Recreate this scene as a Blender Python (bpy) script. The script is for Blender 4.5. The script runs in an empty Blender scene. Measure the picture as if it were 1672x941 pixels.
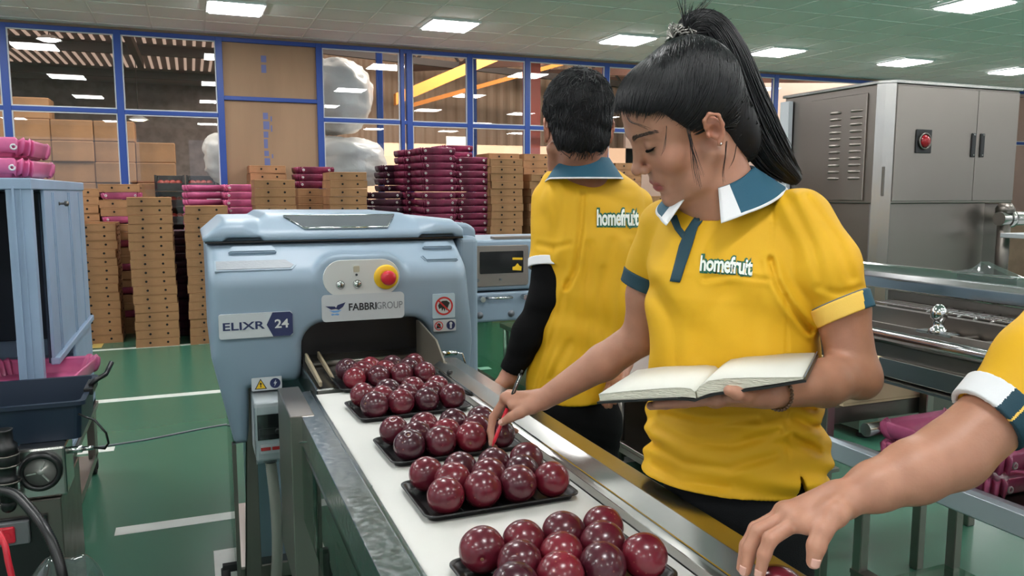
import bpy, bmesh, math, random
import numpy as np
from mathutils import Vector, Matrix, Quaternion, noise as mnoise
from mathutils.bvhtree import BVHTree
PI = math.pi
random.seed(7)
S = bpy.context.scene
COL = S.collection

# ------------------------------------------------------------------ camera
FPX, CXP, CYP = 1300.0, 836.0, 470.5
EYE = Vector((0, 0, 1.42))
PITCH = math.atan(156 / 1300.0)
YAW = math.atan(524 / math.hypot(1300, 156))
FWD = Vector((math.sin(YAW) * math.cos(PITCH), math.cos(YAW) * math.cos(PITCH), -math.sin(PITCH)))
RGT = Vector((math.cos(YAW), -math.sin(YAW), 0))
UPV = RGT.cross(FWD)
cam = bpy.data.cameras.new('camera')
cam.sensor_width = 36.0
cam.lens = 36.0 * FPX / 1672.0
cam.clip_end = 200
cam.clip_start = 0.05
camo = bpy.data.objects.new('camera', cam)
COL.objects.link(camo)
camo.matrix_world = Matrix.Translation(EYE) @ Matrix((RGT, UPV, -FWD)).transposed().to_4x4()
S.camera = camo


def at(px, py, depth):
    """world point seen at a pixel of the photograph, at a distance along the view axis"""
    return EYE + FWD * depth + RGT * ((px - CXP) * depth / FPX) - UPV * ((py - CYP) * depth / FPX)


# ------------------------------------------------------------------ objects
def tag(o, label=None, cat=None, group=None, kind=None):
    if label: o['label'] = label
    if cat: o['category'] = cat
    if group: o['group'] = group
    if kind: o['kind'] = kind
    return o


def thing(name, label, cat, loc=(0, 0, 0), rz=0.0, group=None, kind=None):
    o = bpy.data.objects.new(name, None)
    o.empty_display_size = 0.05
    COL.objects.link(o)
    o.location = loc
    o.rotation_euler = (0, 0, rz)
    return tag(o, label, cat, group, kind)


def mesh_obj(name, verts, faces, mats, parent=None, smooth=False, matidx=None, world=False):
    me = bpy.data.meshes.new(name)
    if world and parent is not None:
        pl = parent.location
        verts = [(v[0] - pl.x, v[1] - pl.y, v[2] - pl.z) for v in verts]
    me.from_pydata([tuple(v) for v in verts], [], faces)
    if not isinstance(mats, (list, tuple)): mats = [mats]
    for m in mats: me.materials.append(m)
    if matidx is not None:
        me.polygons.foreach_set('material_index', matidx)
    if smooth:
        me.polygons.foreach_set('use_smooth', [True] * len(me.polygons))
    me.update()
    o = bpy.data.objects.new(name, me)
    COL.objects.link(o)
    if parent is not None: o.parent = parent
    return o


def copy_thing(o, parent=None):
    c = o.copy()
    COL.objects.link(c)
    if parent is not None: c.parent = parent
    for ch in list(o.children): copy_thing(ch, c)
    return c


class MB:
    """collects shapes into ONE bmesh and links it as one object"""

    def __init__(s):
        s.bm = bmesh.new()
        s.mi = 0

    def _fin(s, geom_faces):
        for f in geom_faces: f.material_index = s.mi

    def mat(s, i):
        s.mi = i
        return s

    def box(s, lo, hi, bev=0.0, seg=2, M=None, taper=None):
        lo = Vector(lo); hi = Vector(hi)
        vs = []
        for z in (0, 1):
            for x, y in ((0, 0), (1, 0), (1, 1), (0, 1)):
                p = Vector((hi.x if x else lo.x, hi.y if y else lo.y, hi.z if z else lo.z))
                if taper and z == 1:
                    c = (lo + hi) / 2
                    p.x = c.x + (p.x - c.x) * taper[0]; p.y = c.y + (p.y - c.y) * taper[1]
                if M: p = M @ p
                vs.append(s.bm.verts.new(p))
        fs = [s.bm.faces.new([vs[i] for i in q]) for q in
              ((3, 2, 1, 0), (4, 5, 6, 7), (0, 1, 5, 4), (1, 2, 6, 5), (2, 3, 7, 6), (3, 0, 4, 7))]
        s._fin(fs)
        if bev > 0:
            es = list({e for f in fs for e in f.edges})
            r = bmesh.ops.bevel(s.bm, geom=es, offset=bev, segments=seg, profile=0.5, affect='EDGES', clamp_overlap=True)
            s._fin(r['faces'])
        return s

    def tube(s, pts, r, n=10, cap=True, closed=False):
        pts = [Vector(p) for p in pts]
        m = len(pts)
        rs = r if isinstance(r, (list, tuple)) else [r] * m
        rings = []
        ref = None
        for i, p in enumerate(pts):
            if closed: t = pts[(i + 1) % m] - pts[i - 1]
            elif i == 0: t = pts[1] - pts[0]
            elif i == m - 1: t = pts[-1] - pts[-2]
            else: t = (pts[i + 1] - pts[i]).normalized() + (pts[i] - pts[i - 1]).normalized()
            if t.length < 1e-9: t = Vector((0, 0, 1))
            t.normalize()
            if ref is None:
                ref = Vector((0, 0, 1)) if abs(t.z) < 0.9 else Vector((1, 0, 0))
            a = (ref - t * ref.dot(t))
            if a.length < 1e-6: a = t.orthogonal()
            a.normalize(); ref = a
            b = t.cross(a)
            rings.append([s.bm.verts.new(p + (a * math.cos(k * 2 * PI / n) + b * math.sin(k * 2 * PI / n)) * rs[i]) for k in range(n)])
        fs = []
        for i in range(m if closed else m - 1):
            A, B = rings[i], rings[(i + 1) % m]
            for k in range(n):
                fs.append(s.bm.faces.new((A[k], A[(k + 1) % n], B[(k + 1) % n], B[k])))
        for f in fs: f.smooth = True
        if cap and not closed:
            fs.append(s.bm.faces.new(rings[0][::-1])); fs.append(s.bm.faces.new(rings[-1]))
        s._fin(fs)
        return s

    def lathe(s, prof, c=(0, 0, 0), axis=(0, 0, 1), n=24, sharp=False, cap=True):
        """prof: list of (r, h) along axis from c"""
        ax = Vector(axis).normalized()
        a = ax.orthogonal().normalized(); b = ax.cross(a)
        c = Vector(c)
        rings = []
        for r, h in prof:
            if r < 1e-6: rings.append([s.bm.verts.new(c + ax * h)])
            else: rings.append([s.bm.verts.new(c + ax * h + (a * math.cos(k * 2 * PI / n) + b * math.sin(k * 2 * PI / n)) * r) for k in range(n)])
        fs = []
        for A, B in zip(rings, rings[1:]):
            for k in range(n):
                k2 = (k + 1) % n
                if len(A) == 1 and len(B) == 1: continue
                if len(A) == 1: f = s.bm.faces.new((A[0], B[k2], B[k]))
                elif len(B) == 1: f = s.bm.faces.new((A[k], A[k2], B[0]))
                else: f = s.bm.faces.new((A[k], A[k2], B[k2], B[k]))
                f.smooth = not sharp
                fs.append(f)
        if cap:
            if len(rings[0]) > 1: fs.append(s.bm.faces.new(rings[0][::-1]))
            if len(rings[-1]) > 1: fs.append(s.bm.faces.new(rings[-1]))
        s._fin(fs)
        return s

    def cyl(s, a, b, r, n=20, bev=0.0):
        a = Vector(a); b = Vector(b); L = (b - a).length
        if bev: prof = [(r - bev, 0), (r, bev), (r, L - bev), (r - bev, L)]
        else: prof = [(r, 0), (r, L)]
        return s.lathe(prof, a, b - a, n)

    def prism(s, poly, lo, hi, axis='Y', bev=0.0, seg=2):
        """extrude a 2D polygon (in the two other axes) between lo and hi along axis"""
        def P(u, v, w):
            return {'X': (w, u, v), 'Y': (u, w, v), 'Z': (u, v, w)}[axis]
        A = [s.bm.verts.new(P(u, v, lo)) for u, v in poly]
        B = [s.bm.verts.new(P(u, v, hi)) for u, v in poly]
        n = len(poly)
        fs = [s.bm.faces.new(A), s.bm.faces.new(B[::-1])]
        for i in range(n):
            fs.append(s.bm.faces.new((A[i], B[i], B[(i + 1) % n], A[(i + 1) % n])))
        bmesh.ops.recalc_face_normals(s.bm, faces=fs)
        s._fin(fs)
        if bev > 0:
            es = list({e for f in fs for e in f.edges})
            r = bmesh.ops.bevel(s.bm, geom=es, offset=bev, segments=seg, profile=0.5, affect='EDGES', clamp_overlap=True)
            s._fin(r['faces'])
        return s

    def sphere(s, c, r, u=16, v=10, M=None):
        """r may be a 3-vector"""
        rr = Vector(r) if isinstance(r, (list, tuple, Vector)) else Vector((r, r, r))
        c = Vector(c)
        rings = []
        for j in range(v + 1):
            t = PI * j / v
            if j in (0, v): pts = [Vector((0, 0, math.cos(t)))]
            else: pts = [Vector((math.sin(t) * math.cos(2 * PI * k / u), math.sin(t) * math.sin(2 * PI * k / u), math.cos(t))) for k in range(u)]
            ring = []
            for p in pts:
                q = Vector((p.x * rr.x, p.y * rr.y, p.z * rr.z))
                if M: q = M @ q
                ring.append(s.bm.verts.new(c + q))
            rings.append(ring)
        fs = []
        for A, B in zip(rings, rings[1:]):
            for k in range(u):
                k2 = (k + 1) % u
                if len(A) == 1: f = s.bm.faces.new((A[0], B[k], B[k2]))
                elif len(B) == 1: f = s.bm.faces.new((A[k], B[0], A[k2]))
                else: f = s.bm.faces.new((A[k], B[k], B[k2], A[k2]))
                f.smooth = True
                fs.append(f)
        s._fin(fs)
        return s

    def quad(s, pts):
        f = s.bm.faces.new([s.bm.verts.new(p) for p in pts])
        s._fin([f])
        return s

    def loft(s, sections, closed_ring=True, cap=True, smooth=True):
        rings = [[s.bm.verts.new(p) for p in sec] for sec in sections]
        n = len(rings[0]); fs = []
        for A, B in zip(rings, rings[1:]):
            for k in range(n if closed_ring else n - 1):
                f = s.bm.faces.new((A[k], A[(k + 1) % n], B[(k + 1) % n], B[k]))
                f.smooth = smooth
                fs.append(f)
        if cap and closed_ring:
            fs.append(s.bm.faces.new(rings[0][::-1])); fs.append(s.bm.faces.new(rings[-1]))
        s._fin(fs)
        return s

    def build(s, name, mats, parent=None, world=False, recalc=True):
        if recalc: bmesh.ops.recalc_face_normals(s.bm, faces=s.bm.faces)
        if world and parent is not None:
            bmesh.ops.translate(s.bm, verts=s.bm.verts, vec=-Vector(parent.location))
        me = bpy.data.meshes.new(name)
        s.bm.to_mesh(me); s.bm.free()
        if not isinstance(mats, (list, tuple)): mats = [mats]
        for m in mats: me.materials.append(m)
        o = bpy.data.objects.new(name, me)
        COL.objects.link(o)
        if parent is not None: o.parent = parent
        return o


def rrect(w, h, r, n=5, cx=0, cy=0):
    """rounded rectangle outline"""
    out = []
    for (sx, sy, a0) in ((1, -1, -90), (1, 1, 0), (-1, 1, 90), (-1, -1, 180)):
        for k in range(n + 1):
            a = math.radians(a0 + 90 * k / n)
            out.append((cx + sx * (w / 2 - r) + r * math.cos(a), cy + sy * (h / 2 - r) + r * math.sin(a)))
    return out


# ------------------------------------------------------------------ materials
def srgb(r, g, b):
    f = lambda c: (c / 255 / 12.92) if c / 255 <= 0.04045 else ((c / 255 + 0.055) / 1.055) ** 2.4
    return (f(r), f(g), f(b), 1.0)


def setin(n, key, val):
    if key in n.inputs: n.inputs[key].default_value = val


def pmat(name, col, rough=0.5, metal=0.0, bump=0.0, bscale=40.0, var=0.0, vscale=6.0, spec=None, coat=0.0,
         stretch=None, sss=0.0, bdetail=4.0, rvar=0.0, emis=None, estr=0.0, col2=None, ramp=(0.35, 0.65)):
    m = bpy.data.materials.new(name)
    m.use_nodes = True
    nt = m.node_tree; N = nt.nodes; L = nt.links
    b = N['Principled BSDF']
    c = srgb(*col)
    b.inputs['Base Color'].default_value = c
    b.inputs['Roughness'].default_value = rough
    b.inputs['Metallic'].default_value = metal
    if spec is not None: setin(b, 'Specular IOR Level', spec)
    if coat: setin(b, 'Coat Weight', coat); setin(b, 'Coat Roughness', 0.08)
    if sss:
        setin(b, 'Subsurface Weight', sss); setin(b, 'Subsurface Radius', (0.012, 0.005, 0.003)); setin(b, 'Subsurface Scale', 1.0)
    if emis: setin(b, 'Emission Color', srgb(*emis)); setin(b, 'Emission Strength', estr)
    tc = N.new('ShaderNodeTexCoord')
    mp = N.new('ShaderNodeMapping')
    L.new(tc.outputs['Object'], mp.inputs['Vector'])
    if stretch: mp.inputs['Scale'].default_value = stretch
    if var > 0 or col2:
        t = N.new('ShaderNodeTexNoise')
        t.inputs['Scale'].default_value = vscale; t.inputs['Detail'].default_value = 5
        L.new(mp.outputs['Vector'], t.inputs['Vector'])
        r = N.new('ShaderNodeValToRGB')
        r.color_ramp.elements[0].position = ramp[0]; r.color_ramp.elements[1].position = ramp[1]
        if col2:
            r.color_ramp.elements[0].color = c; r.color_ramp.elements[1].color = srgb(*col2)
        else:
            r.color_ramp.elements[0].color = tuple(x * (1 - var) for x in c[:3]) + (1,)
            r.color_ramp.elements[1].color = tuple(min(1, x * (1 + var)) for x in c[:3]) + (1,)
        L.new(t.outputs['Fac'], r.inputs['Fac']); L.new(r.outputs['Color'], b.inputs['Base Color'])
    if rvar > 0:
        t = N.new('ShaderNodeTexNoise'); t.inputs['Scale'].default_value = vscale * 1.7; t.inputs['Detail'].default_value = 6
        L.new(mp.outputs['Vector'], t.inputs['Vector'])
        mr = N.new('ShaderNodeMapRange')
        mr.inputs['From Min'].default_value = 0.3; mr.inputs['From Max'].default_value = 0.7
        mr.inputs['To Min'].default_value = max(0.02, rough - rvar); mr.inputs['To Max'].default_value = rough + rvar
        L.new(t.outputs['Fac'], mr.inputs['Value']); L.new(mr.outputs['Result'], b.inputs['Roughness'])
    if bump > 0:
        t = N.new('ShaderNodeTexNoise'); t.inputs['Scale'].default_value = bscale; t.inputs['Detail'].default_value = bdetail
        L.new(mp.outputs['Vector'], t.inputs['Vector'])
        bp = N.new('ShaderNodeBump'); bp.inputs['Strength'].default_value = bump; bp.inputs['Distance'].default_value = 0.01
        L.new(t.outputs['Fac'], bp.inputs['Height']); L.new(bp.outputs['Normal'], b.inputs['Normal'])
    return m


def emat(name, col, strength):
    m = bpy.data.materials.new(name); m.use_nodes = True
    nt = m.node_tree; nt.nodes.clear()
    e = nt.nodes.new('ShaderNodeEmission'); o = nt.nodes.new('ShaderNodeOutputMaterial')
    e.inputs['Color'].default_value = srgb(*col); e.inputs['Strength'].default_value = strength
    nt.links.new(e.outputs[0], o.inputs['Surface'])
    return m


def glassmat(name, tint=(255, 255, 255), rough=0.0, ior=1.45, haze=0.0, hazecol=(200, 205, 205), boost=0.0, bump=0.0, bscale=8.0):
    """clear sheet: transparent body with a fresnel mirror coat, optional milky haze"""
    m = bpy.data.materials.new(name); m.use_nodes = True
    nt = m.node_tree; N = nt.nodes; L = nt.links; N.clear()
    out = N.new('ShaderNodeOutputMaterial')
    tr = N.new('ShaderNodeBsdfTransparent'); tr.inputs['Color'].default_value = srgb(*tint)
    gl = N.new('ShaderNodeBsdfGlossy'); gl.inputs['Roughness'].default_value = rough
    fr = N.new('ShaderNodeFresnel')
    # a thin sheet mirrors the same from both of its faces
    gm = N.new('ShaderNodeNewGeometry'); mr = N.new('ShaderNodeMapRange')
    mr.inputs['To Min'].default_value = ior; mr.inputs['To Max'].default_value = 1.0 / ior
    L.new(gm.outputs['Backfacing'], mr.inputs['Value']); L.new(mr.outputs['Result'], fr.inputs['IOR'])
    mx = N.new('ShaderNodeMixShader')
    body = tr.outputs[0]
    if haze > 0:
        df = N.new('ShaderNodeBsdfDiffuse'); df.inputs['Color'].default_value = srgb(*hazecol)
        m0 = N.new('ShaderNodeMixShader'); m0.inputs['Fac'].default_value = haze
        L.new(tr.outputs[0], m0.inputs[1]); L.new(df.outputs[0], m0.inputs[2]); body = m0.outputs[0]
    fac = fr.outputs[0]
    if boost:
        ad = N.new('ShaderNodeMath'); ad.operation = 'ADD'; ad.use_clamp = True; ad.inputs[1].default_value = boost
        L.new(fr.outputs[0], ad.inputs[0]); fac = ad.outputs[0]
    if bump > 0:
        tc = N.new('ShaderNodeTexCoord')
        t = N.new('ShaderNodeTexNoise'); t.inputs['Scale'].default_value = bscale; t.inputs['Detail'].default_value = 3
        L.new(tc.outputs['Object'], t.inputs['Vector'])
        bp = N.new('ShaderNodeBump'); bp.inputs['Strength'].default_value = bump; bp.inputs['Distance'].default_value = 0.02
        L.new(t.outputs['Fac'], bp.inputs['Height']); L.new(bp.outputs['Normal'], gl.inputs['Normal']); L.new(bp.outputs['Normal'], fr.inputs['Normal'])
    L.new(fac, mx.inputs['Fac']); L.new(body, mx.inputs[1]); L.new(gl.outputs[0], mx.inputs[2])
    L.new(mx.outputs[0], out.inputs['Surface'])
    return m


M = dict(
    blue=pmat('blue_frame_paint', (26, 66, 146), 0.45),
    kraft=pmat('kraft_board', (158, 115, 78), 0.75, var=0.18, vscale=5, bump=0.08, bscale=60),
    kraft2=pmat('pale_kraft_board', (196, 146, 98), 0.75, var=0.15, vscale=5, bump=0.08, bscale=60),
    hole=pmat('black_hole', (14, 11, 10), 0.9),
    carton=pmat('brown_carton', (150, 110, 74), 0.7, var=0.25, vscale=3, bump=0.1, bscale=30),
    sheet=pmat('cardboard_sheet', (150, 122, 96), 0.8, var=0.12, vscale=2.5, bump=0.05, bscale=120, stretch=(1, 1, 0.2)),
    maroon=pmat('maroon_plastic', (128, 44, 74), 0.33, var=0.35, vscale=9, spec=0.6, bump=0.35, bscale=26),
    darkmaroon=pmat('dark_maroon_plastic', (74, 32, 50), 0.35, var=0.3, vscale=9, bump=0.35, bscale=26),
    pink=pmat('pink_plastic', (204, 98, 142), 0.34, var=0.18, vscale=8, spec=0.6, bump=0.25, bscale=22),
    steel=pmat('brushed_steel', (150, 142, 136), 0.34, 1.0, bump=0.006, bscale=3, bdetail=1, var=0.05, vscale=1.2, rvar=0.05),
    steelx=pmat('brushed_steel_long', (184, 182, 178), 0.24, 1.0, bump=0.006, bscale=4, bdetail=1, rvar=0.02, vscale=5),
    scuffed=pmat('scuffed_steel', (186, 188, 190), 0.2, 1.0, bump=0.004, bscale=30, rvar=0.07, vscale=40),
    darksteel=pmat('dark_steel', (122, 116, 110), 0.38, 1.0, rvar=0.06),
    chrome=pmat('chrome', (205, 205, 205), 0.12, 1.0),
    black=pmat('black_plastic', (18, 18, 19), 0.35),
    blackmatte=pmat('black_rubber', (20, 20, 21), 0.7),
    white=pmat('white_plastic', (205, 206, 204), 0.45),
    belt=pmat('white_belt', (206, 205, 200), 0.5, var=0.03, vscale=4, spec=0.35),
    machine=pmat('blue_machine_paint', (134, 152, 168), 0.42, var=0.02, vscale=3),
    cabinet=pmat('blue_cabinet_paint', (138, 158, 182), 0.45, var=0.05, vscale=6),
    navy=pmat('navy_plastic', (22, 36, 54), 0.45),
    screen=pmat('dark_screen', (24, 26, 28), 0.12),
    label=pmat('label_film', (190, 194, 197), 0.4),
    labelnavy=pmat('navy_print', (32, 42, 84), 0.4),
    ink=pmat('black_print', (30, 32, 36), 0.5),
    greyink=pmat('grey_print', (110, 114, 120), 0.5),
    red=pmat('red_plastic', (196, 34, 52), 0.3),
    redprint=pmat('red_print', (190, 40, 40), 0.5),
    yellow=pmat('yellow_print', (232, 186, 30), 0.4),
    blueprint=pmat('blue_print', (46, 78, 150), 0.5),
    lightblueprint=pmat('light_blue_print', (110, 160, 214), 0.5),
    whiteline=pmat('white_floor_paint', (214, 216, 210), 0.35, var=0.06, vscale=8),
    yellowline=pmat('yellow_floor_paint', (196, 170, 96), 0.4, var=0.1, vscale=8),
    cream=pmat('cream_board', (204, 184, 148), 0.7, var=0.08, vscale=5, bump=0.06, bscale=50),
    glass=glassmat('clear_glass', (250, 252, 252), ior=1.5),
    acrylic=glassmat('greenish_acrylic', (196, 226, 214), ior=1.5),
    plasticfilm=glassmat('clear_film', (238, 242, 242), 0.05, ior=1.5, haze=0.05, boost=0.02, bump=0.3, bscale=9),
    paper=pmat('paper', (232, 230, 222), 0.8),
)
# ------------------------------------------------------------------ implicit surfaces (numpy) -> one continuous mesh
def A3(v): return np.asarray(tuple(v), dtype=np.float64)


def smin(a, b, k):
    if k <= 0: return np.minimum(a, b)
    h = np.clip(0.5 + 0.5 * (b - a) / k, 0, 1)
    return b + (a - b) * h - k * h * (1 - h)


def smax(a, b, k): return -smin(-a, -b, k)


def d_cone(P, a, b, ra, rb):
    """capsule with two radii"""
    a = A3(a); b = A3(b); ba = b - a; L2 = max(1e-12, ba @ ba)
    t = np.clip(((P - a) @ ba) / L2, 0, 1)
    q = P - a - t[:, None] * ba
    return np.sqrt(np.einsum('ij,ij->i', q, q)) - (ra + (rb - ra) * t)


def d_ell(P, c, r, R=None):
    q = P - A3(c)
    if R is not None: q = q @ R
    r = A3(r)
    k0 = np.sqrt(np.sum((q / r) ** 2, axis=1)); k1 = np.sqrt(np.sum((q / (r * r)) ** 2, axis=1))
    return np.where(k1 > 1e-9, k0 * (k0 - 1) / np.maximum(k1, 1e-9), -r.min())


def d_box(P, c, h, r=0.0, R=None):
    q = P - A3(c)
    if R is not None: q = q @ R
    q = np.abs(q) - (A3(h) - r)
    return np.sqrt(np.sum(np.maximum(q, 0) ** 2, axis=1)) + np.minimum(q.max(axis=1), 0) - r


def d_poly(x, y, pts):
    """signed distance to a 2D polygon"""
    pts = np.asarray(pts, float); n = len(pts)
    d = np.full(x.shape, 1e9); s = np.ones(x.shape)
    for i in range(n):
        a = pts[i]; b = pts[i - 1]
        ex, ey = b - a
        wx = x - a[0]; wy = y - a[1]
        t = np.clip((wx * ex + wy * ey) / (ex * ex + ey * ey), 0, 1)
        bx = wx - ex * t; by = wy - ey * t
        d = np.minimum(d, bx * bx + by * by)
        c1 = y >= a[1]; c2 = y < b[1]; c3 = ex * wy > ey * wx
        flip = (c1 & c2 & c3) | (~c1 & ~c2 & ~c3)
        s = np.where(flip, -s, s)
    return s * np.sqrt(d)


def d_plane(P, p, n):
    n = A3(n); n = n / np.linalg.norm(n)
    return (P - A3(p)) @ n


def mesh_sdf(f, lo, hi, h, B=22, slack=1.35):
    """naive surface nets over sparse blocks; f maps (n,3) points to distances"""
    lo = A3(lo); hi = A3(hi)
    n = np.ceil((hi - lo) / h).astype(int) + 2
    nb = np.ceil(n / B).astype(int)
    bi = np.stack(np.meshgrid(*[np.arange(k) for k in nb], indexing='ij'), -1).reshape(-1, 3)
    cen = lo + (bi * B + B / 2.0) * h
    keep = np.abs(f(cen)) < slack * B * h * 0.87 + 0.01
    bi = bi[keep]
    loc = np.stack(np.meshgrid(*[np.arange(-1, B + 1)] * 3, indexing='ij'), -1).reshape(-1, 3)
    m = B + 2
    keys = []; vpos = []; quads = []
    big = int(1e6)
    NY, NZ = int(n[1] + 3 * B), int(n[2] + 3 * B)
    for b in bi:
        g = loc + b * B
        P = lo + g * h
        d = f(P).reshape(m, m, m)
        ins = d < 0
        if ins.all() or not ins.any(): continue
        # cells
        c = m - 1
        cnt = np.zeros((c, c, c), int); acc = np.zeros((c, c, c, 3))
        nin = np.zeros((c, c, c), int)
        for dx in (0, 1):
            for dy in (0, 1):
                for dz in (0, 1): nin += ins[dx:dx + c, dy:dy + c, dz:dz + c]
        for ax in range(3):
            o1, o2 = [q for q in range(3) if q != ax]
            for u in (0, 1):
                for v in (0, 1):
                    s0 = [0, 0, 0]; s0[o1] = u; s0[o2] = v
                    s1 = list(s0); s1[ax] = 1
                    da = d[s0[0]:s0[0] + c, s0[1]:s0[1] + c, s0[2]:s0[2] + c]
                    db = d[s1[0]:s1[0] + c, s1[1]:s1[1] + c, s1[2]:s1[2] + c]
                    x = (da < 0) != (db < 0)
                    t = np.where(x, da / np.where(x, da - db, 1), 0)
                    cnt += x
                    acc[..., ax] += np.where(x, t, 0)
                    acc[..., o1] += np.where(x, u, 0); acc[..., o2] += np.where(x, v, 0)
        act = cnt > 0
        ii = np.argwhere(act)
        if len(ii) == 0: continue
        gi = ii - 1 + b * B
        pos = lo + (gi + acc[act] / cnt[act][:, None]) * h
        keys.append(((gi[:, 0] + 1) * NY + gi[:, 1] + 1) * NZ + gi[:, 2] + 1); vpos.append(pos)
        for ax in range(3):
            o1, o2 = [(1, 2), (2, 0), (0, 1)][ax]
            sl = [slice(1, m - 1)] * 3
            a = ins[1:m - 1, 1:m - 1, 1:m - 1]
            s2 = list(sl); s2[ax] = slice(2, m)
            bb = ins[tuple(s2)]
            e = np.argwhere(a != bb)
            if len(e) == 0: continue
            flip = ~a[tuple(e.T)]
            g0 = e + b * B  # global point index
            def key(off):
                q = g0 + off
                return ((q[:, 0] + 1) * NY + q[:, 1] + 1) * NZ + q[:, 2] + 1
            z = np.zeros(3, int); e1 = z.copy(); e1[o1] = -1; e2 = z.copy(); e2[o2] = -1
            q = np.stack([key(z), key(e1), key(e1 + e2), key(e2)], 1)
            q[flip] = q[flip][:, ::-1]
            quads.append(q)
    if not keys: return np.zeros((0, 3)), np.zeros((0, 4), int)
    keys = np.concatenate(keys); vpos = np.concatenate(vpos); quads = np.concatenate(quads)
    uk, idx = np.unique(keys, return_index=True)
    V = vpos[idx]
    ok = np.isin(quads, uk).all(axis=1)
    F = np.searchsorted(uk, quads[ok])
    return V, F


def np_mesh(name, V, F, mats, parent=None, smooth=True, world=True, colors=None, matidx=None):
    me = bpy.data.meshes.new(name)
    V = np.asarray(V, np.float32)
    if world and parent is not None:
        V = V - np.asarray(tuple(parent.location), np.float32)
    F = np.asarray(F, np.int32)
    k = F.shape[1]
    me.vertices.add(len(V)); me.vertices.foreach_set('co', V.ravel())
    me.loops.add(F.size); me.loops.foreach_set('vertex_index', F.ravel())
    me.polygons.add(len(F))
    me.polygons.foreach_set('loop_start', np.arange(0, F.size, k, dtype=np.int32))
    me.polygons.foreach_set('loop_total', np.full(len(F), k, np.int32))
    if smooth: me.polygons.foreach_set('use_smooth', np.ones(len(F), bool))
    if not isinstance(mats, (list, tuple)): mats = [mats]
    for m in mats: me.materials.append(m)
    if matidx is not None: me.polygons.foreach_set('material_index', np.asarray(matidx, np.int32))
    me.update(calc_edges=True)
    me.validate()
    if colors is not None:
        for nm, c in colors.items():
            at_ = me.color_attributes.new(nm, 'FLOAT_COLOR', 'POINT')
            at_.data.foreach_set('color', np.asarray(c, np.float32).ravel())
    o = bpy.data.objects.new(name, me)
    COL.objects.link(o)
    if parent is not None: o.parent = parent
    return o


class Field:
    """union of primitives in groups; each group has its own inner blend; primitives far from a block are skipped"""

    def __init__(s): s.items = []

    def cone(s, a, b, ra, rb, k=0.01, g=None):
        a = A3(a); b = A3(b)
        s.items.append((lambda P: d_cone(P, a, b, ra, rb), (a + b) / 2, np.linalg.norm(b - a) / 2 + max(ra, rb), k, g)); return s

    def chain(s, pts, rs, k=0.008, g=None):
        for i in range(len(pts) - 1): s.cone(pts[i], pts[i + 1], rs[i], rs[i + 1], k, g)
        return s

    def ell(s, c, r, R=None, k=0.01, g=None):
        c = A3(c)
        s.items.append((lambda P: d_ell(P, c, r, R), c, max(r), k, g)); return s

    def sub_ell(s, c, r, R=None, k=0.005):
        c = A3(c)
        s.items.append((lambda P: d_ell(P, c, r, R), c, max(r), k, '-')); return s

    def sub_cone(s, a, b, ra, rb, k=0.005):
        a = A3(a); b = A3(b)
        s.items.append((lambda P: d_cone(P, a, b, ra, rb), (a + b) / 2, np.linalg.norm(b - a) / 2 + max(ra, rb), k, '-')); return s

    def __call__(s, P, reach=0.05):
        c = P.mean(axis=0); R = np.sqrt(((P - c) ** 2).sum(1).max())
        main = np.full(len(P), 1e3)
        groups = {}
        far = np.full(len(P), 1e3)
        for fn, cc, rr, k, g in s.items:
            lb = np.linalg.norm(cc - c) - R - rr
            if len(P) < 8000 or lb < reach:
                if len(P) >= 8000 or g != '-' or True:
                    d = fn(P)
                if g == '-':
                    main = smax(main, -d, k)
                elif g is None: main = smin(main, d, k)
                else: groups.setdefault(g, []).append((d, k))
            elif g != '-': far = np.minimum(far, lb + 0.01)
        # every group is blended against the main body on its own, so neighbouring groups never fuse
        out = main
        for g, ds in groups.items():
            m = main
            for d, k in ds: m = smin(m, d, k)
            out = np.minimum(out, m)
        return np.minimum(out, far)
# ------------------------------------------------------------------ room shell
WY = 9.3; CZ = 3.1
XL, XR, YB = -5.5, 13.5, -4.5


def floor_mat():
    m = pmat('green_epoxy', (60, 106, 87), 0.25, var=0.04, vscale=0.5)
    return m


M['floor'] = floor_mat()
M['ceil'] = pmat('ceiling_tile', (250, 249, 247), 0.7, bump=0.08, bscale=160, var=0.02, vscale=2)
M['tbar'] = pmat('ceiling_tee', (236, 235, 232), 0.5)
M['wallpaint'] = pmat('wall_panel_paint', (214, 212, 208), 0.5, var=0.03)
M['concrete'] = pmat('grey_concrete', (120, 116, 110), 0.5, var=0.15, vscale=2)


def struct(name, o): return tag(o, kind='structure')


o = MB().box((XL, YB, -0.1), (XR, WY, 0.0)).build('floor', M['floor']); tag(o, kind='structure')
# painted lines: thin films of paint on the floor
lines = [((-0.9, 7.94), (0.62, 8.01), 'w'), ((-0.72, 5.93), (2.2, 6.02), 'w'), ((-0.36, 3.555), (2.9, 3.64), 'w'),
         ((-2.2, 3.2), (-1.4, 3.28), 'w')]
k = 1
for (a, b, c) in lines:
    o = MB().box((a[0], a[1], 0.0), (b[0], b[1], 0.0015)).build('floor_marking_%d' % k, M['whiteline']); tag(o, kind='structure'); k += 1
mb = MB(); mb.box((-0.92, 8.1, 0), (-0.83, 9.2, 0.0016))
tag(mb.build('floor_marking_%d' % k, M['yellowline']), kind='structure'); k += 1
mb = MB(); mb.box((-0.74, 4.78, 0), (-0.46, 4.86, 0.0015)); tag(mb.build('floor_marking_%d' % k, M['whiteline']), kind='structure'); k += 1
mb = MB(); mb.box((0.02, 2.98, 0), (0.11, 3.2, 0.0015)); mb.box((0.02, 3.2, 0), (0.25, 3.25, 0.0015)); tag(mb.build('floor_marking_%d' % k, M['whiteline']), kind='structure'); k += 1

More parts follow.
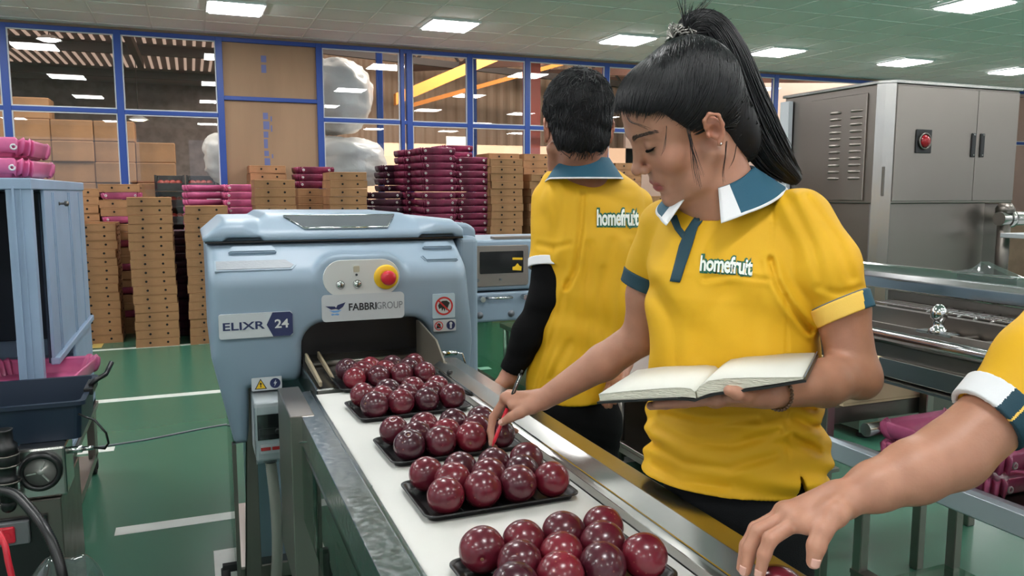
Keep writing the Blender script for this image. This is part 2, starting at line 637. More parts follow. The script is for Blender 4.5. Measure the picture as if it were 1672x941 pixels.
mb = MB()
mb.box((XL, YB, CZ), (XR, WY, CZ + 0.1))
mb.mat(1)
x = 0.2 - 0.5 * 11
while x < XR:
    mb.box((x - 0.009, YB, CZ - 0.004), (x + 0.009, WY - 0.05, CZ)); x += 0.5
y = 7.65 - 0.5 * 24
while y < WY - 0.1:
    mb.box((XL, y - 0.009, CZ - 0.0035), (XR, y + 0.009, CZ)); y += 0.5
tag(mb.build('ceiling', [M['ceil'], M['tbar']]), kind='structure')

# LED panels
M['led'] = emat('led_diffuser', (252, 252, 252), 40.0)
M['ledframe'] = pmat('led_frame', (225, 228, 228), 0.4)
led_names = {(0, 3): 'square LED ceiling panel above the left windows, first of the back row',
             (1, 3): 'square LED ceiling panel above the glazed door in the back window wall',
             (2, 3): 'square LED ceiling panel above and between the two workers\' heads',
             (3, 3): 'square LED ceiling panel just past the woman\'s ponytail, in the back row',
             (4, 3): 'square LED ceiling panel over the left end of the big steel cabinet',
             (5, 3): 'square LED ceiling panel over the right end of the big steel cabinet',
             (3, 2): 'large square LED ceiling panel cut off by the top right corner'}
proto = None
for j, yy in enumerate((-2.75, -0.15, 2.45, 5.05, 7.65)):
    for i in range(-2, 6):
        xx = 0.2 + 2.04 * i
        key = (i, 3) if j == 4 else ((i, 2) if j == 3 else None)
        lab = led_names.get(key)
        vis = lab is not None
        if proto is None:
            t = thing('ceiling_light', '', 'ceiling light', (xx, yy, CZ - 0.02))
            MB().box((0.024, 0.024, -0.010), (0.476, 0.476, 0.012), 0.004, 1).build('diffuser', M['led'], t)
            mb = MB()
            for a, b in (((0, 0), (0.5, 0.022)), ((0, 0.478), (0.5, 0.5)), ((0, 0.022), (0.022, 0.478)), ((0.478, 0.022), (0.5, 0.478))):
                mb.box((a[0], a[1], 0.0), (b[0], b[1], 0.0165))
            mb.build('frame', M['ledframe'], t)
            proto = t
        else:
            t = copy_thing(proto); t.location = (xx, yy, CZ - 0.02)
        t['label'] = lab or 'square LED ceiling panel in the ceiling grid outside the picture'
        t['group'] = 'ceiling panels in view' if vis else 'ceiling panels outside the picture'

# side and rear walls close the room
tag(MB().box((XL - 0.1, YB, 0), (XL, WY, CZ)).build('wall_left', M['wallpaint']), kind='structure')
tag(MB().box((XR, YB, 0), (XR + 0.1, WY, CZ)).build('wall_right', M['wallpaint']), kind='structure')
tag(MB().box((XL, YB - 0.1, 0), (XR, YB, CZ)).build('wall_rear', M['wallpaint']), kind='structure')
# daylight windows behind the camera and along the left side
M['daywin'] = emat('daylit_pane', (236, 242, 252), 1.2)
k = 30
for (lo, hi) in (((-4.5, YB + 0.001, 1.0), (-1.2, YB + 0.02, 2.8)), ((0.0, YB + 0.001, 1.0), (3.3, YB + 0.02, 2.8)), ((4.5, YB + 0.001, 1.0), (7.8, YB + 0.02, 2.8)), ((9.0, YB + 0.001, 1.0), (12.3, YB + 0.02, 2.8)),
                 ((XL + 0.001, -2.5, 1.0), (XL + 0.02, 0.5, 2.8)), ((XL + 0.001, 2.5, 1.0), (XL + 0.02, 5.5, 2.8)), ((XR - 0.02, -2.0, 1.0), (XR - 0.001, 2.0, 2.8))):
    tag(MB().box(lo, hi).build('window_%d' % k, M['daywin']), kind='structure'); k += 1
# back wall: solid dado below the glazing
mb = MB()
mb.box((XL, WY, 0), (XR, WY + 0.06, 0.95))
mb.box((XL, WY, 3.07), (XR, WY + 0.06, CZ))
tag(mb.build('wall_back', pmat('dado_board', (140, 118, 98), 0.7, var=0.1)), kind='structure')

M['trimwhite'] = pmat('white_sealant', (196, 200, 204), 0.5)
M['print'] = pmat('faded_blue_print', (96, 104, 150), 0.7)
bays = [(-5.5, -3.65, 2.25, 'g'), (-3.65, -2.65, 2.25, 'g'), (-2.65, -1.645, 2.25, 'g'), (-1.645, -0.635, 2.252, 'g'), (-0.635, 0.341, 2.247, 'g'),
        (0.341, 1.392, 2.434, 'c'), (1.392, 2.34, 2.236, 'g'), (2.34, 2.424, 2.236, 'g'), (2.424, 3.168, 2.224, 'g'),
        (3.168, 3.92, 2.222, 'g'), (3.92, 5.028, 2.222, 'g'), (5.028, 6.38, 2.225, 'g'), (6.38, 7.73, 2.228, 'g'), (7.73, 9.38, 2.228, 'g'),
        (9.38, 11.0, 2.228, 'g'), (11.0, 13.5, 2.228, 'g')]
for n, (x0, x1, zm, ty) in enumerate(bays):
    w = thing('window_%d' % (n + 1), None, None, (x0, WY, 0.95), kind='structure')
    W = x1 - x0; H = 3.07 - 0.95
    pw = 0.034 if W > 0.2 else 0.022
    mb = MB()
    mb.box((-pw, -0.03, 0), (pw, 0.05, H), 0.004)
    mb.box((pw, -0.028, H - 0.045), (W - pw, 0.048, H), 0.004)
    mb.box((pw, -0.026, zm - 0.95 - 0.022), (W - pw, 0.046, zm - 0.95 + 0.022), 0.004)
    mb.box((pw, -0.026, 0.0), (W - pw, 0.046, 0.05), 0.004)
    if n == len(bays) - 1: mb.box((W - 0.06, -0.03, 0), (W, 0.05, H))
    mb.build('window_frame', M['blue'], w)
    if ty == 'g' and W > 0.2:
        mb = MB()
        for za, zb in ((0.05, zm - 0.95 - 0.022), (zm - 0.95 + 0.022, H - 0.045)):
            e = 0.012
            mb.box((pw, -0.018, za), (pw + e, 0.0, zb)); mb.box((W - pw - e, -0.018, za), (W - pw, 0.0, zb))
            mb.box((pw + e, -0.018, za), (W - pw - e, 0.0, za + e)); mb.box((pw + e, -0.018, zb - e), (W - pw - e, 0.0, zb))
        mb.build('glazing_bead', M['trimwhite'], w)
    if ty == 'g':
        for za, zb in ((0.05, zm - 0.95 - 0.022), (zm - 0.95 + 0.022, H - 0.045)):
            MB().box((pw - 0.005, 0.008, za - 0.005), (W - pw + 0.005, 0.013, zb + 0.005)).build('pane', M['glass'], w)
    else:
        for za, zb in ((0.05, zm - 0.95 - 0.022), (zm - 0.95 + 0.022, H - 0.045)):
            p = MB().box((pw - 0.005, 0.005, za - 0.01), (W - pw + 0.005, 0.02, zb + 0.01)).build('cardboard_panel', M['sheet'], w)
            # faint carton printing: blocks of illegible blue marks
            mb = MB()
            rnd = random.Random(int(za * 100) + 5)
            zz = zb - 0.12
            while zz > za + 0.3:
                h = rnd.uniform(0.03, 0.10)
                mb.box((W * 0.41, 0.0035, zz - h), (W * 0.41 + rnd.uniform(0.04, 0.07), 0.0049, zz)); zz -= h + rnd.uniform(0.012, 0.03)
                if rnd.random() < 0.6: mb.box((W * 0.485, 0.0035, zz), (W * 0.485 + 0.015, 0.0049, zz + h * 0.8))
            mb.build('printed_mark', M['print'], p)

# ------------------------------------------------------------------ the warehouse behind the glass
WHY0, WHY1 = 9.36, 22.0
tag(MB().box((-9, WHY0, -0.1), (24, WHY1, 0)).build('floor', M['concrete']), kind='structure')
M['peach'] = pmat('peach_corrugated_sheet', (236, 196, 164), 0.5, var=0.06, vscale=1)
M['darkroof'] = pmat('dark_corrugated_roof', (120, 104, 100), 0.6, var=0.15, vscale=1)
M['truss'] = pmat('grey_brown_truss', (86, 74, 70), 0.6)
M['orange'] = pmat('orange_purlin', (226, 140, 62), 0.5)
M['redpost'] = pmat('red_oxide_post', (206, 84, 62), 0.45)
M['skylight'] = emat('skylight_strip', (255, 214, 190), 0.55)


def corrugated(name, x0, x1, z0, z1, y, mat, pitch=0.25, amp=0.03):
    n = int((x1 - x0) / pitch) * 4
    vs = []; fs = []
    for i in range(n + 1):
        xx = x0 + (x1 - x0) * i / n
        d = amp * (1 if (i % 4) in (1, 2) else -1)
        vs += [(xx, y + d, z0), (xx, y + d, z1), (xx, y + d + 0.02, z0), (xx, y + d + 0.02, z1)]
    for i in range(n):
        a = i * 4
        fs.append((a, a + 4, a + 5, a + 1)); fs.append((a + 2, a + 3, a + 7, a + 6))
    return mesh_obj(name, vs, fs, mat)


tag(corrugated('wall_far', -9, 24, 0, 7.0, 21.5, M['peach'], 0.3, 0.016), kind='structure')
tag(MB().box((-9.1, WHY0, 0), (-9.0, WHY1, 7)).build('wall_warehouse_left', M['darkroof']), kind='structure')
tag(MB().box((24.0, WHY0, 0), (24.1, WHY1, 7)).build('wall_warehouse_right', M['peach']), kind='structure')
# roof: high peach-lit roof on the right, a lower dark lean-to roof behind the left windows
tag(MB().box((1.3, WHY0, 5.2), (24, WHY1, 5.3)).build('roof', M['darkroof']), kind='structure')
tag(MB().box((-9, WHY0, 3.95), (1.3, WHY1, 4.05)).build('roof_lean_to', pmat('grey_lean_to_roof', (156, 140, 136), 0.5, var=0.2, vscale=0.8, stretch=(0.3, 1.6, 1))), kind='structure')
tag(MB().box((-9, 20.9, 0), (1.3, 21.0, 4.0)).build('wall_far_left', pmat('grey_brown_sheet', (150, 132, 124), 0.6, var=0.2)), kind='structure')
mb = MB()
for y0, y1 in ((13.6, 15.2), (15.9, 18.2)):
    for i in range(44):
        xx = -5.6 + i * 0.155
        mb.box((xx, y0, 3.93), (xx + 0.05, y1, 3.945))
tag(mb.build('roof_skylight_strips', M['skylight']), kind='structure')
mb = MB()
for yy in (11.2, 12.6, 15.5, 18.6):
    mb.box((-9, yy - 0.05, 3.78), (1.3, yy + 0.05, 3.93))
mb.prism([(10.2, 3.5), (16.0, 3.62), (16.0, 3.75), (10.2, 3.63)], -0.78, -0.68, 'X')
tag(mb.build('beam_lean_to', M['truss']), kind='structure')
# roof steelwork
mb = MB()
for yy in (12.6, 17.0):
    mb.prism([(1.4, 4.3), (24, 3.2), (24, 3.34), (1.4, 4.44)], yy - 0.05, yy + 0.05, 'Y'); mb.prism([(1.4, 4.9), (24, 3.8), (24, 3.9), (1.4, 5.0)], yy - 0.04, yy + 0.04, 'Y')
    for i in range(22):
        a = 1.6 + i; q = -(a - 1.4) * 1.1 / 22.6
        mb.tube([(a, yy, 4.4 + q), (a + 0.5, yy, 4.93 + q)], 0.03, 6); mb.tube([(a + 0.5, yy, 4.93 + q), (a + 1, yy, 4.36 + q)], 0.03, 6)
tag(mb.build('beam_truss', M['truss']), kind='structure')
mb = MB()
for xx in (5.6, 8.4, 11.4, 15.0):
    mb.prism([(9.8, 3.2), (21, 4.6), (21, 4.76), (9.8, 3.36)], xx - 0.05, xx + 0.05, 'X')
tag(mb.build('beam_purlin', pmat('pinkish_purlin', (150, 110, 98), 0.6)), kind='structure')
mb = MB()
mb.prism([(2.9, 2.72), (6.5, 4.35), (6.5, 4.52), (2.9, 2.89)], 11.9, 12.05, 'Y')
mb.prism([(2.9, 2.60), (7.5, 4.0), (7.5, 4.06), (2.9, 2.66)], 11.2, 11.26, 'Y')
tag(mb.build('beam_orange', M['orange']), kind='structure')
for i, (xx, yy, r, m, z1) in enumerate(((4.12, 9.62, 0.09, 'redpost', 5.2), (2.43, 10.9, 0.04, 'blue', 5.2), (3.37, 9.75, 0.04, 'blue', 4.0))):
    o = MB().box((xx - r, yy - r, 0), (xx + r, yy + r, z1), 0.01).build('column_%d' % (i + 1), M[m]); tag(o, kind='structure')
# peach partition low band
o = MB().box((2.7, 15.0, 0), (9.0, 15.1, 2.35)).build('partition', M['peach']); tag(o, kind='structure')
o = MB().box((8.6, 15.0, 0), (24, 15.1, 5.2)).build('partition_2', pmat('grey_brown_partition', (168, 146, 134), 0.6, var=0.12, vscale=0.6)); tag(o, kind='structure')
o = MB().box((4.62, 14.96, 1.95), (5.2, 14.99, 2.5)).build('notice_sign', M['paper'])
tag(o, 'blank white sheet fixed to the peach wall behind the window, above the kraft stacks', 'notice')

# big wrapped bags
M['bag'] = pmat('white_wrap', (226, 225, 222), 0.28, bump=1.0, bscale=7, bdetail=5, var=0.06, vscale=3)
bag_lab = ['uppermost bulging white wrapped bundle behind the glass beside the cardboard bay', 'second white wrapped bundle of the pile behind the glass beside the cardboard bay',
           'third white wrapped bundle of the pile beside the cardboard bay, half hidden by kraft boxes',
           'white wrapped bundle at the foot of the taller pile behind the glass']
bag_lab2 = ['upper white bundle peeping past the left edge of the cardboard bay', 'lower white bundle peeping past the left edge of the cardboard bay',
            'white wrapped bundle at the foot of the lower pile']


def bag(px, x, y, z, rx, ry, rz, seed, lab, grp):
    vs = []; fs = []; U, V = 48, 32
    for j in range(V + 1):
        t = PI * j / V
        for i in range(U):
            a = 2 * PI * i / U
            ct, st = math.cos(t), math.sin(t)
            e = 0.62
            sx = math.copysign(abs(st) ** e, st) * math.cos(a); sy = math.copysign(abs(st) ** e, st) * math.sin(a); sz = math.copysign(abs(ct) ** 0.8, ct)
            nv = mnoise.noise(Vector((sx * 2.2 + seed, sy * 2.2, sz * 2.2))) * 0.09 + abs(mnoise.noise(Vector((sx * 4 + seed, sy * 4, sz * 5)))) * -0.13 + abs(mnoise.noise(Vector((sx * 9 + seed, sy * 9, sz * 7)))) * -0.05
            s_ = 1 + nv
            vs.append((sx * rx * s_, sy * ry * s_, sz * rz * s_ + rz))
    for j in range(V):
        for i in range(U):
            fs.append((j * U + i, (j + 1) * U + i, (j + 1) * U + (i + 1) % U, j * U + (i + 1) % U))
    z0_, z1_ = min(v[2] for v in vs), max(v[2] for v in vs)
    vs = [(v[0], v[1], (v[2] - z0_) / (z1_ - z0_) * 2 * rz) for v in vs]
    o = mesh_obj('wrapped_bundle', vs, fs, M['bag'], smooth=True)
    o.location = (x, y, z)
    tag(o, lab, 'bundle', grp)


for k, (z, rr, rz) in enumerate(((0.0, 0.5, 0.4), (0.803, 0.5, 0.33), (1.466, 0.58, 0.335), (2.139, 0.5, 0.475))):
    bag(0, 1.72 + (0.08 if k == 2 else 0), 10.35, z, rr, 0.45, rz, k * 3.1, bag_lab[3 - k], 'tall pile of white bundles')
for k, (z, rr, rz) in enumerate(((0.0, 0.42, 0.37), (0.743, 0.42, 0.37), (1.486, 0.42, 0.34))):
    bag(0, 0.55, 10.3, z, rr, 0.42, rz, 20 + k * 2.7, bag_lab2[2 - k], 'low pile of white bundles')

# wall of cartons
M['carton2'] = pmat('dark_carton', (126, 92, 64), 0.7, var=0.2, vscale=3)
cols = [(-2.26, 10), (-1.795, 10), (-1.33, 9), (-0.865, 9), (-0.40, 8)]
pos_w = ['first', 'second', 'third', 'fourth', 'fifth']
rows_w = ['floor', 'second', 'third', 'fourth', 'fifth', 'sixth', 'seventh', 'eighth', 'ninth', 'tenth']
proto = None
for ci, (cx, nr) in enumerate(cols):
    for r in range(nr):
        if proto is None:
            mb = MB(); mb.box((-0.23, -0.2, 0), (0.23, 0.2, 0.255), 0.012); mb.mat(1); mb.box((-0.232, -0.004, 0.02), (0.232, 0.004, 0.256))
            o = mb.build('carton', [M['carton'], M['carton2']]); proto = o
        else: o = copy_thing(proto)
        o.location = (cx + random.uniform(-0.002, 0.002), 11.5 + random.uniform(-0.03, 0.03), r * 0.257)
        o.rotation_euler = (0, 0, random.uniform(-0.003, 0.003))
        tag(o, 'brown carton behind the left windows, %s column from the left, %s layer up' % (pos_w[ci], rows_w[r]), 'carton', 'cartons behind the left windows')
# dark crates with red fruit
M['dkcrate'] = pmat('black_crate', (34, 30, 32), 0.4)
M['redfruit'] = pmat('red_fruit', (150, 46, 38), 0.35, var=0.2)
proto = None
for ci in range(3):
    for r in range(8):
        if proto is None:
            mb = MB()
            for a, b in (((-0.17, -0.2, 0), (0.17, 0.2, 0.02)), ((-0.17, -0.2, 0.02), (-0.15, 0.2, 0.2)), ((0.15, -0.2, 0.02), (0.17, 0.2, 0.2)),
                         ((-0.15, -0.2, 0.02), (0.15, -0.185, 0.1)), ((-0.15, 0.185, 0.02), (0.15, 0.2, 0.2))): mb.box(a, b, 0.004)
            mb.mat(1)
            for q in range(4):
                mb.sphere((-0.1 + 0.066 * q, -0.12 + 0.05 * (q % 2), 0.09), 0.05, 12, 8)
            proto = mb.build('fruit_crate', [M['dkcrate'], M['redfruit']]); o = proto
        else: o = copy_thing(proto)
        o.location = (0.26 + ci * 0.36 - 0.5, 10.95, r * 0.205)
        tag(o, 'dark crate of red fruit behind the second window, %s column, %s layer up' % (pos_w[ci], rows_w[r]), 'crate', 'dark crates behind the second window')
# lamps in the warehouse
M['hbay'] = emat('bay_lamp_glow', (255, 252, 246), 30)
M['hbay2'] = emat('warm_lamp_glow', (255, 240, 190), 8)
for (px, py, d, m, lab) in ((80, 63, 12.5, 'hbay', 'bright round bay lamp seen through the first window'), (226, 194, 15, 'hbay2', 'small dim warm bay lamp low in the second window')):
    p = at(px, py, d)
    t = thing('bay_lamp', lab, 'lamp', p)
    MB().lathe([(0.0, 0.05), (0.07, 0.05), (0.17, 0.0), (0.19, -0.02), (0.185, -0.022), (0.16, -0.01)], n=20, cap=False).build('lamp_shade', M['ledframe'], t)
    MB().lathe([(0.0, -0.045), (0.1, -0.04), (0.155, -0.012), (0.0, -0.008)], n=20, cap=False).build('lamp_lens', M[m], t)
    MB().tube([(0, 0, 0.05), (0, 0, (3.95 if p.x < 1.3 else 5.2) - p.z)], 0.008, 6).build('hanging_rod', M['truss'], t)
wt = S.world or bpy.data.worlds.new('world'); S.world = wt
wt.use_nodes = True
wt.node_tree.nodes['Background'].inputs['Color'].default_value = srgb(210, 222, 235)
wt.node_tree.nodes['Background'].inputs['Strength'].default_value = 0.3
# three daylight lamps hang in the hall behind (its own high roof lights)
for i, (x, y, p) in enumerate(((5.0, 11.0, 1000), (-1.6, 10.4, 120), (14, 12.0, 900))):
    l = bpy.data.lights.new('roof_light', 'AREA'); l.shape = 'RECTANGLE'; l.size = 5; l.size_y = 1.2; l.energy = p
    l.color = (1.0, 0.9, 0.8)
    lo = bpy.data.objects.new('roof_light', l); COL.objects.link(lo); lo.location = (x, y, 5.0 if x > 1.3 else 3.7); lo.rotation_euler = (0.75 if x > 1.3 else 0.45, 0, 0)
# ------------------------------------------------------------------ kraft boxes and nested plastic trays
ORD = ['first', 'second', 'third', 'fourth', 'fifth', 'sixth', 'seventh', 'eighth',
       'ninth', 'tenth'] + ['%s' % w for w in ('11th', '12th', '13th', '14th', '15th', '16th', '17th', '18th', '19th', '20th', '21st', '22nd', '23rd', '24th', '25th',
       '26th', '27th', '28th', '29th', '30th', '31st', '32nd', '33rd', '34th', '35th', '36th', '37th', '38th', '39th', '40th')]
BW, BD, BH = 0.37, 0.46, 0.08


def kraft_box():
    mb = MB(); t = 0.006; w, d, h = BW / 2, BD / 2, BH
    mb.box((-w, -d, 0), (w, d, t))
    mb.box((-w, -d, t), (w, -d + t, h - 0.002), 0.002, 1); mb.box((-w, d - t, t), (w, d, h - 0.002), 0.002, 1)
    mb.box((-w, -d + t, t), (-w + t, d - t, h - 0.002)); mb.box((w - t, -d + t, t), (w, d - t, h - 0.002))
    # folded top rims, front and back, and the corner gussets
    mb.box((-w + 0.004, -d - 0.002, h - 0.012), (w - 0.004, -d + 0.018, h - 0.003), 0.002, 1)
    mb.box((-w + 0.004, d - 0.018, h - 0.012), (w - 0.004, d + 0.002, h - 0.003), 0.002, 1)
    for sx in (-1, 1): mb.box((sx * w - 0.02 * (sx > 0), -d + t, t), (sx * w + 0.02 * (sx < 0), -d + 0.03, h - 0.004))
    mb.mat(1)
    for sx in (-0.075, 0.075):
        mb.lathe([(0.0105, 0), (0.0105, 0.003)], (sx + 0.012, -d - 0.0005, h * 0.52), (0, -1, 0), 12)
        mb.lathe([(0.0105, 0), (0.0105, 0.003)], (w + 0.0005, sx * 1.2, h * 0.52), (1, 0, 0), 12)
    return mb.build('kraft_fruit_box', [M['kraft'], M['hole']])


def nested_tray(mat):
    """thin moulded fruit tray: scalloped skirt, rounded lip, dimpled floor"""
    vs = []; fs = []; n = 96
    w, d = 0.183, 0.222

    def ring(sc, z, wav, zw=0.0, ph=0.0):
        pts = rrect(2 * w * sc, 2 * d * sc, 0.05 * sc, n // 4 - 1)
        out = []
        for k, (x, y) in enumerate(pts):
            a = k / len(pts) * 2 * PI
            s_ = 1 + 1.7 * wav * math.sin(a * 14 + ph) + 0.6 * wav * math.sin(a * 27 + 1)
            out.append((x * s_, y * s_, 1.14 * (z + zw * math.sin(a * 11 + 1.3))))
        return out
    secs = [ring(0.86, 0.008, 0.006), ring(0.92, 0.03, 0.02), ring(0.965, 0.052, 0.016), ring(1.0, 0.062, 0.012, 0.004), ring(1.012, 0.055, 0.022, 0.006), ring(0.975, 0.03, 0.034, 0.006), ring(0.945, 0.012, 0.026, 0.006),
            ring(0.935, 0.0115, 0.026, 0.006), ring(0.965, 0.03, 0.03, 0.006), ring(0.985, 0.05, 0.016, 0.004), ring(0.95, 0.048, 0.016), ring(0.9, 0.025, 0.02), ring(0.84, 0.004, 0.006)]
    mb = MB()
    mb.loft(secs, cap=False)
    # dimpled floor
    nx, ny = 14, 18
    g = {}
    for i in range(nx + 1):
        for j in range(ny + 1):
            x = (-1 + 2 * i / nx) * w * 0.85; y = (-1 + 2 * j / ny) * d * 0.85
            g[i, j] = mb.bm.verts.new((x, y, 0.012 + 0.006 * math.sin(i * PI * 3 / nx) * math.sin(j * PI * 4 / ny)))
    for i in range(nx):
        for j in range(ny):
            f = mb.bm.faces.new((g[i, j], g[i + 1, j], g[i + 1, j + 1], g[i, j + 1])); f.smooth = True
    # punched tabs at the corners
    mb.mat(1)
    for sx in (-1, 1):
        c = Vector((sx * w * 0.72, -d * 1.012, 0.04))
        ringp = [c + Vector((math.cos(q * 2 * PI / 10) * 0.009, 0, math.sin(q * 2 * PI / 10) * 0.009)) for q in range(10)]
        mb.tube(ringp, 0.0035, 6, closed=True)
    return mb.build('nested_fruit_tray', [mat, M['white']])


PROTO = {}
STACKN = [0]


def place(kind, x, y, z, rz, label, group):
    if kind not in PROTO:
        if kind == 'kraft': o = kraft_box()
        else: o = nested_tray(M[kind])
        PROTO[kind] = o
    else: o = copy_thing(PROTO[kind])
    o.location = (x, y, z)
    o.rotation_euler = (0, 0, rz)
    tag(o, label, 'box' if kind == 'kraft' else 'tray', group)
    return o


def stack(pattern, pxc, Yf, ytop, phrase, group, rot=False, z0=0.0, jit=0.006, pitch=None, lean=0.0, tilt=0.0, n=None):
    """a stack whose front face stands at Y=Yf, centred on photo column pxc, with its top at photo row ytop"""
    ph = {'kraft': 0.0812, 'maroon': 0.075, 'darkmaroon': 0.075, 'pink': 0.075}
    r = FWD * FPX + RGT * (pxc - CXP) - UPV * (ytop - CYP)
    t = Yf / r.y
    X = EYE.x + r.x * t; ztop = EYE.z + r.z * t
    kinds = []
    z = z0; i = 0
    p0 = pattern if isinstance(pattern, list) else [pattern]
    while z + (pitch or ph[p0[i % len(p0)]]) * 0.6 < ztop:
        k = p0[i % len(p0)]
        kinds.append((k, z)); z += (pitch or ph[k]); i += 1
    half = BD / 2 if not rot else BW / 2
    rnd = random.Random(int(pxc * 7 + Yf * 100))
    base_rz = (PI / 2 if rot else 0)
    for idx, (k, zz) in enumerate(kinds):
        top_i = len(kinds) - 1 - idx
        nm = {'kraft': 'brown box', 'maroon': 'maroon tray', 'darkmaroon': 'dark maroon tray', 'pink': 'pink tray'}[k]
        place(k, X + rnd.uniform(-jit, jit) + lean * idx, Yf + half + rnd.uniform(-jit, jit), zz, base_rz + rnd.uniform(-1, 1) * (0.022 if k == 'kraft' else 0.05) + tilt,
              '%s, %s from top of the %s' % (nm, ORD[min(top_i, 39)], phrase), group)
    return X, ztop


KG = 'brown fruit boxes stacked along the window wall'
TG = 'maroon trays stacked along the window wall'
PG = 'pink trays stacked along the window wall'
stack('kraft', 125, 8.82, 302, 'stack just behind the blue cabinet edge', KG)
stack('kraft', 152, 8.33, 369, 'lower stack beside the blue cabinet', KG)
stack(['kraft', 'kraft', 'pink'], 195, 8.82, 303, 'mixed stack behind the yellow floor stripe', KG)
stack('kraft', 246, 7.95, 327, 'tall free-standing stack between cabinet and wrapping machine', KG, lean=-0.0012)
stack('darkmaroon', 296, 8.42, 372, 'dark stack between two kraft stacks', TG)
stack('kraft', 336, 7.94, 341, 'stack touching the left of the wrapping machine', KG)
stack('pink', 337, 8.9, 305, 'stack behind the machine\'s left end', PG, rot=True)
stack('pink', 396, 8.37, 295, 'narrow stack left of the cardboard bay', PG)
stack('kraft', 449, 7.88, 291, 'front stack below the cardboard window bay', KG)
stack('kraft', 438, 8.83, 270, 'rear stack below the cardboard window bay', KG)
Xg, zg = stack('kraft', 515, 8.52, 302, 'stack capped with maroon trays', KG)
for q in range(3):
    place('maroon', Xg + 0.004 * q, 8.52 + 0.23, int((zg) / 0.0812 + 0.4) * 0.0812 + q * 0.075, 0.02 * q, 'maroon tray, %s of three on a kraft stack left of the white bundles' % ['lowest', 'middle', 'topmost'][q], TG)
stack('kraft', 569, 8.02, 281, 'kraft stack in front of the white bundles', KG)
stack('darkmaroon', 629, 8.36, 309, 'short stack left of tall maroon stacks', TG, jit=0.008)
stack('darkmaroon', 652, 8.84, 266, 'medium stack behind the short dark one', TG)
stack('maroon', 687, 8.36, 240, 'leftmost tall maroon stack', TG)
stack('maroon', 717, 7.88, 243, 'front tall maroon stack with white rings', TG, jit=0.006)
stack('maroon', 748, 8.68, 238, 'rear tall maroon stack', TG)
stack('maroon', 772, 8.2, 252, 'tall maroon stack touching kraft boxes', TG, jit=0.004)
stack('kraft', 828, 8.1, 256, 'stack just right of the maroon trays', KG)
stack('kraft', 823, 8.6, 253, 'stack hidden behind the one beside maroon trays', KG)
stack('kraft', 879, 8.6, 251, 'rear stack beside the man\'s shoulder', KG)
stack('kraft', 892, 8.1, 288, 'front stack beside the man\'s shoulder', KG)
stack('kraft', 1026, 8.78, 262, 'stack seen between the two workers\' heads', KG)
stack('kraft', 1068, 8.2, 322, 'stack seen under the woman\'s chin', KG)
# ------------------------------------------------------------------ blue wrapping machine
mach = thing('wrapping_machine', 'large light blue tray wrapping machine with emergency stop, at the end of the conveyor', 'machine', (0.46, 3.0, 0))
Y0 = 2.6
BODY = [(0.036, 1.262), (0.036, 0.90), (0.098, 0.585), (0.146, 0.585), (0.146, 0.785), (0.235, 0.80), (0.25, 0.80), (0.86, 0.80), (0.905, 0.76), (0.905, 0.90), (0.872, 1.24), (0.87, 1.262)]


def f_body(P):
    x, y, z = P[:, 0], P[:, 1], P[:, 2]
    d2 = d_poly(x, z, BODY)
    dy = np.maximum(Y0 - y, y - 3.42)
    d = smax(d2, dy, 0.05)
    # sloping shoulder above the panel, and the undercut below
    d = smax(d, d_plane(P, (0, Y0 + 0.012, 1.172), (0, -0.62, 0.78)), 0.035)
    d = smax(d, d_plane(P, (0, Y0 + 0.004, 0.905), (0, -0.95, -0.30)), 0.05)
    # boss that carries the switch plate
    q = np.sqrt(np.maximum(np.abs(x - 0.508) - 0.075, 0) ** 2 + (z - 1.142) ** 2) - 0.078
    b = smax(q, np.maximum(Y0 + 0.003 - y, y - 2.85), 0.02)
    d = smin(d, b, 0.014)
    # shallow hood channels on the shoulder
    g = d_box(P, (0.80, Y0 + 0.05, 1.235), (0.05, 0.03, 0.012), 0.006)
    d = smax(d, -g, 0.01)
    # infeed mouth
    cx = d_box(np.stack([x, z, 0 * x], 1), (0.53, 0.87, 0), (0.217, 0.128, 1.0), 0.075)
    cav = np.maximum(cx, y - 3.3)
    flare = cx + (y - Y0) * 0.35 + 0.0
    d = smax(d, -smin(cav, np.maximum(flare, y - 2.68), 0.01), 0.028)
    # notch for the lid grips
    return d


V, F = mesh_sdf(f_body, (0.0, 2.54, 0.55), (0.95, 3.46, 1.30), 0.0065)
body = np_mesh('body', V, F, M['machine'], mach)
MB().box((0.325, 2.72, 0.80), (0.735, 3.26, 0.999)).box((0.325, 2.72, 0.80), (0.735, 3.26, 0.805)).build('tunnel_lining', M['black'], mach, world=True)

LID = [(0.028, 1.262), (0.026, 1.276), (0.092, 1.334), (0.205, 1.334), (0.232, 1.352), (0.70, 1.348), (0.738, 1.332), (0.868, 1.326), (0.898, 1.29), (0.898, 1.262)]


def f_lid(P):
    x, y, z = P[:, 0], P[:, 1], P[:, 2]
    d = smax(d_poly(x, z, LID), np.maximum(2.70 - y, y - 3.42), 0.018)
    # front of the raised middle leans back
    mid = np.maximum(np.abs(x - 0.47) - 0.27, 0)
    d = smax(d, d_plane(P, (0, 2.712, 1.292), (0, -0.52, 0.854)) - 0.02 * np.minimum(mid / 0.05, 1.0), 0.025)
    d = smax(d, -d_box(P, (0.15, 2.70, 1.262), (0.055, 0.03, 0.012), 0.006), 0.012)
    d = smax(d, -d_box(P, (0.80, 2.70, 1.262), (0.06, 0.03, 0.012), 0.006), 0.012)
    return d


V, F = mesh_sdf(f_lid, (-0.01, 2.66, 1.24), (0.94, 3.46, 1.38), 0.006)
lid = np_mesh('lid', V, F, M['machine'], mach)
# lid window: a smoked sheet lying on the leaning front of the lid
n_ = Vector((0, -0.52, 0.854)).normalized()


def lidp(x, s, off=0.0):
    p = Vector((x, 2.712, 1.292)) + Vector((0, 0.854, 0.52)) * s + n_ * off
    return p


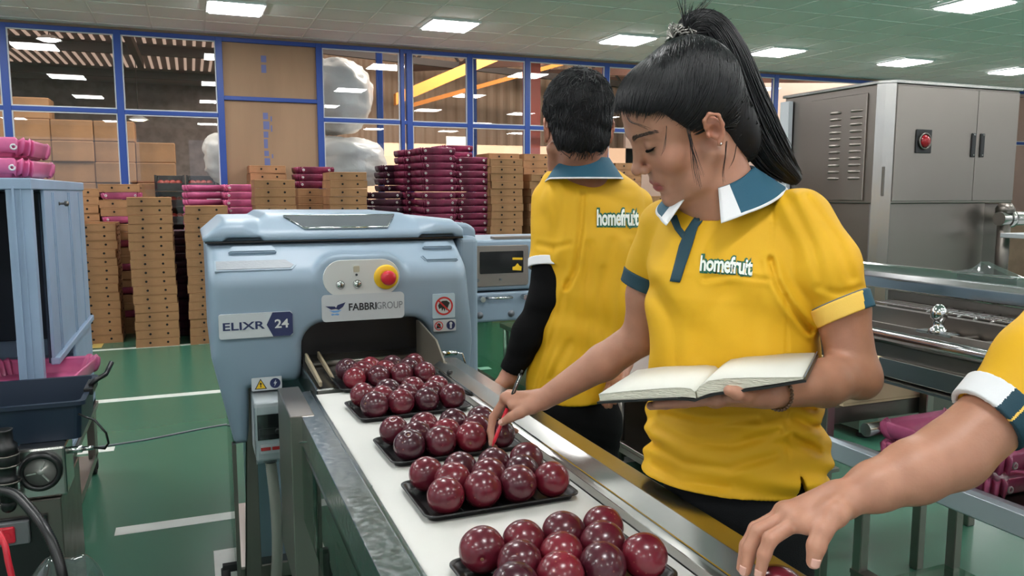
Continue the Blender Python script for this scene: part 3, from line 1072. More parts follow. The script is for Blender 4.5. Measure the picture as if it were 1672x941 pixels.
mb = MB()
secs = []
for off in (0.0035, 0.0065):
    secs.append([lidp(*q, off) for q in ((0.345, 0.012), (0.625, 0.012), (0.665, 0.088), (0.285, 0.088))])
mb.loft(secs, smooth=False)
M['smoke'] = pmat('smoked_window', (92, 96, 100), 0.18, var=0.1, vscale=5)
mb.build('lid_window', M['smoke'], mach, world=True)
mb = MB()
q = [lidp(*a, 0.004) for a in ((0.345, 0.012), (0.625, 0.012), (0.665, 0.088), (0.285, 0.088))]
mb.tube(q, 0.004, 8, closed=True)
mb.build('window_gasket', M['chrome'], mach, world=True)

# grey light strip and pressed pads on the shoulder
sl_n = Vector((0, -0.62, 0.78)).normalized(); sl_t = Vector((0, 0.78, 0.62)).normalized()


def shp(x, s, off):
    return Vector((x, Y0 + 0.012, 1.172)) + sl_t * s + sl_n * off


mb = MB()
mb.loft([[shp(x, s, o_) for x, s in ((0.062, 0.012), (0.285, 0.012), (0.296, 0.026), (0.272, 0.05), (0.062, 0.05))] for o_ in (-0.006, 0.003)], smooth=False)
mb.build('indicator_strip', pmat('grey_lens', (136, 142, 148), 0.35, bump=0.2, bscale=60, stretch=(1, 1, 8)), mach, world=True)
mb = MB()
mb.loft([[shp(x, s, o_) for x, s in ((0.062 - .005, 0.007), (0.289, 0.007), (0.304, 0.026), (0.275, 0.055), (0.062 - .005, 0.055))] for o_ in (-0.006, 0.0012)], smooth=False)
mb.build('strip_surround', M['machine'], mach, world=True)

for x0_, x1_ in ((0.10, 0.25), (0.735, 0.845)):
    mb = MB(); mb.loft([[shp(x, s, o_) for x, s in ((x0_, 0.082), (x1_, 0.082), (x1_ - 0.012, 0.112), (x0_ + 0.012, 0.112))] for o_ in (-0.01, 0.012)], smooth=False)
    bmesh.ops.bevel(mb.bm, geom=list(mb.bm.edges), offset=0.004, segments=2, affect='EDGES'); mb.build('lid_grip', M['machine'], mach, world=True)
mb = MB(); mb.loft([[shp(x, s, o_) for x, s in ((0.735, 0.02), (0.85, 0.02), (0.856, 0.05), (0.72, 0.05))] for o_ in (-0.012, 0.007)], smooth=False)
bmesh.ops.bevel(mb.bm, geom=list(mb.bm.edges), offset=0.005, segments=2, affect='EDGES'); mb.build('pressed_pad', M['machine'], mach, world=True)
mb = MB(); mb.box((0.034, 2.706, 1.2585), (0.895, 3.41, 1.2635)); mb.build('lid_seal', M['black'], mach, world=True)
# switch plate
yp = Y0 - 0.003


def stadium(cx, cz, hw, r, n=14):
    return [(cx + hw + r * math.cos(a), cz + r * math.sin(a)) for a in [(-PI / 2 + PI * k / n) for k in range(n + 1)]] + \
           [(cx - hw + r * math.cos(a), cz + r * math.sin(a)) for a in [(PI / 2 + PI * k / n) for k in range(n + 1)]]


plate = MB().prism(stadium(0.508, 1.142, 0.066, 0.06), yp - 0.003, yp + 0.004, 'Y', 0.001, 1).build('switch_plate', M['white'], mach, world=True)
for xx in (0.437, 0.492):
    b_ = MB(); b_.lathe([(0.0145, 0), (0.0145, 0.004), (0.011, 0.006), (0.010, 0.012), (0.0, 0.012)], (xx, yp - 0.002, 1.122), (0, -1, 0), 20, sharp=False)
    b_.mat(1); b_.box((xx - 0.0015, yp - 0.0155, 1.114), (xx + 0.0015, yp - 0.013, 1.130))
    b_.build('key_switch', [M['chrome'], M['black']], mach, world=True)
mb = MB(); mb.prism(rrect(0.028, 0.042, 0.006, 4, 0.490, 1.166), yp - 0.0045, yp - 0.002, 'Y'); mb.mat(1); mb.prism(rrect(0.02, 0.02, 0.003, 3, 0.490, 1.172), yp - 0.0075, yp - 0.004, 'Y'); mb.mat(2); mb.lathe([(0.004, 0), (0.004, 0.002)], (0.49, yp - 0.0045, 1.153), (0, -1, 0), 12)
mb.build('rocker_switch', [M['white'], pmat('beige_button', (180, 172, 150), 0.4), M['ink']], mach, world=True)
es = MB().lathe([(0.041, 0), (0.041, 0.005), (0.036, 0.009), (0.02, 0.0095), (0.0, 0.0095)], (0.588, yp - 0.002, 1.142), (0, -1, 0), 32).build('emergency_stop_collar', M['yellow'], mach, world=True)
MB().lathe([(0.014, 0.0), (0.014, 0.016), (0.024, 0.018), (0.0245, 0.034), (0.021, 0.041), (0.012, 0.044), (0, 0.0445)], (0.588, yp - 0.010, 1.142), (0, -1, 0), 28).build('emergency_stop_button', M['red'], mach, world=True)

# ---- lettering: real letter shapes cut from film
def text_mesh(txt, size, align='CENTER', offset=0.0, extrude=0.0, shear=0.0, spacing=1.0):
    c = bpy.data.curves.new('lettering', 'FONT')
    c.body = txt; c.size = size; c.align_x = align; c.align_y = 'CENTER'; c.offset = offset; c.extrude = extrude; c.shear = shear; c.space_character = spacing
    c.resolution_u = 4
    o = bpy.data.objects.new('lettering_tmp', c); COL.objects.link(o)
    dg = bpy.context.evaluated_depsgraph_get(); dg.update()
    me = bpy.data.meshes.new_from_object(o.evaluated_get(dg))
    vs = [tuple(v.co) for v in me.vertices]; fs = [tuple(p.vertices) for p in me.polygons]
    bpy.data.objects.remove(o); bpy.data.curves.remove(c); bpy.data.meshes.remove(me)
    return vs, fs


def text_on(name, txt, size, M4, mat, parent, sx=1.0, bold=0.0, **kw):
    vs, fs = text_mesh(txt, size, offset=bold, extrude=0.0004, **kw)
    vs = [M4 @ Vector((v[0] * sx, v[1], v[2])) for v in vs]
    return mesh_obj(name, vs, fs, mat, parent, world=True)


def face_y(x, y, z):
    """text plane facing the camera side (-Y)"""
    return Matrix.Translation((x, y, z)) @ Matrix.Rotation(PI / 2, 4, 'X')


ly = Y0 - 0.005


def yprism(name, poly, y0, y1, mat, parent): return MB().prism(poly, y0, y1, 'Y').build(name, mat, parent, world=True)


p1 = yprism('maker_label', rrect(0.272, 0.088, 0.013, 5, 0.512, 1.046), ly - 0.0015, ly + 0.006, M['label'], mach)
p1.rotation_euler = (0, 0, 0)
ty = ly - 0.0022
text_on('maker_lettering', 'FABBRI', 0.033, face_y(0.461, ty, 1.046), M['ink'], mach, sx=0.92, bold=0.0008, align='LEFT')
text_on('maker_lettering', 'GROUP', 0.033, face_y(0.553, ty, 1.046), M['greyink'], mach, sx=0.80, align='LEFT')
mb = MB()
mb.prism([(0.387, 1.054), (0.417, 1.052), (0.424, 1.044), (0.405, 1.042)], ty - 0.0006, ty, 'Y'); mb.prism([(0.420, 1.044), (0.426, 1.056), (0.452, 1.064), (0.444, 1.050), (0.430, 1.040)], ty - 0.0006, ty, 'Y')
mb.build('bird_mark', M['labelnavy'], mach, world=True)
mb = MB()
mb.prism([(0.398, 1.040), (0.42, 1.038), (0.440, 1.040), (0.428, 1.032), (0.412, 1.032)], ty - 0.0006, ty, 'Y'); mb.prism([(0.404, 1.026), (0.409, 1.029), (0.416, 1.027), (0.424, 1.029), (0.432, 1.026), (0.428, 1.022), (0.416, 1.024), (0.408, 1.022)], ty - 0.0006, ty, 'Y')
mb.build('bird_mark', M['lightblueprint'], mach, world=True)

p2 = yprism('model_label', rrect(0.222, 0.078, 0.008, 4, 0.172, 1.005), ly - 0.0015, ly + 0.008, M['label'], mach)
yprism('model_label_tab', [(0.222, 0.9665), (0.275, 0.9665), (0.283, 0.974), (0.283, 1.036), (0.275, 1.0435), (0.222, 1.0435), (0.203, 1.005)], ty - 0.0006, ty, M['labelnavy'], mach)
text_on('model_lettering', 'ELIXR', 0.034, face_y(0.133, ty, 1.004), M['labelnavy'], mach, sx=1.45, bold=0.0007)
text_on('model_lettering', '24', 0.038, face_y(0.249, ty - 0.0010, 1.005), M['white'], mach, sx=1.15, bold=0.0008)


def disc(mb, x, z, r, y, n=28): return mb.lathe([(r, 0), (r, 0.0006)], (x, y, z), (0, -1, 0), n)


def ringd(name, x, z, r0, r1, y, mat, slash=True):
    mb = MB()
    n = 32
    for rr in ((r0, r1),):
        a = [mb.bm.verts.new((x + r0 * math.cos(k * 2 * PI / n), y, z + r0 * math.sin(k * 2 * PI / n))) for k in range(n)]
        b = [mb.bm.verts.new((x + r1 * math.cos(k * 2 * PI / n), y, z + r1 * math.sin(k * 2 * PI / n))) for k in range(n)]
        for k in range(n): mb.bm.faces.new((a[k], a[(k + 1) % n], b[(k + 1) % n], b[k]))
    if slash:
        c, s_ = math.cos(PI / 4), math.sin(PI / 4); w = (r1 - r0) * 0.45
        mb.quad([(x - c * r0 - w * s_, y - 0.0002, z + s_ * r0 - w * c), (x - c * r0 + w * s_, y - 0.0002, z + s_ * r0 + w * c), (x + c * r0 + w * s_, y - 0.0002, z - s_ * r0 + w * c), (x + c * r0 - w * s_, y - 0.0002, z - s_ * r0 - w * c)])
    return mb.build(name, mat, mach, world=True)


# hazard stickers right of the mouth
st = yprism('hand_sticker', rrect(0.08, 0.084, 0.004, 3, 0.787, 1.034), ly, ly + 0.006, pmat('pale_blue_film', (176, 196, 208), 0.4), mach)
mb = MB(); disc(mb, 0.787, 1.034, 0.031, ly - 0.0004); mb.build('sticker_disc', M['label'], mach, world=True)
hand = [(0.766, 1.036), (0.772, 1.046), (0.782, 1.052), (0.797, 1.052), (0.808, 1.044), (0.804, 1.036), (0.800, 1.026), (0.795, 1.018), (0.792, 1.026), (0.789, 1.014), (0.785, 1.026), (0.780, 1.016), (0.778, 1.028), (0.770, 1.024)]
yprism('hand_symbol', hand, ly - 0.0016, ly - 0.0010, M['ink'], mach)
ringd('prohibition_ring', 0.787, 1.034, 0.026, 0.032, ly - 0.0020, M['redprint'])
yprism('small_sticker', rrect(0.08, 0.040, 0.003, 3, 0.790, 0.966), ly + 0.001, ly + 0.007, M['label'], mach)
mb = MB(); mb.sphere((0.768, ly - 0.0, 0.968), (0.007, 0.0007, 0.007), 12, 6); mb.box((0.760, ly - 0.0006, 0.957), (0.776, ly, 0.964)); mb.build('person_symbol', M['ink'], mach, world=True)
ringd('prohibition_ring', 0.768, 0.966, 0.0125, 0.0155, ly - 0.0012, M['redprint'])
mb = MB(); disc(mb, 0.811, 0.966, 0.0155, ly - 0.0002); mb.build('mandatory_disc', M['labelnavy'], mach, world=True)
mb = MB(); mb.sphere((0.811, ly - 0.0012, 0.972), (0.0055, 0.0006, 0.0055), 12, 6); mb.box((0.8075, ly - 0.0016, 0.955), (0.8145, ly - 0.001, 0.967)); mb.build('figure_symbol', M['label'], mach, world=True)
# warning plate low on the left leg (the face leans inward there)
wy = Y0 + 0.045
yprism('warning_plate', rrect(0.094, 0.043, 0.003, 3, 0.200, 0.806), wy - 0.012, wy, M['label'], mach)
mb = MB(); mb.prism([(0.162, 0.790), (0.200, 0.790), (0.181, 0.824)], wy - 0.0135, wy - 0.0125, 'Y'); mb.build('warning_triangle', M['ink'], mach, world=True)
mb = MB(); mb.prism([(0.1665, 0.7925), (0.1955, 0.7925), (0.181, 0.8195)], wy - 0.0145, wy - 0.0138, 'Y'); mb.build('warning_triangle', M['yellow'], mach, world=True)
mb = MB(); mb.box((0.1795, wy - 0.0155, 0.796), (0.1825, wy - 0.0148, 0.811)); mb.prism([(0.176, 0.806), (0.186, 0.806), (0.181, 0.813)], wy - 0.0155, wy - 0.0148, 'Y'); mb.build('warning_bolt', M['ink'], mach, world=True)
mb = MB(); disc(mb, 0.226, 0.806, 0.0165, wy - 0.0125); mb.build('mandatory_disc', M['labelnavy'], mach, world=True)
mb = MB(); mb.prism([(0.221, 0.806), (0.229, 0.818), (0.227, 0.810), (0.232, 0.810), (0.223, 0.795), (0.225, 0.804)], wy - 0.0142, wy - 0.0134, 'Y'); mb.build('figure_symbol', M['label'], mach, world=True)

# ---- base
mb = MB(); mb.box((0.155, 2.86, 0.10), (0.86, 3.4, 0.80), 0.01); mb.mat(1); mb.box((0.10, 2.80, 0.06), (0.86, 3.42, 0.12), 0.006)
mb.build('base_housing', [M['machine'], M['steel']], mach, world=True)
mb = MB(); mb.prism([(2.76, 0.06), (3.3, 0.06), (3.3, 0.60), (2.70, 0.60)], 0.092, 0.1, 'X'); mb.build('acrylic_side_guard', M['acrylic'], mach, world=True)
mb = MB(); mb.box((0.088, 2.68, 0.05), (0.1, 2.72, 0.60)); mb.build('guard_edge', M['darksteel'], mach, world=True)
mb = MB(); mb.prism([(0.112, 0.03), (0.168, 0.03), (0.168, 0.80), (0.134, 0.80), (0.134, 0.60)], 2.72, 2.76, 'Y', 0.003, 1); mb.build('front_column', M['darksteel'], mach, world=True)
for (x, y) in ((0.13, 2.98), (0.8, 2.95), (0.13, 3.35), (0.8, 3.35)):
    mb = MB(); mb.cyl((x - 0.012, y, 0.045), (x + 0.012, y, 0.045), 0.045, 20, 0.005); mb.box((x - 0.02, y - 0.02, 0.04), (x - 0.014, y + 0.02, 0.115)); mb.box((x + 0.014, y - 0.02, 0.04), (x + 0.02, y + 0.02, 0.115)); mb.box((x - 0.03, y - 0.03, 0.105), (x + 0.03, y + 0.03, 0.115))
    mb.build('caster', M['blackmatte'], mach, world=True)
mb = MB(); mb.lathe([(0.02, 0), (0.026, 0.01), (0.022, 0.02), (0.016, 0.05), (0.016, 0.1)], (0.055, 2.86, 0.0), n=16); mb.box((0.045, 2.86 - 0.012, 0.09), (0.11, 2.86 + 0.012, 0.115)); mb.build('levelling_foot', M['blackmatte'], mach, world=True)
# junction box with a clear cover, and its hose
jb = MB().box((0.152, 2.52, 0.585), (0.245, 2.70, 0.775), 0.006).build('junction_box', pmat('grey_enclosure', (168, 174, 178), 0.4), mach, world=True)
mb = MB(); mb.box((0.158, 2.516, 0.655), (0.240, 2.522, 0.735)); mb.build('switch_recess', M['screen'], jb, world=False)
c_ = bpy.data.objects[jb.name]
for ch in jb.children: ch.location = -Vector(mach.location)
mb = MB()
mb.box((0.150, 2.490, 0.59), (0.250, 2.494, 0.765)); mb.box((0.150, 2.49, 0.59), (0.153, 2.54, 0.765)); mb.box((0.247, 2.49, 0.59), (0.250, 2.54, 0.765)); mb.box((0.15, 2.49, 0.588), (0.25, 2.54, 0.592))
mb.build('clear_cover', M['glass'], mach, world=True)
mb = MB(); mb.box((0.166, 2.513, 0.612), (0.236, 2.519, 0.640)); mb.build('breaker_label', M['label'], mach, world=True)
mb = MB(); mb.box((0.166, 2.510, 0.622), (0.195, 2.5135, 0.632)); mb.box((0.2, 2.510, 0.622), (0.236, 2.5135, 0.632)); mb.build('breaker_switch', M['redprint'], mach, world=True)
mb = MB(); mb.box((0.163, 2.510, 0.672), (0.236, 2.516, 0.692)); mb.lathe([(0.008, 0), (0.008, 0.006), (0.005, 0.008)], (0.218, 2.511, 0.682), (0, -1, 0), 14); mb.build('relay', M['black'], mach, world=True)
mb = MB(); mb.tube([(0.2, 2.6, 0.59), (0.2, 2.6, 0.555)], 0.02, 14); mb.build('hose_gland', M['black'], mach, world=True)
pts = []; rs = []
for i in range(150):
    t = i / 149
    pts.append((0.2 + 0.015 * math.sin(t * 3), 2.6 + 0.12 * t * t, 0.56 - t * 0.54 + 0.0)); rs.append(0.0165 + (0.0018 if i % 2 else -0.0012))
MB().tube(pts, rs, 14).build('ribbed_hose', pmat('grey_hose', (142, 142, 134), 0.5), mach, world=True)
pts = [(0.245, 2.62, 0.6 - 0.02 * i + 0.0) for i in range(12)]
MB().tube([(0.235, 2.66, 0.62), (0.238, 2.66, 0.5), (0.25, 2.62, 0.36), (0.262, 2.6, 0.24)], 0.006, 8).build('grey_cable', pmat('grey_cable_skin', (120, 126, 128), 0.5), mach, world=True)

M['guide'] = pmat('beige_guide', (150, 136, 112), 0.45)
# ---- tunnel feed: finger plate, guides
mb = MB(); mb.box((0.312, 2.302, 0.78), (0.735, 2.74, 0.853), 0.004); mb.build('transfer_bed', M['steelx'], mach, world=True)
mb = MB()
for i in range(6):
    mb.tube([(0.33 + i * 0.005, 2.62 + i * 0.03, 0.862), (0.72, 2.62 + i * 0.03, 0.862)], 0.012, 10)
mb.build('feed_roller', M['darksteel'], mach, world=True)
mb = MB(); mb.prism([(2.3, 0.86), (2.62, 0.872), (2.62, 0.90), (2.3, 0.875)], 0.320, 0.329, 'X', 0.002, 1); mb.build('feed_guide', M['guide'], mach, world=True)
mb = MB(); mb.prism([(2.36, 0.86), (2.66, 0.872), (2.66, 0.895), (2.36, 0.872)], 0.366, 0.374, 'X', 0.002, 1); mb.build('feed_guide', M['guide'], mach, world=True)
mb = MB(); mb.prism([(2.30, 0.856), (2.64, 0.856), (2.64, 0.985), (2.60, 0.985), (2.40, 0.955), (2.32, 0.905)], 0.700, 0.706, 'X', 0.002, 1); mb.build('side_guide_plate', pmat('grey_beige_plate', (150, 142, 128), 0.35, 0.7), mach, world=True)
mb = MB(); mb.lathe([(0.018, 0), (0.02, 0.006), (0.012, 0.014), (0.012, 0.02)], (0.712, 2.36, 0.872), (1, 0, 0), 16); mb.tube([(0.71, 2.42, 0.905), (0.775, 2.42, 0.905)], 0.0085, 12); mb.tube([(0.775, 2.42, 0.905), (0.795, 2.42, 0.90), (0.80, 2.40, 0.865)], 0.003, 8)
mb.build('guide_clamp', M['chrome'], mach, world=True)

# ---- column and display module behind, on the right
mb = MB(); mb.box((0.885, 2.74, 0.60), (0.965, 3.3, 1.262), 0.02, 4); mb.build('side_column', M['machine'], mach, world=True)
mb = MB(); mb.prism([(0.88, 1.21), (0.94, 1.21), (0.978, 1.235), (0.978, 1.285), (0.945, 1.308), (0.88, 1.312)], 2.80, 3.4, 'Y', 0.014, 3); mb.build('column_cap', M['machine'], mach, world=True)
mb = MB(); mb.box((0.985, 3.30, 0.985), (1.62, 3.74, 1.212), 0.012, 3); mb.build('display_housing', M['machine'], mach, world=True)
mb = MB(); mb.box((0.985, 3.296, 0.845), (1.62, 3.74, 0.978), 0.01, 3); mb.build('drawer_front', M['machine'], mach, world=True)
mb = MB(); mb.prism(rrect(0.272, 0.182, 0.012, 4, 1.262, 1.096), 3.292, 3.302, 'Y', 0.002, 1); mb.build('display_bezel', M['steel'], mach, world=True)
sc = MB().prism(rrect(0.206, 0.098, 0.004, 3, 1.268, 1.112), 3.288, 3.293, 'Y').build('screen', M['screen'], mach, world=True)
mb = MB(); mb.prism([(1.318, 1.076), (1.36, 1.072), (1.362, 1.09), (1.352, 1.094), (1.342, 1.106), (1.330, 1.092), (1.318, 1.09)], 3.2868, 3.2878, 'Y'); mb.prism([(1.318, 1.122), (1.366, 1.120), (1.366, 1.130), (1.318, 1.132)], 3.2868, 3.2878, 'Y')
mb.build('screen_sticker', M['yellow'], mach, world=True)
mb = MB(); mb.lathe([(0.005, 0), (0.005, 0.006)], (1.262, 3.29, 1.036), (0, -1, 0), 12); mb.lathe([(0.008, 0), (0.008, 0.006)], (1.152, 3.29, 1.036), (0, -1, 0), 12); mb.build('bezel_button', M['greyink'], mach, world=True)
mb = MB(); mb.tube([(1.2, 3.296, 0.956), (1.2, 3.262, 0.956), (1.305, 3.262, 0.956), (1.305, 3.296, 0.956)], 0.0065, 10); mb.build('handle', M['chrome'], mach, world=True)
for xx in (1.168, 1.372):
    mb = MB(); mb.lathe([(0.012, 0), (0.012, 0.012), (0.007, 0.016), (0.007, 0.03), (0.012, 0.034), (0.012, 0.042)], (xx, 3.3, 0.953), (0, -1, 0), 14); mb.build('latch_knob', M['chrome'], mach, world=True)
for xx in (1.165, 1.315):
    mb = MB(); mb.lathe([(0.016, 0), (0.016, 0.003), (0.009, 0.003), (0.009, 0.007), (0, 0.007)], (xx, 3.297, 0.878), (0, -1, 0), 18); mb.build('lock', M['greyink'], mach, world=True)
mb = MB(); mb.box((1.24, 3.31, 1.214), (1.62, 3.36, 1.224)); mb.build('top_strip', M['steel'], mach, world=True)
mb = MB(); mb.box((0.99, 3.36, 0.16), (1.66, 3.366, 0.845)); mb.build('acrylic_front_guard', M['acrylic'], mach, world=True)
mb = MB(); mb.box((1.0, 3.38, 0.02), (1.04, 3.7, 0.85)); mb.box((1.58, 3.38, 0.02), (1.62, 3.7, 0.85)); mb.build('module_leg', M['steel'], mach, world=True)
mb = MB(); mb.box((1.10, 2.72, 0.60), (1.15, 3.36, 0.645), 0.004); mb.box((1.10, 2.72, 0.02), (1.14, 2.76, 0.6)); mb.build('side_rail', M['steelx'], mach, world=True)

# ------------------------------------------------------------------ infeed conveyor
conv = thing('belt_conveyor', 'stainless belt conveyor with a white belt carrying trays of maroon fruit', 'conveyor', (0.48, 1.2, 0))
YN, YF = -0.25, 2.25
n = 10
prof = [(YN, 0.858), (YF - 0.03, 0.858)] + [(YF - 0.03 + 0.029 * math.sin(a), 0.829 + 0.029 * math.cos(a)) for a in [PI * k / n for k in range(1, n)]] + [(YF - 0.03, 0.80), (YN, 0.80)]
MB().prism(prof, 0.296, 0.666, 'X').build('belt', M['belt'], conv, world=True)
mb = MB(); mb.prism([(0.231, 0.78), (0.237, 0.78), (0.237, 0.858), (0.277, 0.858), (0.277, 0.852), (0.2945, 0.852), (0.2945, 0.8665), (0.288, 0.8665), (0.284, 0.866), (0.231, 0.866)], YN, 2.24, 'Y', 0.001, 1)
rl = mb.build('side_rail', M['scuffed'], conv, world=True)
mb = MB()
for yy in (1.45, 1.05, 1.9):
    mb.box((0.2835, yy - 0.0025, 0.8605), (0.2948, yy + 0.0025, 0.8672))
mb.box((0.2842, YN, 0.8662), (0.2885, 2.24, 0.8685))
mb.build('rail_lip', M['chrome'], conv, world=True)
mb = MB(); mb.prism([(0.668, 0.845), (0.672, 0.845), (0.674, 0.872), (0.679, 0.874), (0.712, 0.897), (0.750, 0.897), (0.753, 0.893), (0.753, 0.78), (0.758, 0.78), (0.758, 0.899), (0.753, 0.903), (0.710, 0.903), (0.676, 0.880), (0.668, 0.876)], YN, 2.36, 'Y', 0.0008, 1)
mb.build('side_rail', M['steelx'], conv, world=True)
mb = MB(); mb.box((0.679, YN, 0.8755), (0.684, 2.36, 0.884)); mb.build('rail_lip', M['chrome'], conv, world=True)
mb = MB(); mb.box((0.228, 0.2, 0.60), (0.231, 2.0, 0.79)); mb.box((0.758, 0.0, 0.60), (0.761, 2.3, 0.79)); mb.build('side_skirt', M['acrylic'], conv, world=True)
mb = MB(); mb.box((0.24, YN, 0.72), (0.75, 2.1, 0.78)); mb.build('bed_frame', M['steel'], conv, world=True)
for (x, y) in ((0.26, 0.3), (0.73, 0.3), (0.73, 2.1)):
    mb = MB(); mb.box((x - 0.02, y - 0.02, 0.03), (x + 0.02, y + 0.02, 0.75), 0.003); mb.lathe([(0.03, 0), (0.03, 0.01), (0.012, 0.03), (0.012, 0.05)], (x, y, 0), n=16); mb.build('leg', M['steel'], conv, world=True)
# drive housing at the far left end of the belt
mb = MB(); mb.box((0.203, 1.985, 0.41), (0.262, 2.30, 0.868), 0.002, 1); mb.build('drive_cover', M['steel'], conv, world=True)
mb = MB(); mb.box((0.262, 2.02, 0.42), (0.31, 2.3, 0.80)); mb.build('drive_plate', M['darksteel'], conv, world=True)
mb = MB(); mb.box((0.222, 1.981, 0.800), (0.250, 1.985, 0.803)); mb.lathe([(0.006, 0), (0.006, 0.006)], (0.254, 1.985, 0.785), (0, -1, 0), 10); mb.lathe([(0.008, 0), (0.008, 0.008), (0.004, 0.01)], (0.272, 2.02, 0.5), (0, -1, 0), 12); mb.build('cover_screw', M['chrome'], conv, world=True)
MB().tube([(0.268, 2.015, 0.79), (0.276, 2.012, 0.7), (0.272, 2.012, 0.58), (0.262, 2.012, 0.53)], 0.003, 6).build('cable', M['greyink'], conv, world=True)
mb = MB(); mb.box((0.232, 1.15, 0.50), (0.262, 1.62, 0.545), 0.003); mb.box((0.266, 1.15, 0.50), (0.296, 1.62, 0.545), 0.003); mb.box((0.236, 1.2, 0.545), (0.292, 1.24, 0.73)); mb.box((0.236, 1.5, 0.545), (0.292, 1.54, 0.73))
mb.build('support_bracket', M['darksteel'], conv, world=True)
mb = MB()
for yy in (2.22, 1.75): mb.lathe([(0.01, 0), (0.01, 0.006), (0.005, 0.012)], (0.69, yy, 0.885), (0, 0, 1), 12)
mb.tube([(0.67, 2.26, 0.885), (0.66, 2.10, 0.885), (0.675, 1.98, 0.885)], 0.004, 8)
mb.build('rail_fitting', M['black'], conv, world=True)
# ------------------------------------------------------------------ black trays and passion fruit
def fruit_mat():
    m = pmat('passion_fruit_skin', (112, 34, 44), 0.27, coat=0.2, spec=0.45, bump=0.03, bscale=18)
    nt = m.node_tree; N = nt.nodes; L = nt.links
    b = N['Principled BSDF']
    oi = N.new('ShaderNodeObjectInfo'); tc = N.new('ShaderNodeTexCoord')
    ad = N.new('ShaderNodeVectorMath'); ad.operation = 'ADD'
    cmb = N.new('ShaderNodeCombineXYZ')
    mu = N.new('ShaderNodeMath'); mu.operation = 'MULTIPLY'; mu.inputs[1].default_value = 40
    L.new(oi.outputs['Random'], mu.inputs[0]); L.new(mu.outputs[0], cmb.inputs[0]); L.new(mu.outputs[0], cmb.inputs[1])
    L.new(tc.outputs['Object'], ad.inputs[0]); L.new(cmb.outputs[0], ad.inputs[1])
    n1 = N.new('ShaderNodeTexNoise'); n1.inputs['Scale'].default_value = 16; n1.inputs['Detail'].default_value = 4
    L.new(ad.outputs[0], n1.inputs['Vector'])
    hue = N.new('ShaderNodeValToRGB')
    hue.color_ramp.elements[0].color = srgb(66, 26, 38); hue.color_ramp.elements[1].color = srgb(118, 30, 44)
    L.new(oi.outputs['Random'], hue.inputs['Fac'])
    mot = N.new('ShaderNodeValToRGB')
    mot.color_ramp.elements[0].position = 0.3; mot.color_ramp.elements[0].color = (0.55, 0.5, 0.6, 1)
    mot.color_ramp.elements[1].position = 0.7; mot.color_ramp.elements[1].color = (1.15, 1.1, 1.05, 1)
    L.new(n1.outputs['Fac'], mot.inputs['Fac'])
    mm = N.new('ShaderNodeMix'); mm.data_type = 'RGBA'; mm.blend_type = 'MULTIPLY'; mm.inputs[0].default_value = 1
    L.new(hue.outputs[0], mm.inputs[6]); L.new(mot.outputs[0], mm.inputs[7])
    vo = N.new('ShaderNodeTexVoronoi'); vo.inputs['Scale'].default_value = 110
    L.new(ad.outputs[0], vo.inputs['Vector'])
    vr = N.new('ShaderNodeValToRGB'); vr.color_ramp.elements[0].position = 0.08; vr.color_ramp.elements[0].color = (1, 1, 1, 1); vr.color_ramp.elements[1].position = 0.2; vr.color_ramp.elements[1].color = (0, 0, 0, 1)
    L.new(vo.outputs['Distance'], vr.inputs['Fac'])
    n2 = N.new('ShaderNodeTexNoise'); n2.inputs['Scale'].default_value = 22
    L.new(ad.outputs[0], n2.inputs['Vector'])
    gt = N.new('ShaderNodeMapRange'); gt.inputs['From Min'].default_value = 0.5; gt.inputs['From Max'].default_value = 0.7
    L.new(n2.outputs['Fac'], gt.inputs['Value'])
    ml = N.new('ShaderNodeMath'); ml.operation = 'MULTIPLY'; L.new(vr.outputs[0], ml.inputs[0]); L.new(gt.outputs[0], ml.inputs[1])
    m2 = N.new('ShaderNodeMath'); m2.operation = 'MULTIPLY'; m2.inputs[1].default_value = 0.5; L.new(ml.outputs[0], m2.inputs[0])
    mx = N.new('ShaderNodeMix'); mx.data_type = 'RGBA'
    L.new(m2.outputs[0], mx.inputs[0]); L.new(mm.outputs[2], mx.inputs[6]); mx.inputs[7].default_value = srgb(196, 120, 96)
    L.new(mx.outputs[2], b.inputs['Base Color'])
    return m


M['fruit'] = fruit_mat()


def fruit_mesh(seed, r=0.0335):
    vs = []; fs = []; U, V = 40, 26
    sd = Vector((seed * 3.7, seed * 1.3, 0))
    for j in range(V + 1):
        t = PI * j / V
        for i in range(U):
            a = 2 * PI * i / U
            d = Vector((math.sin(t) * math.cos(a), math.sin(t) * math.sin(a), math.cos(t)))
            rr = r * (1 + 0.022 * mnoise.noise(d * 1.4 + sd) + 0.006 * mnoise.noise(d * 4 + sd))
            # stem dimple and blossom tip
            rr *= 1 - 0.10 * math.exp(-(t / 0.13) ** 2) + 0.02 * math.exp(-((PI - t) / 0.1) ** 2)
            vs.append(d * rr)
    for j in range(V):
        for i in range(U):
            fs.append((j * U + i, (j + 1) * U + i, (j + 1) * U + (i + 1) % U, j * U + (i + 1) % U))
    return vs, fs


FRUITS = []
M['calyx'] = pmat('stem_scar', (120, 84, 60), 0.7)
for s_ in range(5):
    v, f = fruit_mesh(s_ + 1)
    o = mesh_obj('passion_fruit', v, f, M['fruit'], smooth=True)
    c = MB().lathe([(0.0, 0.0008), (0.0025, 0.0012), (0.0042, 0.0), (0.0048, -0.0016)], (0, 0, 0.0302), n=12, cap=False).build('stem_scar', M['calyx'], o)
    FRUITS.append([o, False])


def put_fruit(x, y, z, label, group, pick=None, scale=1.0):
    i = random.randrange(5) if pick is None else pick
    o, used = FRUITS[i]
    if used: o = copy_thing(o)
    else: FRUITS[i][1] = True
    o.location = (x, y, z)
    o.rotation_euler = (random.uniform(-1.9, 1.9), random.uniform(-1.9, 1.9), random.uniform(0, 6))
    o.scale = (scale,) * 3
    tag(o, label, 'fruit', group)
    return o


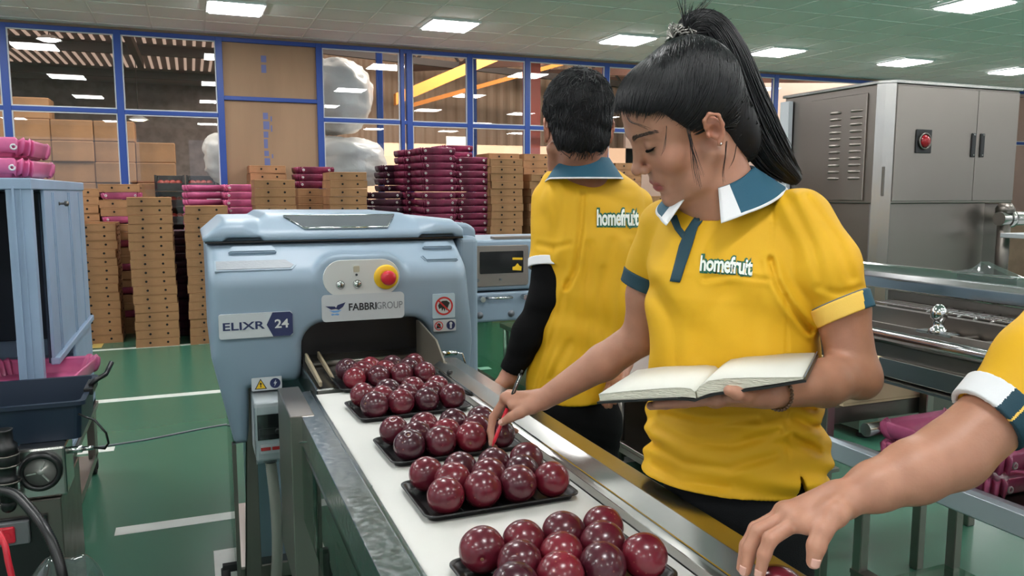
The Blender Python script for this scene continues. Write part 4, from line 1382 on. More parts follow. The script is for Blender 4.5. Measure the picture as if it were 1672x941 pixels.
def tray_mesh():
    w, d = 0.148, 0.094
    mb = MB()

    def ring(sx, sy, z, r): return [(x, y, z) for x, y in rrect(2 * sx, 2 * sy, r, 6)]
    secs = [ring(w - 0.014, d - 0.014, 0.0, 0.012), ring(w - 0.011, d - 0.011, 0.0012, 0.014), ring(w - 0.006, d - 0.006, 0.0125, 0.018), ring(w - 0.002, d - 0.002, 0.0145, 0.02), ring(w, d, 0.0135, 0.021), ring(w, d, 0.0115, 0.021),
            ring(w - 0.002, d - 0.002, 0.0120, 0.02), ring(w - 0.0075, d - 0.0075, 0.0115, 0.018), ring(w - 0.0125, d - 0.0125, 0.003, 0.013), ring(w - 0.02, d - 0.02, 0.0016, 0.008)]
    # order: outside bottom -> lip -> inside floor
    mb.loft(secs[:6], cap=False); mb.loft([secs[3]] + secs[6:], cap=False)
    mb.bm.faces.new([mb.bm.verts.new(p) for p in secs[0]][::-1]); mb.bm.faces.new([mb.bm.verts.new(p) for p in secs[-1]])
    for sx in (-0.07, 0, 0.07): mb.box((sx - 0.0025, -d + 0.022, 0.0014), (sx + 0.0025, d - 0.022, 0.004), 0.0008, 1)
    return mb.build('fruit_tray', M['black'])


bt = tray_mesh(); first = True
where = ['nearest black tray', 'second nearest black tray', 'third nearest black tray', 'fourth nearest black tray', 'farthest black tray']
tr_pos = [(0.482, 1.006, 0.05), (0.492, 1.348, 0.012), (0.502, 1.642, 0.03), (0.500, 1.985, 0.05), (0.512, 2.29, 0.0)]
rown = ['front row', 'middle row', 'back row']; seat4 = ['first', 'second', 'third', 'fourth']
zb = 0.858
for ti, (tx, ty_, rz) in enumerate(tr_pos):
    if first: o = bt; first = False
    else: o = copy_thing(bt)
    o.location = (tx, ty_, zb + 0.0003); o.rotation_euler = (0, 0, rz)
    tag(o, ['nearest black plastic fruit tray on the white belt, cut off by the picture\'s lower edge', 'second black fruit tray from the front, just before the woman', 'third black fruit tray from the front, under the pen', 'fourth black fruit tray from the front, short of the mouth',
            'farthest black fruit tray, entering the machine mouth'][ti], 'tray', 'black fruit trays on the belt')
    R = Matrix.Rotation(rz, 3, 'Z')
    for r in range(3):
        nn = 3 if r == 1 else 4
        for k in range(nn):
            lx = (-0.1035 + 0.069 * k) if nn == 4 else (-0.069 + 0.069 * k)
            ly_ = (-0.0585, 0.0, 0.0585)[r]
            sc_ = random.uniform(0.97, 1.04)
            p = R @ Vector((lx + random.uniform(-0.001, 0.001), ly_ + random.uniform(-0.001, 0.001), 0))
            put_fruit(tx + p.x, ty_ + p.y, zb + 0.0022 + 0.0335 * sc_, 'maroon fruit, %s from left in the %s of the %s' % (seat4[k], rown[r], where[ti]), 'maroon fruit on the belt', scale=sc_)
# ------------------------------------------------------------------ left: blue rack on a trolley, motor block, bin, hoses
rack = thing('blue_rack', 'tall pale blue metal rack with an open bay and a knobbed side door', 'rack', (-0.82, 3.8, 0.36))
def wbox(name, lo, hi, mat, par, bev=0.003, seg=1): return MB().box(lo, hi, bev, seg).build(name, mat, par, world=True)
mb = MB()
mb.box((-0.572, 3.09, 0.36), (-0.50, 3.11, 1.44), 0.002, 1); mb.box((-0.502, 3.09, 0.36), (-0.50 + 0.002, 3.135, 1.44)); mb.box((-0.553, 3.083, 0.36), (-0.546, 3.09, 1.44)); mb.box((-0.53, 3.086, 0.36), (-0.526, 3.09, 1.44))
mb.build('corner_post', M['cabinet'], rack, world=True)
mb = MB(); mb.box((-1.14, 3.085, 1.43), (-0.495, 4.50, 1.468), 0.003, 1); mb.build('top_panel', M['cabinet'], rack, world=True)
door = MB()
door.box((-0.512, 3.36, 0.805), (-0.50, 4.49, 1.43), 0.002, 1)
for yy in (3.52, 3.56, 3.95, 4.0, 4.3): door.box((-0.501, yy, 0.79), (-0.497, yy + 0.012, 1.42))
dd = door.build('side_door', M['cabinet'], rack, world=True)
mb = MB(); mb.lathe([(0.008, 0), (0.005, 0.006), (0.005, 0.018), (0.011, 0.022), (0.011, 0.032), (0.006, 0.036)], (0, 0, 0), (1, 0, 0), 14); kb = mb.build('knob', M['darksteel'], dd); kb.location = Vector((-0.5, 3.7, 1.375)) - Vector(rack.location)
mb = MB(); mb.box((-0.515, 3.36, 0.778), (-0.485, 4.49, 0.805), 0.003, 1); mb.build('door_sill', M['cabinet'], rack, world=True)
wbox('lower_panel', (-0.512, 3.9, 0.36), (-0.50, 4.49, 0.778), M['cabinet'], rack)
wbox('back_panel', (-1.14, 4.48, 0.36), (-0.51, 4.50, 1.43), M['cabinet'], rack)
wbox('left_panel', (-1.14, 3.09, 0.36), (-1.13, 4.48, 1.43), M['cabinet'], rack)
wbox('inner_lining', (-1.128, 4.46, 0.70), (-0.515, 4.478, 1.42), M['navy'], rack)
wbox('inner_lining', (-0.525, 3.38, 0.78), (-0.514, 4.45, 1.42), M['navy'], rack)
wbox('shelf', (-1.128, 3.12, 0.60), (-0.515, 4.46, 0.62), M['cabinet'], rack)
wbox('base_panel', (-1.14, 3.09, 0.36), (-0.50, 4.48, 0.385), M['cabinet'], rack)
for q, (x, y, z, r, s_) in enumerate(((-0.60, 3.43, 0.622, 0.10, 1.0), (-0.585, 3.37, 0.698, -0.14, 1.0))):
    o = place('pink', x, y, z, r, ['crumpled pink tray on the blue rack\'s lower shelf, under another', 'crumpled pink tray poking out of the blue rack\'s side opening'][q], 'pink trays in the blue rack')
for q in range(5):
    place('pink', -0.72 - 0.004 * q, 3.62 + 0.004 * q, 1.470 + q * 0.075 * 0.6 if False else 1.470 + q * 0.075, 0.05 * (q % 3 - 1), 'pink tray, %s up of the pile on top of the blue rack' % ['first', 'second', 'third', 'fourth', 'fifth'][q], 'pink trays on the blue rack') if q < 2 else None

trol = thing('steel_trolley', 'low stainless trolley with casters carrying the pale blue rack', 'trolley', (-0.8, 3.8, 0))
mb = MB(); mb.box((-1.16, 3.06, 0.335), (-0.49, 3.1, 0.358)); mb.box((-1.16, 4.46, 0.335), (-0.49, 4.5, 0.358)); mb.box((-0.53, 3.1, 0.335), (-0.49, 4.46, 0.358)); mb.box((-1.16, 3.1, 0.335), (-1.12, 4.46, 0.358))
mb.build('top_frame', M['steel'], trol, world=True)
mb = MB(); mb.box((-1.14, 3.2, 0.075), (-0.50, 4.42, 0.095)); mb.box((-0.512, 3.2, 0.095), (-0.50, 4.42, 0.112)); mb.build('deck', M['steel'], trol, world=True)
for x in (-0.535, -1.14):
    for y in (3.12, 4.36):
        mb = MB(); mb.box((x, y, 0.09), (x + 0.035, y + 0.1, 0.336), 0.002, 1); mb.build('post', M['steel'], trol, world=True)
        mb = MB(); mb.cyl((x + 0.005, y + 0.05, 0.035), (x + 0.03, y + 0.05, 0.035), 0.035, 18, 0.004); mb.box((x + 0.0, y + 0.03, 0.03), (x + 0.036, y + 0.07, 0.076)); mb.build('caster', M['blackmatte'], trol, world=True)
mb = MB(); mb.prism([(3.62, 0.095), (3.72, 0.095), (3.62, 0.3), (3.56, 0.3)], -0.56, -0.55, 'X'); mb.build('gusset', M['steel'], trol, world=True)

base = thing('pump_cabinet', 'stainless floor cabinet with a socket on its front, under the navy bin', 'cabinet', (-0.65, 2.84, 0))
mb = MB(); mb.box((-1.0, 2.63, 0.0), (-0.402, 3.04, 0.512), 0.003, 1); mb.build('housing', M['darksteel'], base, world=True)
mb = MB(); mb.box((-0.62, 2.618, 0.02), (-0.44, 2.63, 0.47), 0.002, 1); mb.build('front_panel', M['black'], base, world=True)
s1 = MB().box((-0.60, 2.60, 0.395), (-0.485, 2.618, 0.465), 0.003, 1).build('socket_plate', pmat('grey_socket', (96, 98, 100), 0.4), base, world=True)
MB().box((-0.565, 2.592, 0.405), (-0.52, 2.602, 0.455), 0.006, 2).lathe([(0.012, 0), (0.012, 0.004)], (-0.543, 2.593, 0.43), (0, -1, 0), 14).build('red_socket', M['red'], base, world=True)
mtr = thing('dial_pump', 'small steel block with a round glass-faced dial, on the stainless floor cabinet', 'pump', (-0.447, 2.72, 0.513))
mb = MB(); mb.box((-0.515, 2.64, 0.513), (-0.385, 2.80, 0.668), 0.008, 2); mb.build('block', M['steelx'], mtr, world=True)
mb = MB(); mb.lathe([(0.058, 0), (0.058, 0.02), (0.054, 0.026), (0.044, 0.026), (0.042, 0.012)], (-0.45, 2.64, 0.600), (0, -1, 0), 36, cap=False); mb.build('dial_ring', M['black'], mtr, world=True)
mb = MB(); mb.lathe([(0.042, 0.008), (0.042, 0.014), (0.010, 0.016), (0.009, 0.02), (0, 0.02)], (-0.45, 2.64, 0.600), (0, -1, 0), 32)
for a in range(3):
    t = a * 2 * PI / 3 + 0.4
    mb.box((-0.002, -0.022, 0.01), (0.002, -0.0155, 0.036), M=Matrix.Translation((-0.45, 2.64, 0.6)) @ Matrix.Rotation(t, 4, 'Y'))
mb.build('dial_face', pmat('dial_face', (170, 170, 165), 0.3, 0.4), mtr, world=True)
mb = MB(); mb.cyl((-0.386, 2.70, 0.635), (-0.345, 2.70, 0.635), 0.011, 14, 0.002); mb.cyl((-0.345, 2.70, 0.635), (-0.315, 2.70, 0.635), 0.007, 12); mb.build('cable_gland', M['chrome'], mtr, world=True)
con = thing('hose_coupling', 'black stacked hose coupling standing upright beside the dial block', 'coupling', (-0.512, 2.575, 0.51))
mb = MB(); mb.lathe([(r_, h_ * 0.66) for r_, h_ in [(0.022, 0.0), (0.022, 0.08), (0.026, 0.085), (0.026, 0.10), (0.022, 0.105), (0.024, 0.15), (0.033, 0.155), (0.034, 0.20), (0.030, 0.215), (0.033, 0.22), (0.031, 0.25), (0.022, 0.262), (0.021, 0.31), (0.023, 0.318), (0.018, 0.318)]], (-0.522, 2.565, 0.545), n=24); mb.build('coupling_body', M['black'], con, world=True)
for z in (0.63, 0.678, 0.708): MB().lathe([(0.0335, 0), (0.036, 0.003), (0.0335, 0.006), (0.032, 0.003), (0.0335, 0)], (-0.522, 2.565, z - 0.03), n=24, cap=False).build('clamp_ring', M['darksteel'], con, world=True)
mb = MB(); mb.tube([(-0.522, 2.565, 0.55), (-0.526, 2.575, 0.525), (-0.53, 2.60, 0.52), (-0.53, 2.64, 0.525)], 0.02, 14); mb.build('elbow', M['black'], con, world=True)

# navy bin
bn = thing('plastic_bin', 'dark navy open plastic bin resting on the steel dial block', 'bin', (-0.6, 2.87, 0.669))
def binring(x0, x1, y0, y1, z, r=0.02): return [((x0 + x1) / 2 + x, (y0 + y1) / 2 + y, z) for x, y in rrect(x1 - x0, y1 - y0, r, 4)]
mb = MB()
mb.loft([binring(-0.93, -0.348, 2.70, 3.045, 0.669), binring(-0.94, -0.340, 2.69, 3.055, 0.776), binring(-0.952, -0.328, 2.678, 3.067, 0.778), binring(-0.952, -0.328, 2.678, 3.067, 0.790), binring(-0.936, -0.344, 2.694, 3.051, 0.790), binring(-0.926, -0.352, 2.704, 3.041, 0.676)], cap=True, smooth=False)
mb.build('bin_shell', M['navy'], bn, world=True)
mb = MB(); mb.box((-0.346, 2.80, 0.778), (-0.318, 2.94, 0.802), 0.004, 2); mb.tube([(-0.33, 2.84, 0.80), (-0.31, 2.84, 0.82), (-0.285, 2.86, 0.83), (-0.27, 2.9, 0.86)], 0.008, 10); mb.build('handle', M['black'], bn, world=True)
tag(MB().tube([(-0.345, 2.66, 0.755), (-0.30, 2.63, 0.74), (-0.27, 2.62, 0.70), (-0.266, 2.63, 0.665), (-0.28, 2.66, 0.64), (-0.314, 2.70, 0.635)], 0.0035, 8).build('sensor_cable', M['black']), 'thin black cable looping from the navy bin to the dial block', 'cable')
# corrugated hose and red cable
pts = [at(*p) for p in ((-30, 800, 2.1), (20, 806, 2.08), (52, 835, 2.04), (78, 872, 2.0), (94, 910, 1.98), (103, 945, 1.97), (108, 990, 1.98), (110, 1060, 2.0))]
def spline(P, n):
    P = [Vector(p) for p in P]; out = []
    for i in range(len(P) - 1):
        p0 = P[max(i - 1, 0)]; p1 = P[i]; p2 = P[i + 1]; p3 = P[min(i + 2, len(P) - 1)]
        for k in range(n):
            t = k / n
            out.append(0.5 * ((2 * p1) + (p2 - p0) * t + (2 * p0 - 5 * p1 + 4 * p2 - p3) * t * t + (3 * p1 - p0 - 3 * p2 + p3) * t ** 3))
    out.append(P[-1]); return out
sp = spline(pts, 22)
o = MB().tube(sp, [0.0115 + (0.0018 if i % 2 else 0) for i in range(len(sp))], 16).build('corrugated_hose', M['black']); tag(o, 'black corrugated hose arching down the lower left corner', 'hose')
o = MB().tube(spline([at(-25, 840, 2.0), at(4, 880, 1.97), at(14, 920, 1.96), at(22, 960, 1.96), at(30, 1040, 1.98)], 8), 0.0075, 12).build('red_cable', M['red']); tag(o, 'thick red cable at the lower left corner beside the black hose', 'cable')
o = MB().tube(spline([(-0.62, 4.86, 0.004), (-0.3, 4.92, 0.004), (0.1, 5.06, 0.004), (0.6, 5.14, 0.004)], 8), 0.006, 8).build('floor_cable', M['greyink']); tag(o, 'thin grey cable lying across the green floor left of the machine', 'cable')
# clear bag
vs = []; fs = []; U, V_ = 60, 36
for j in range(V_ + 1):
    t = PI * j / V_
    for i in range(U):
        a = 2 * PI * i / U
        d = Vector((math.sin(t) * math.cos(a), math.sin(t) * math.sin(a), math.cos(t)))
        s_ = 1 + 0.16 * mnoise.noise(d * 1.6 + Vector((3, 1, 7))) + 0.09 * abs(mnoise.noise(d * 3.5))
        vs.append((d.x * 0.125 * s_, d.y * 0.13 * s_, 0.235 + d.z * 0.235 * (1 + 0.12 * mnoise.noise(d * 2.1))))
for j in range(V_):
    for i in range(U): fs.append((j * U + i, (j + 1) * U + i, (j + 1) * U + (i + 1) % U, j * U + (i + 1) % U))
o = mesh_obj('clear_bag', vs, fs, M['plasticfilm'], smooth=True); o.location = (-0.36, 2.28, 0.004); tag(o, 'billowing clear plastic bag on the floor in the lower left corner', 'bag')

# ------------------------------------------------------------------ right: big steel cabinet
cab = thing('steel_cabinet', 'huge stainless machine cabinet with louvred side and a red lamp, far right', 'cabinet', (4.0, 3.7, 0))
XF, YFc = 3.545, 3.3
mb = MB()
mb.prism([(3.49, 3.36), (3.545, 3.30), (4.505, 3.30), (4.505, 4.1), (3.49, 4.1)], 1.36, 2.005, 'Z', 0.004, 1)
mb.build('upper_housing', M['steel'], cab, world=True)
mb = MB(); mb.prism([(3.51, 3.40), (3.56, 3.335), (4.33, 3.335), (4.33, 4.08), (3.51, 4.08)], 0.06, 1.36, 'Z', 0.003, 1); mb.build('lower_housing', M['steel'], cab, world=True)
mb = MB(); mb.prism([(3.475, 3.35), (3.54, 3.285), (4.515, 3.285), (4.515, 4.11), (3.475, 4.11)], 2.005, 2.022, 'Z', 0.002, 1); mb.build('top_cap', M['steelx'], cab, world=True)
mb = MB(); mb.prism([(3.475, 3.36), (3.50, 3.325), (3.538, 3.288), (3.55, 3.294), (3.50, 3.37)], 0.06, 2.004, 'Z'); mb.build('corner_strip', M['steelx'], cab, world=True)
ld = MB().box((3.478, 3.43, 1.375), (3.49, 3.86, 1.965), 0.003, 1).build('louvred_door', M['steel'], cab, world=True)
for cy_ in (3.50, 3.655):
    for r in range(11):
        z = 1.50 + r * 0.0375
        lv = MB()
        secs = []
        for s_ in np.linspace(-1, 1, 9):
            e = math.sqrt(max(0, 1 - s_ ** 6))
            secs.append([(3.478 - 0.012 * e * math.sin(a), cy_ + s_ * 0.046, z + 0.0085 * math.cos(a) * max(e, 0.3)) for a in np.linspace(0, PI, 7)])
        lv.loft(secs, closed_ring=False, cap=False)
        lv.build('louvre', M['steel'], cab, world=True)
wbox('rear_post', (3.45, 4.02, 0.0), (3.485, 4.1, 1.98), M['trimwhite'], cab)
wbox('plate', (3.502, 3.312, 1.40), (3.53, 3.33, 1.56), M['darksteel'], cab)
fp = MB().box((3.555, 3.292, 1.372), (4.165, 3.3, 1.995), 0.003, 1).build('front_door', M['steel'], cab, world=True)
fp2 = MB().box((4.17, 3.292, 1.372), (4.50, 3.3, 1.995), 0.003, 1).build('front_door', M['steel'], cab, world=True)
for xx, dr in ((4.142, fp), (4.212, fp2)):
    h = MB().box((xx - 0.016, 3.284, 1.62), (xx + 0.016, 3.292, 1.755), 0.004, 2).build('handle', M['black'], dr, world=False)
    for v in h.data.vertices: v.co -= Vector(cab.location)
    h2 = MB(); h2.lathe([(0.005, 0), (0.005, 0.003)], (xx, 3.284, 1.632), (0, -1, 0), 10); h2.lathe([(0.005, 0), (0.005, 0.003)], (xx, 3.284, 1.745), (0, -1, 0), 10)
    hh = h2.build('handle_screw', M['chrome'], dr)
    for v in hh.data.vertices: v.co -= Vector(cab.location)
lm = MB().box((3.70, 3.284, 1.635), (3.815, 3.292, 1.765), 0.004, 2).build('lamp_plate', M['black'], cab, world=True)
MB().lathe([(0.043, 0), (0.046, 0.008), (0.04, 0.012), (0.036, 0.004)], (3.757, 3.284, 1.70), (0, -1, 0), 28, cap=False).build('lamp_bezel', M['darksteel'], cab, world=True)
MB().lathe([(0.034, 0.0), (0.034, 0.01), (0.026, 0.02), (0.0, 0.025)], (3.757, 3.285, 1.70), (0, -1, 0), 24).build('red_lamp', pmat('red_lamp_lens', (150, 24, 34), 0.15), cab, world=True)
wbox('recess', (4.335, 3.34, 0.9), (4.50, 4.05, 1.355), M['darksteel'], cab)
mb = MB(); mb.cyl((4.30, 3.22, 1.27), (5.4, 3.22, 1.27), 0.04, 20); mb.cyl((4.36, 3.22, 1.27), (4.40, 3.22, 1.27), 0.052, 20); mb.build('pipe', M['steelx'], cab, world=True)
mb = MB(); mb.cyl((4.36, 3.23, 0.7), (4.36, 3.23, 1.32), 0.035, 16); mb.lathe([(0.05, 0), (0.05, 0.03), (0.03, 0.06)], (4.36, 3.23, 1.30), n=18); mb.build('pipe', M['darksteel'], cab, world=True)
mb = MB(); mb.box((4.28, 3.0, 1.165), (5.3, 3.19, 1.19), 0.002, 1); mb.box((4.9, 3.02, 0), (4.94, 3.06, 1.165)); mb.build('side_shelf', M['trimwhite'], cab, world=True)
for (x, y) in ((3.6, 3.45), (4.25, 3.45), (3.6, 4.0), (4.25, 4.0)):
    MB().lathe([(0.04, 0), (0.04, 0.012), (0.015, 0.02), (0.015, 0.065)], (x, y, 0), n=16).build('levelling_foot', M['blackmatte'], cab, world=True)

# ---- drying conveyor with two rails
dry = thing('drying_conveyor', 'long stainless drying conveyor with tubular rails, behind the woman\'s bent elbow', 'conveyor', (2.25, 1.2, 0))
Ya, Yb_ = -0.4, 2.30
mb = MB(); mb.tube([(2.0, Ya, 0.972), (2.0, Yb_, 0.972)], 0.022, 16); mb.build('near_rail', M['chrome'], dry, world=True)
mb = MB(); mb.box((2.004, Ya, 0.905), (2.016, Yb_, 0.975), 0.001, 1); mb.build('side_plate', M['darksteel'], dry, world=True)
mb = MB(); mb.prism([(1.99, 0.850), (1.996, 0.846), (2.02, 0.846), (2.02, 0.905), (1.99, 0.905)], Ya, 1.86, 'Y', 0.001, 1); mb.prism([(1.975, 0.832), (2.02, 0.832), (2.02, 0.845), (1.975, 0.840)], Ya, 1.86, 'Y'); mb.build('drip_channel', M['steelx'], dry, world=True)
mb = MB(); mb.box((2.02, Ya, 0.93), (2.5, Yb_ - 0.02, 0.94)); mb.build('deck', M['darksteel'], dry, world=True)
mb = MB(); mb.box((2.06, Ya, 0.955), (2.075, Yb_ - 0.1, 1.0)); mb.box((2.30, Ya, 0.94), (2.33, Yb_ - 0.05, 1.005)); mb.box((2.30, Ya, 1.005), (2.335, Yb_ - 0.05, 1.01)); mb.build('inner_rail', M['steel'], dry, world=True)
mb = MB()
for i in range(40):
    y = Ya + 0.05 + i * 0.06
    mb.tube([(2.335, y, 1.012), (2.46, y, 1.02)], 0.003, 5)
for i in range(4): mb.tube([(2.35 + i * 0.035, Ya, 1.016), (2.35 + i * 0.035, Yb_ - 0.06, 1.016)], 0.003, 5)
mb.build('wire_mesh', M['chrome'], dry, world=True)
mb = MB()
for i in range(30): mb.tube([(2.09, Ya + 0.08 * i, 0.956), (2.29, Ya + 0.08 * i, 0.956)], 0.0135, 8)
o = mb.build('roller_bed', M['darksteel'], dry, world=True)
mb = MB(); mb.prism([(2.48, 1.05), (2.52, 1.045), (2.56, 1.045), (2.56, 1.14), (2.52, 1.142), (2.50, 1.135), (2.485, 1.115), (2.48, 1.09)], Ya, Yb_ + 0.3, 'Y', 0.004, 2); mb.build('far_channel', M['chrome'], dry, world=True)
mb = MB(); mb.box((2.49, Ya, 0.93), (2.50, Yb_, 1.045)); mb.build('far_plate', M['darksteel'], dry, world=True)
mb = MB(); mb.lathe([(0.03, 0), (0.024, 0.012), (0.016, 0.02), (0.016, 0.04), (0.024, 0.046), (0.022, 0.07), (0.010, 0.085), (0.0, 0.088)], (2.07, 1.72, 1.0), n=18); mb.box((2.05, 1.66, 0.995), (2.09, 1.78, 1.003)); mb.build('rail_clamp', M['chrome'], dry, world=True)
mb = MB(); mb.loft([[(2.47, 1.80 + dy, 1.14), (2.55, 1.80 + dy, 1.14), (2.53, 1.80 + dy, 1.14 + h), (2.49, 1.80 + dy, 1.14 + h)] for dy, h in ((0, 0.003), (0.08, 0.03), (0.12, 0.045), (0.15, 0.02), (0.22, 0.004))], smooth=False); mb.build('film_scrap', M['plasticfilm'], dry, world=True)
for (x, y) in ((2.03, -0.46), (2.03, 2.106), (2.50, -0.46), (2.50, 2.106)):
    MB().box((x - 0.018, y - 0.018, 0.0), (x + 0.018, y + 0.018, 0.93), 0.003, 1).build('leg', M['steel'], dry, world=True)

# ---- gutter table in front of it
gut = thing('gutter_table', 'low stainless table with a wide bright lip, holding pink trays by the raised elbow', 'table', (2.3, 1.2, 0))
mb = MB(); mb.prism([(1.985, 0.52), (1.99, 0.515), (2.005, 0.515), (2.005, 0.572), (2.15, 0.530), (2.15, 0.537), (2.0, 0.588), (1.985, 0.580)], -0.4, 2.08, 'Y', 0.001, 1); mb.build('front_lip', pmat('bright_satin_steel', (196, 206, 216), 0.3, 0.55), gut, world=True)
mb = MB(); mb.box((2.15, -0.4, 0.485), (2.46, 2.08, 0.50)); mb.build('table_top', M['darksteel'], gut, world=True)
mb = MB(); mb.tube([(2.14, 2.04, 0.60), (2.46, 2.04, 0.60)], 0.024, 14); mb.build('roller', M['steelx'], gut, world=True)
mb = MB(); mb.box((1.98, -0.3, 0.12), (2.02, 1.92, 0.165), 0.002, 1); mb.box((1.978, -0.3, 0.165), (2.024, 1.92, 0.18)); mb.build('lower_beam', M['darksteel'], gut, world=True)
mb = MB(); mb.box((2.02, -0.3, 0.10), (2.44, 1.92, 0.115)); mb.build('lower_shelf', M['acrylic'], gut, world=True)
for (x, y) in ((2.0, 1.90), (2.0, -0.28), (2.43, 1.90), (2.43, -0.28)):
    MB().box((x - 0.018, y - 0.018, 0.0), (x + 0.018, y + 0.018, 0.535), 0.003, 1).build('leg', M['steel'], gut, world=True)
for q, (x, y, z, r, lab) in enumerate(((2.355, 1.79, 0.501, 0.0, 'pink tray at the bottom of the pile in front of the cream crate'), (2.35, 1.79, 0.576, 0.04, 'pink tray on top of the pile in front of the cream crate'),
                                       (2.355, 1.26, 0.501, 0.03, 'pink tray lowest in the pile behind the reaching arm'), (2.35, 1.265, 0.576, -0.02, 'pink tray second in the pile behind the reaching arm'))):
    place('pink', x, y, z, r, lab, 'pink trays on the gutter table')
# ---- cream crate on a dark cross beam
xb = thing('cross_stand', 'dark steel cross stand under the cream crate', 'stand', (2.5, 2.3, 0))
mb = MB(); mb.box((2.06, 2.13, 0.60), (3.1, 2.50, 0.662), 0.003, 1); mb.build('beam', M['darksteel'], xb, world=True)
for x in (2.1, 3.02):
    MB().box((x, 2.3, 0), (x + 0.04, 2.34, 0.6), 0.003, 1).build('leg', M['steel'], xb, world=True)
cr = thing('cream_crate', 'shallow open cream board crate on the dark cross stand, behind the woman\'s left forearm', 'crate', (2.48, 2.3, 0.663))
mb = MB(); mb.box((2.12, 2.125, 0.663), (2.86, 2.47, 0.672)); mb.box((2.12, 2.125, 0.672), (2.86, 2.137, 0.768), 0.002, 1); mb.box((2.12, 2.458, 0.672), (2.86, 2.47, 0.768), 0.002, 1); mb.box((2.12, 2.137, 0.672), (2.132, 2.458, 0.768), 0.002, 1); mb.box((2.848, 2.137, 0.672), (2.86, 2.458, 0.768), 0.002, 1)
mb.box((2.136, 2.14, 0.742), (2.844, 2.455, 0.748))
mb.build('crate_shell', M['cream'], cr, world=True)
MB().box((2.66, 2.118, 0.70), (2.675, 2.125, 0.71), 0.001, 1).build('peg', M['ink'], cr, world=True)
# ---- bench between the two workers
bench = thing('steel_bench', 'stainless bench with a lower shelf, seen between the man and the woman', 'bench', (2.4, 3.6, 0))
mb = MB(); mb.box((1.985, 2.75, 0.47), (2.75, 5.2, 0.505), 0.003, 1); mb.build('bench_top', M['steel'], bench, world=True)
mb = MB(); mb.box((1.985, 2.75, 0.13), (2.74, 5.2, 0.15), 0.002, 1); mb.box((1.98, 2.75, 0.10), (2.0, 5.2, 0.13)); mb.build('lower_shelf', M['steel'], bench, world=True)
for y in (2.82, 3.5, 4.4, 5.12):
    for x in (2.005, 2.72):
        mb = MB(); mb.tube([(x, y, 0.04), (x, y, 0.47)], 0.021, 14); mb.lathe([(0.03, 0), (0.03, 0.015), (0.012, 0.025), (0.012, 0.045)], (x, y, 0), n=14); mb.build('leg', M['steel'], bench, world=True)
wbox('back_panel', (2.70, 2.85, 0.15), (2.712, 5.1, 0.47), M['darksteel'], bench)
o = MB().box((1.62, 3.03, 0.0), (2.05, 3.09, 0.0015)).build('floor_marking_9', M['whiteline']); tag(o, kind='structure')
# ------------------------------------------------------------------ people
def skin_mat(name, col):
    m = pmat(name, col, 0.44, spec=0.4, bump=0.05, bscale=260)
    nt = m.node_tree; N = nt.nodes; L = nt.links; b = N['Principled BSDF']
    at_ = N.new('ShaderNodeAttribute'); at_.attribute_name = 'pigment'
    n1 = N.new('ShaderNodeTexNoise'); n1.inputs['Scale'].default_value = 38; n1.inputs['Detail'].default_value = 5
    tc = N.new('ShaderNodeTexCoord'); L.new(tc.outputs['Object'], n1.inputs['Vector'])
    rp = N.new('ShaderNodeValToRGB'); rp.color_ramp.elements[0].position = 0.3; rp.color_ramp.elements[1].position = 0.7
    rp.color_ramp.elements[0].color = (0.93, 0.90, 0.89, 1); rp.color_ramp.elements[1].color = (1.05, 1.05, 1.05, 1)
    L.new(n1.outputs['Fac'], rp.inputs['Fac'])
    mx = N.new('ShaderNodeMix'); mx.data_type = 'RGBA'; mx.blend_type = 'MULTIPLY'; mx.inputs[0].default_value = 1
    L.new(at_.outputs['Color'], mx.inputs[6]); L.new(rp.outputs[0], mx.inputs[7])
    L.new(mx.outputs[2], b.inputs['Base Color'])
    setin(b, 'Subsurface Weight', 0.12); setin(b, 'Subsurface Radius', (0.012, 0.004, 0.002)); setin(b, 'Subsurface Scale', 0.6)
    return m


M['skin'] = skin_mat('skin', (190, 132, 104))
M['hair'] = pmat('black_hair', (15, 14, 17), 0.4, spec=0.4, var=0.25, vscale=60)
M['shirt'] = pmat('yellow_jersey', (216, 166, 24), 0.66, bump=0.10, bscale=900, var=0.03, vscale=5, spec=0.35)
M['teal'] = pmat('teal_rib', (20, 78, 100), 0.7, bump=0.15, bscale=700)
M['darkteal'] = pmat('dark_teal_rib', (18, 58, 72), 0.7, bump=0.15, bscale=700)
M['ribwhite'] = pmat('white_rib', (222, 222, 224), 0.7, bump=0.15, bscale=700)
M['paleyellow'] = pmat('pale_yellow_rib', (244, 200, 92), 0.7, bump=0.15, bscale=700)
M['denim'] = pmat('black_denim', (25, 26, 28), 0.85, spec=0.2, bump=0.3, bscale=500, var=0.3, vscale=5)
M['blackcloth'] = pmat('black_stretch_cloth', (8, 8, 9), 0.85, bump=0.2, bscale=300, spec=0.12)
M['greenprint'] = pmat('green_print', (22, 92, 66), 0.55)
M['logowhite'] = pmat('white_print', (232, 236, 228), 0.5)
M['nail'] = pmat('finger_nail', (196, 150, 134), 0.2, coat=0.4)
M['shoe'] = pmat('dark_shoe', (30, 30, 32), 0.5)


def headframe(yaw, pitch, roll):
    f2 = Vector((FWD.x, FWD.y, 0)).normalized()
    h = -RGT * math.sin(yaw) - f2 * math.cos(yaw)
    z = Vector((0, 0, 1))
    f = h * math.cos(pitch) - z * math.sin(pitch); u = h * math.sin(pitch) + z * math.cos(pitch)
    r = f.cross(u)
    c, s = math.cos(roll), math.sin(roll)
    r2 = r * c + u * s; u2 = -r * s + u * c
    return np.array([tuple(r2), tuple(f), tuple(u2)]).T   # columns: right, forward, up


def mirror(p): return (-p[0], p[1], p[2])


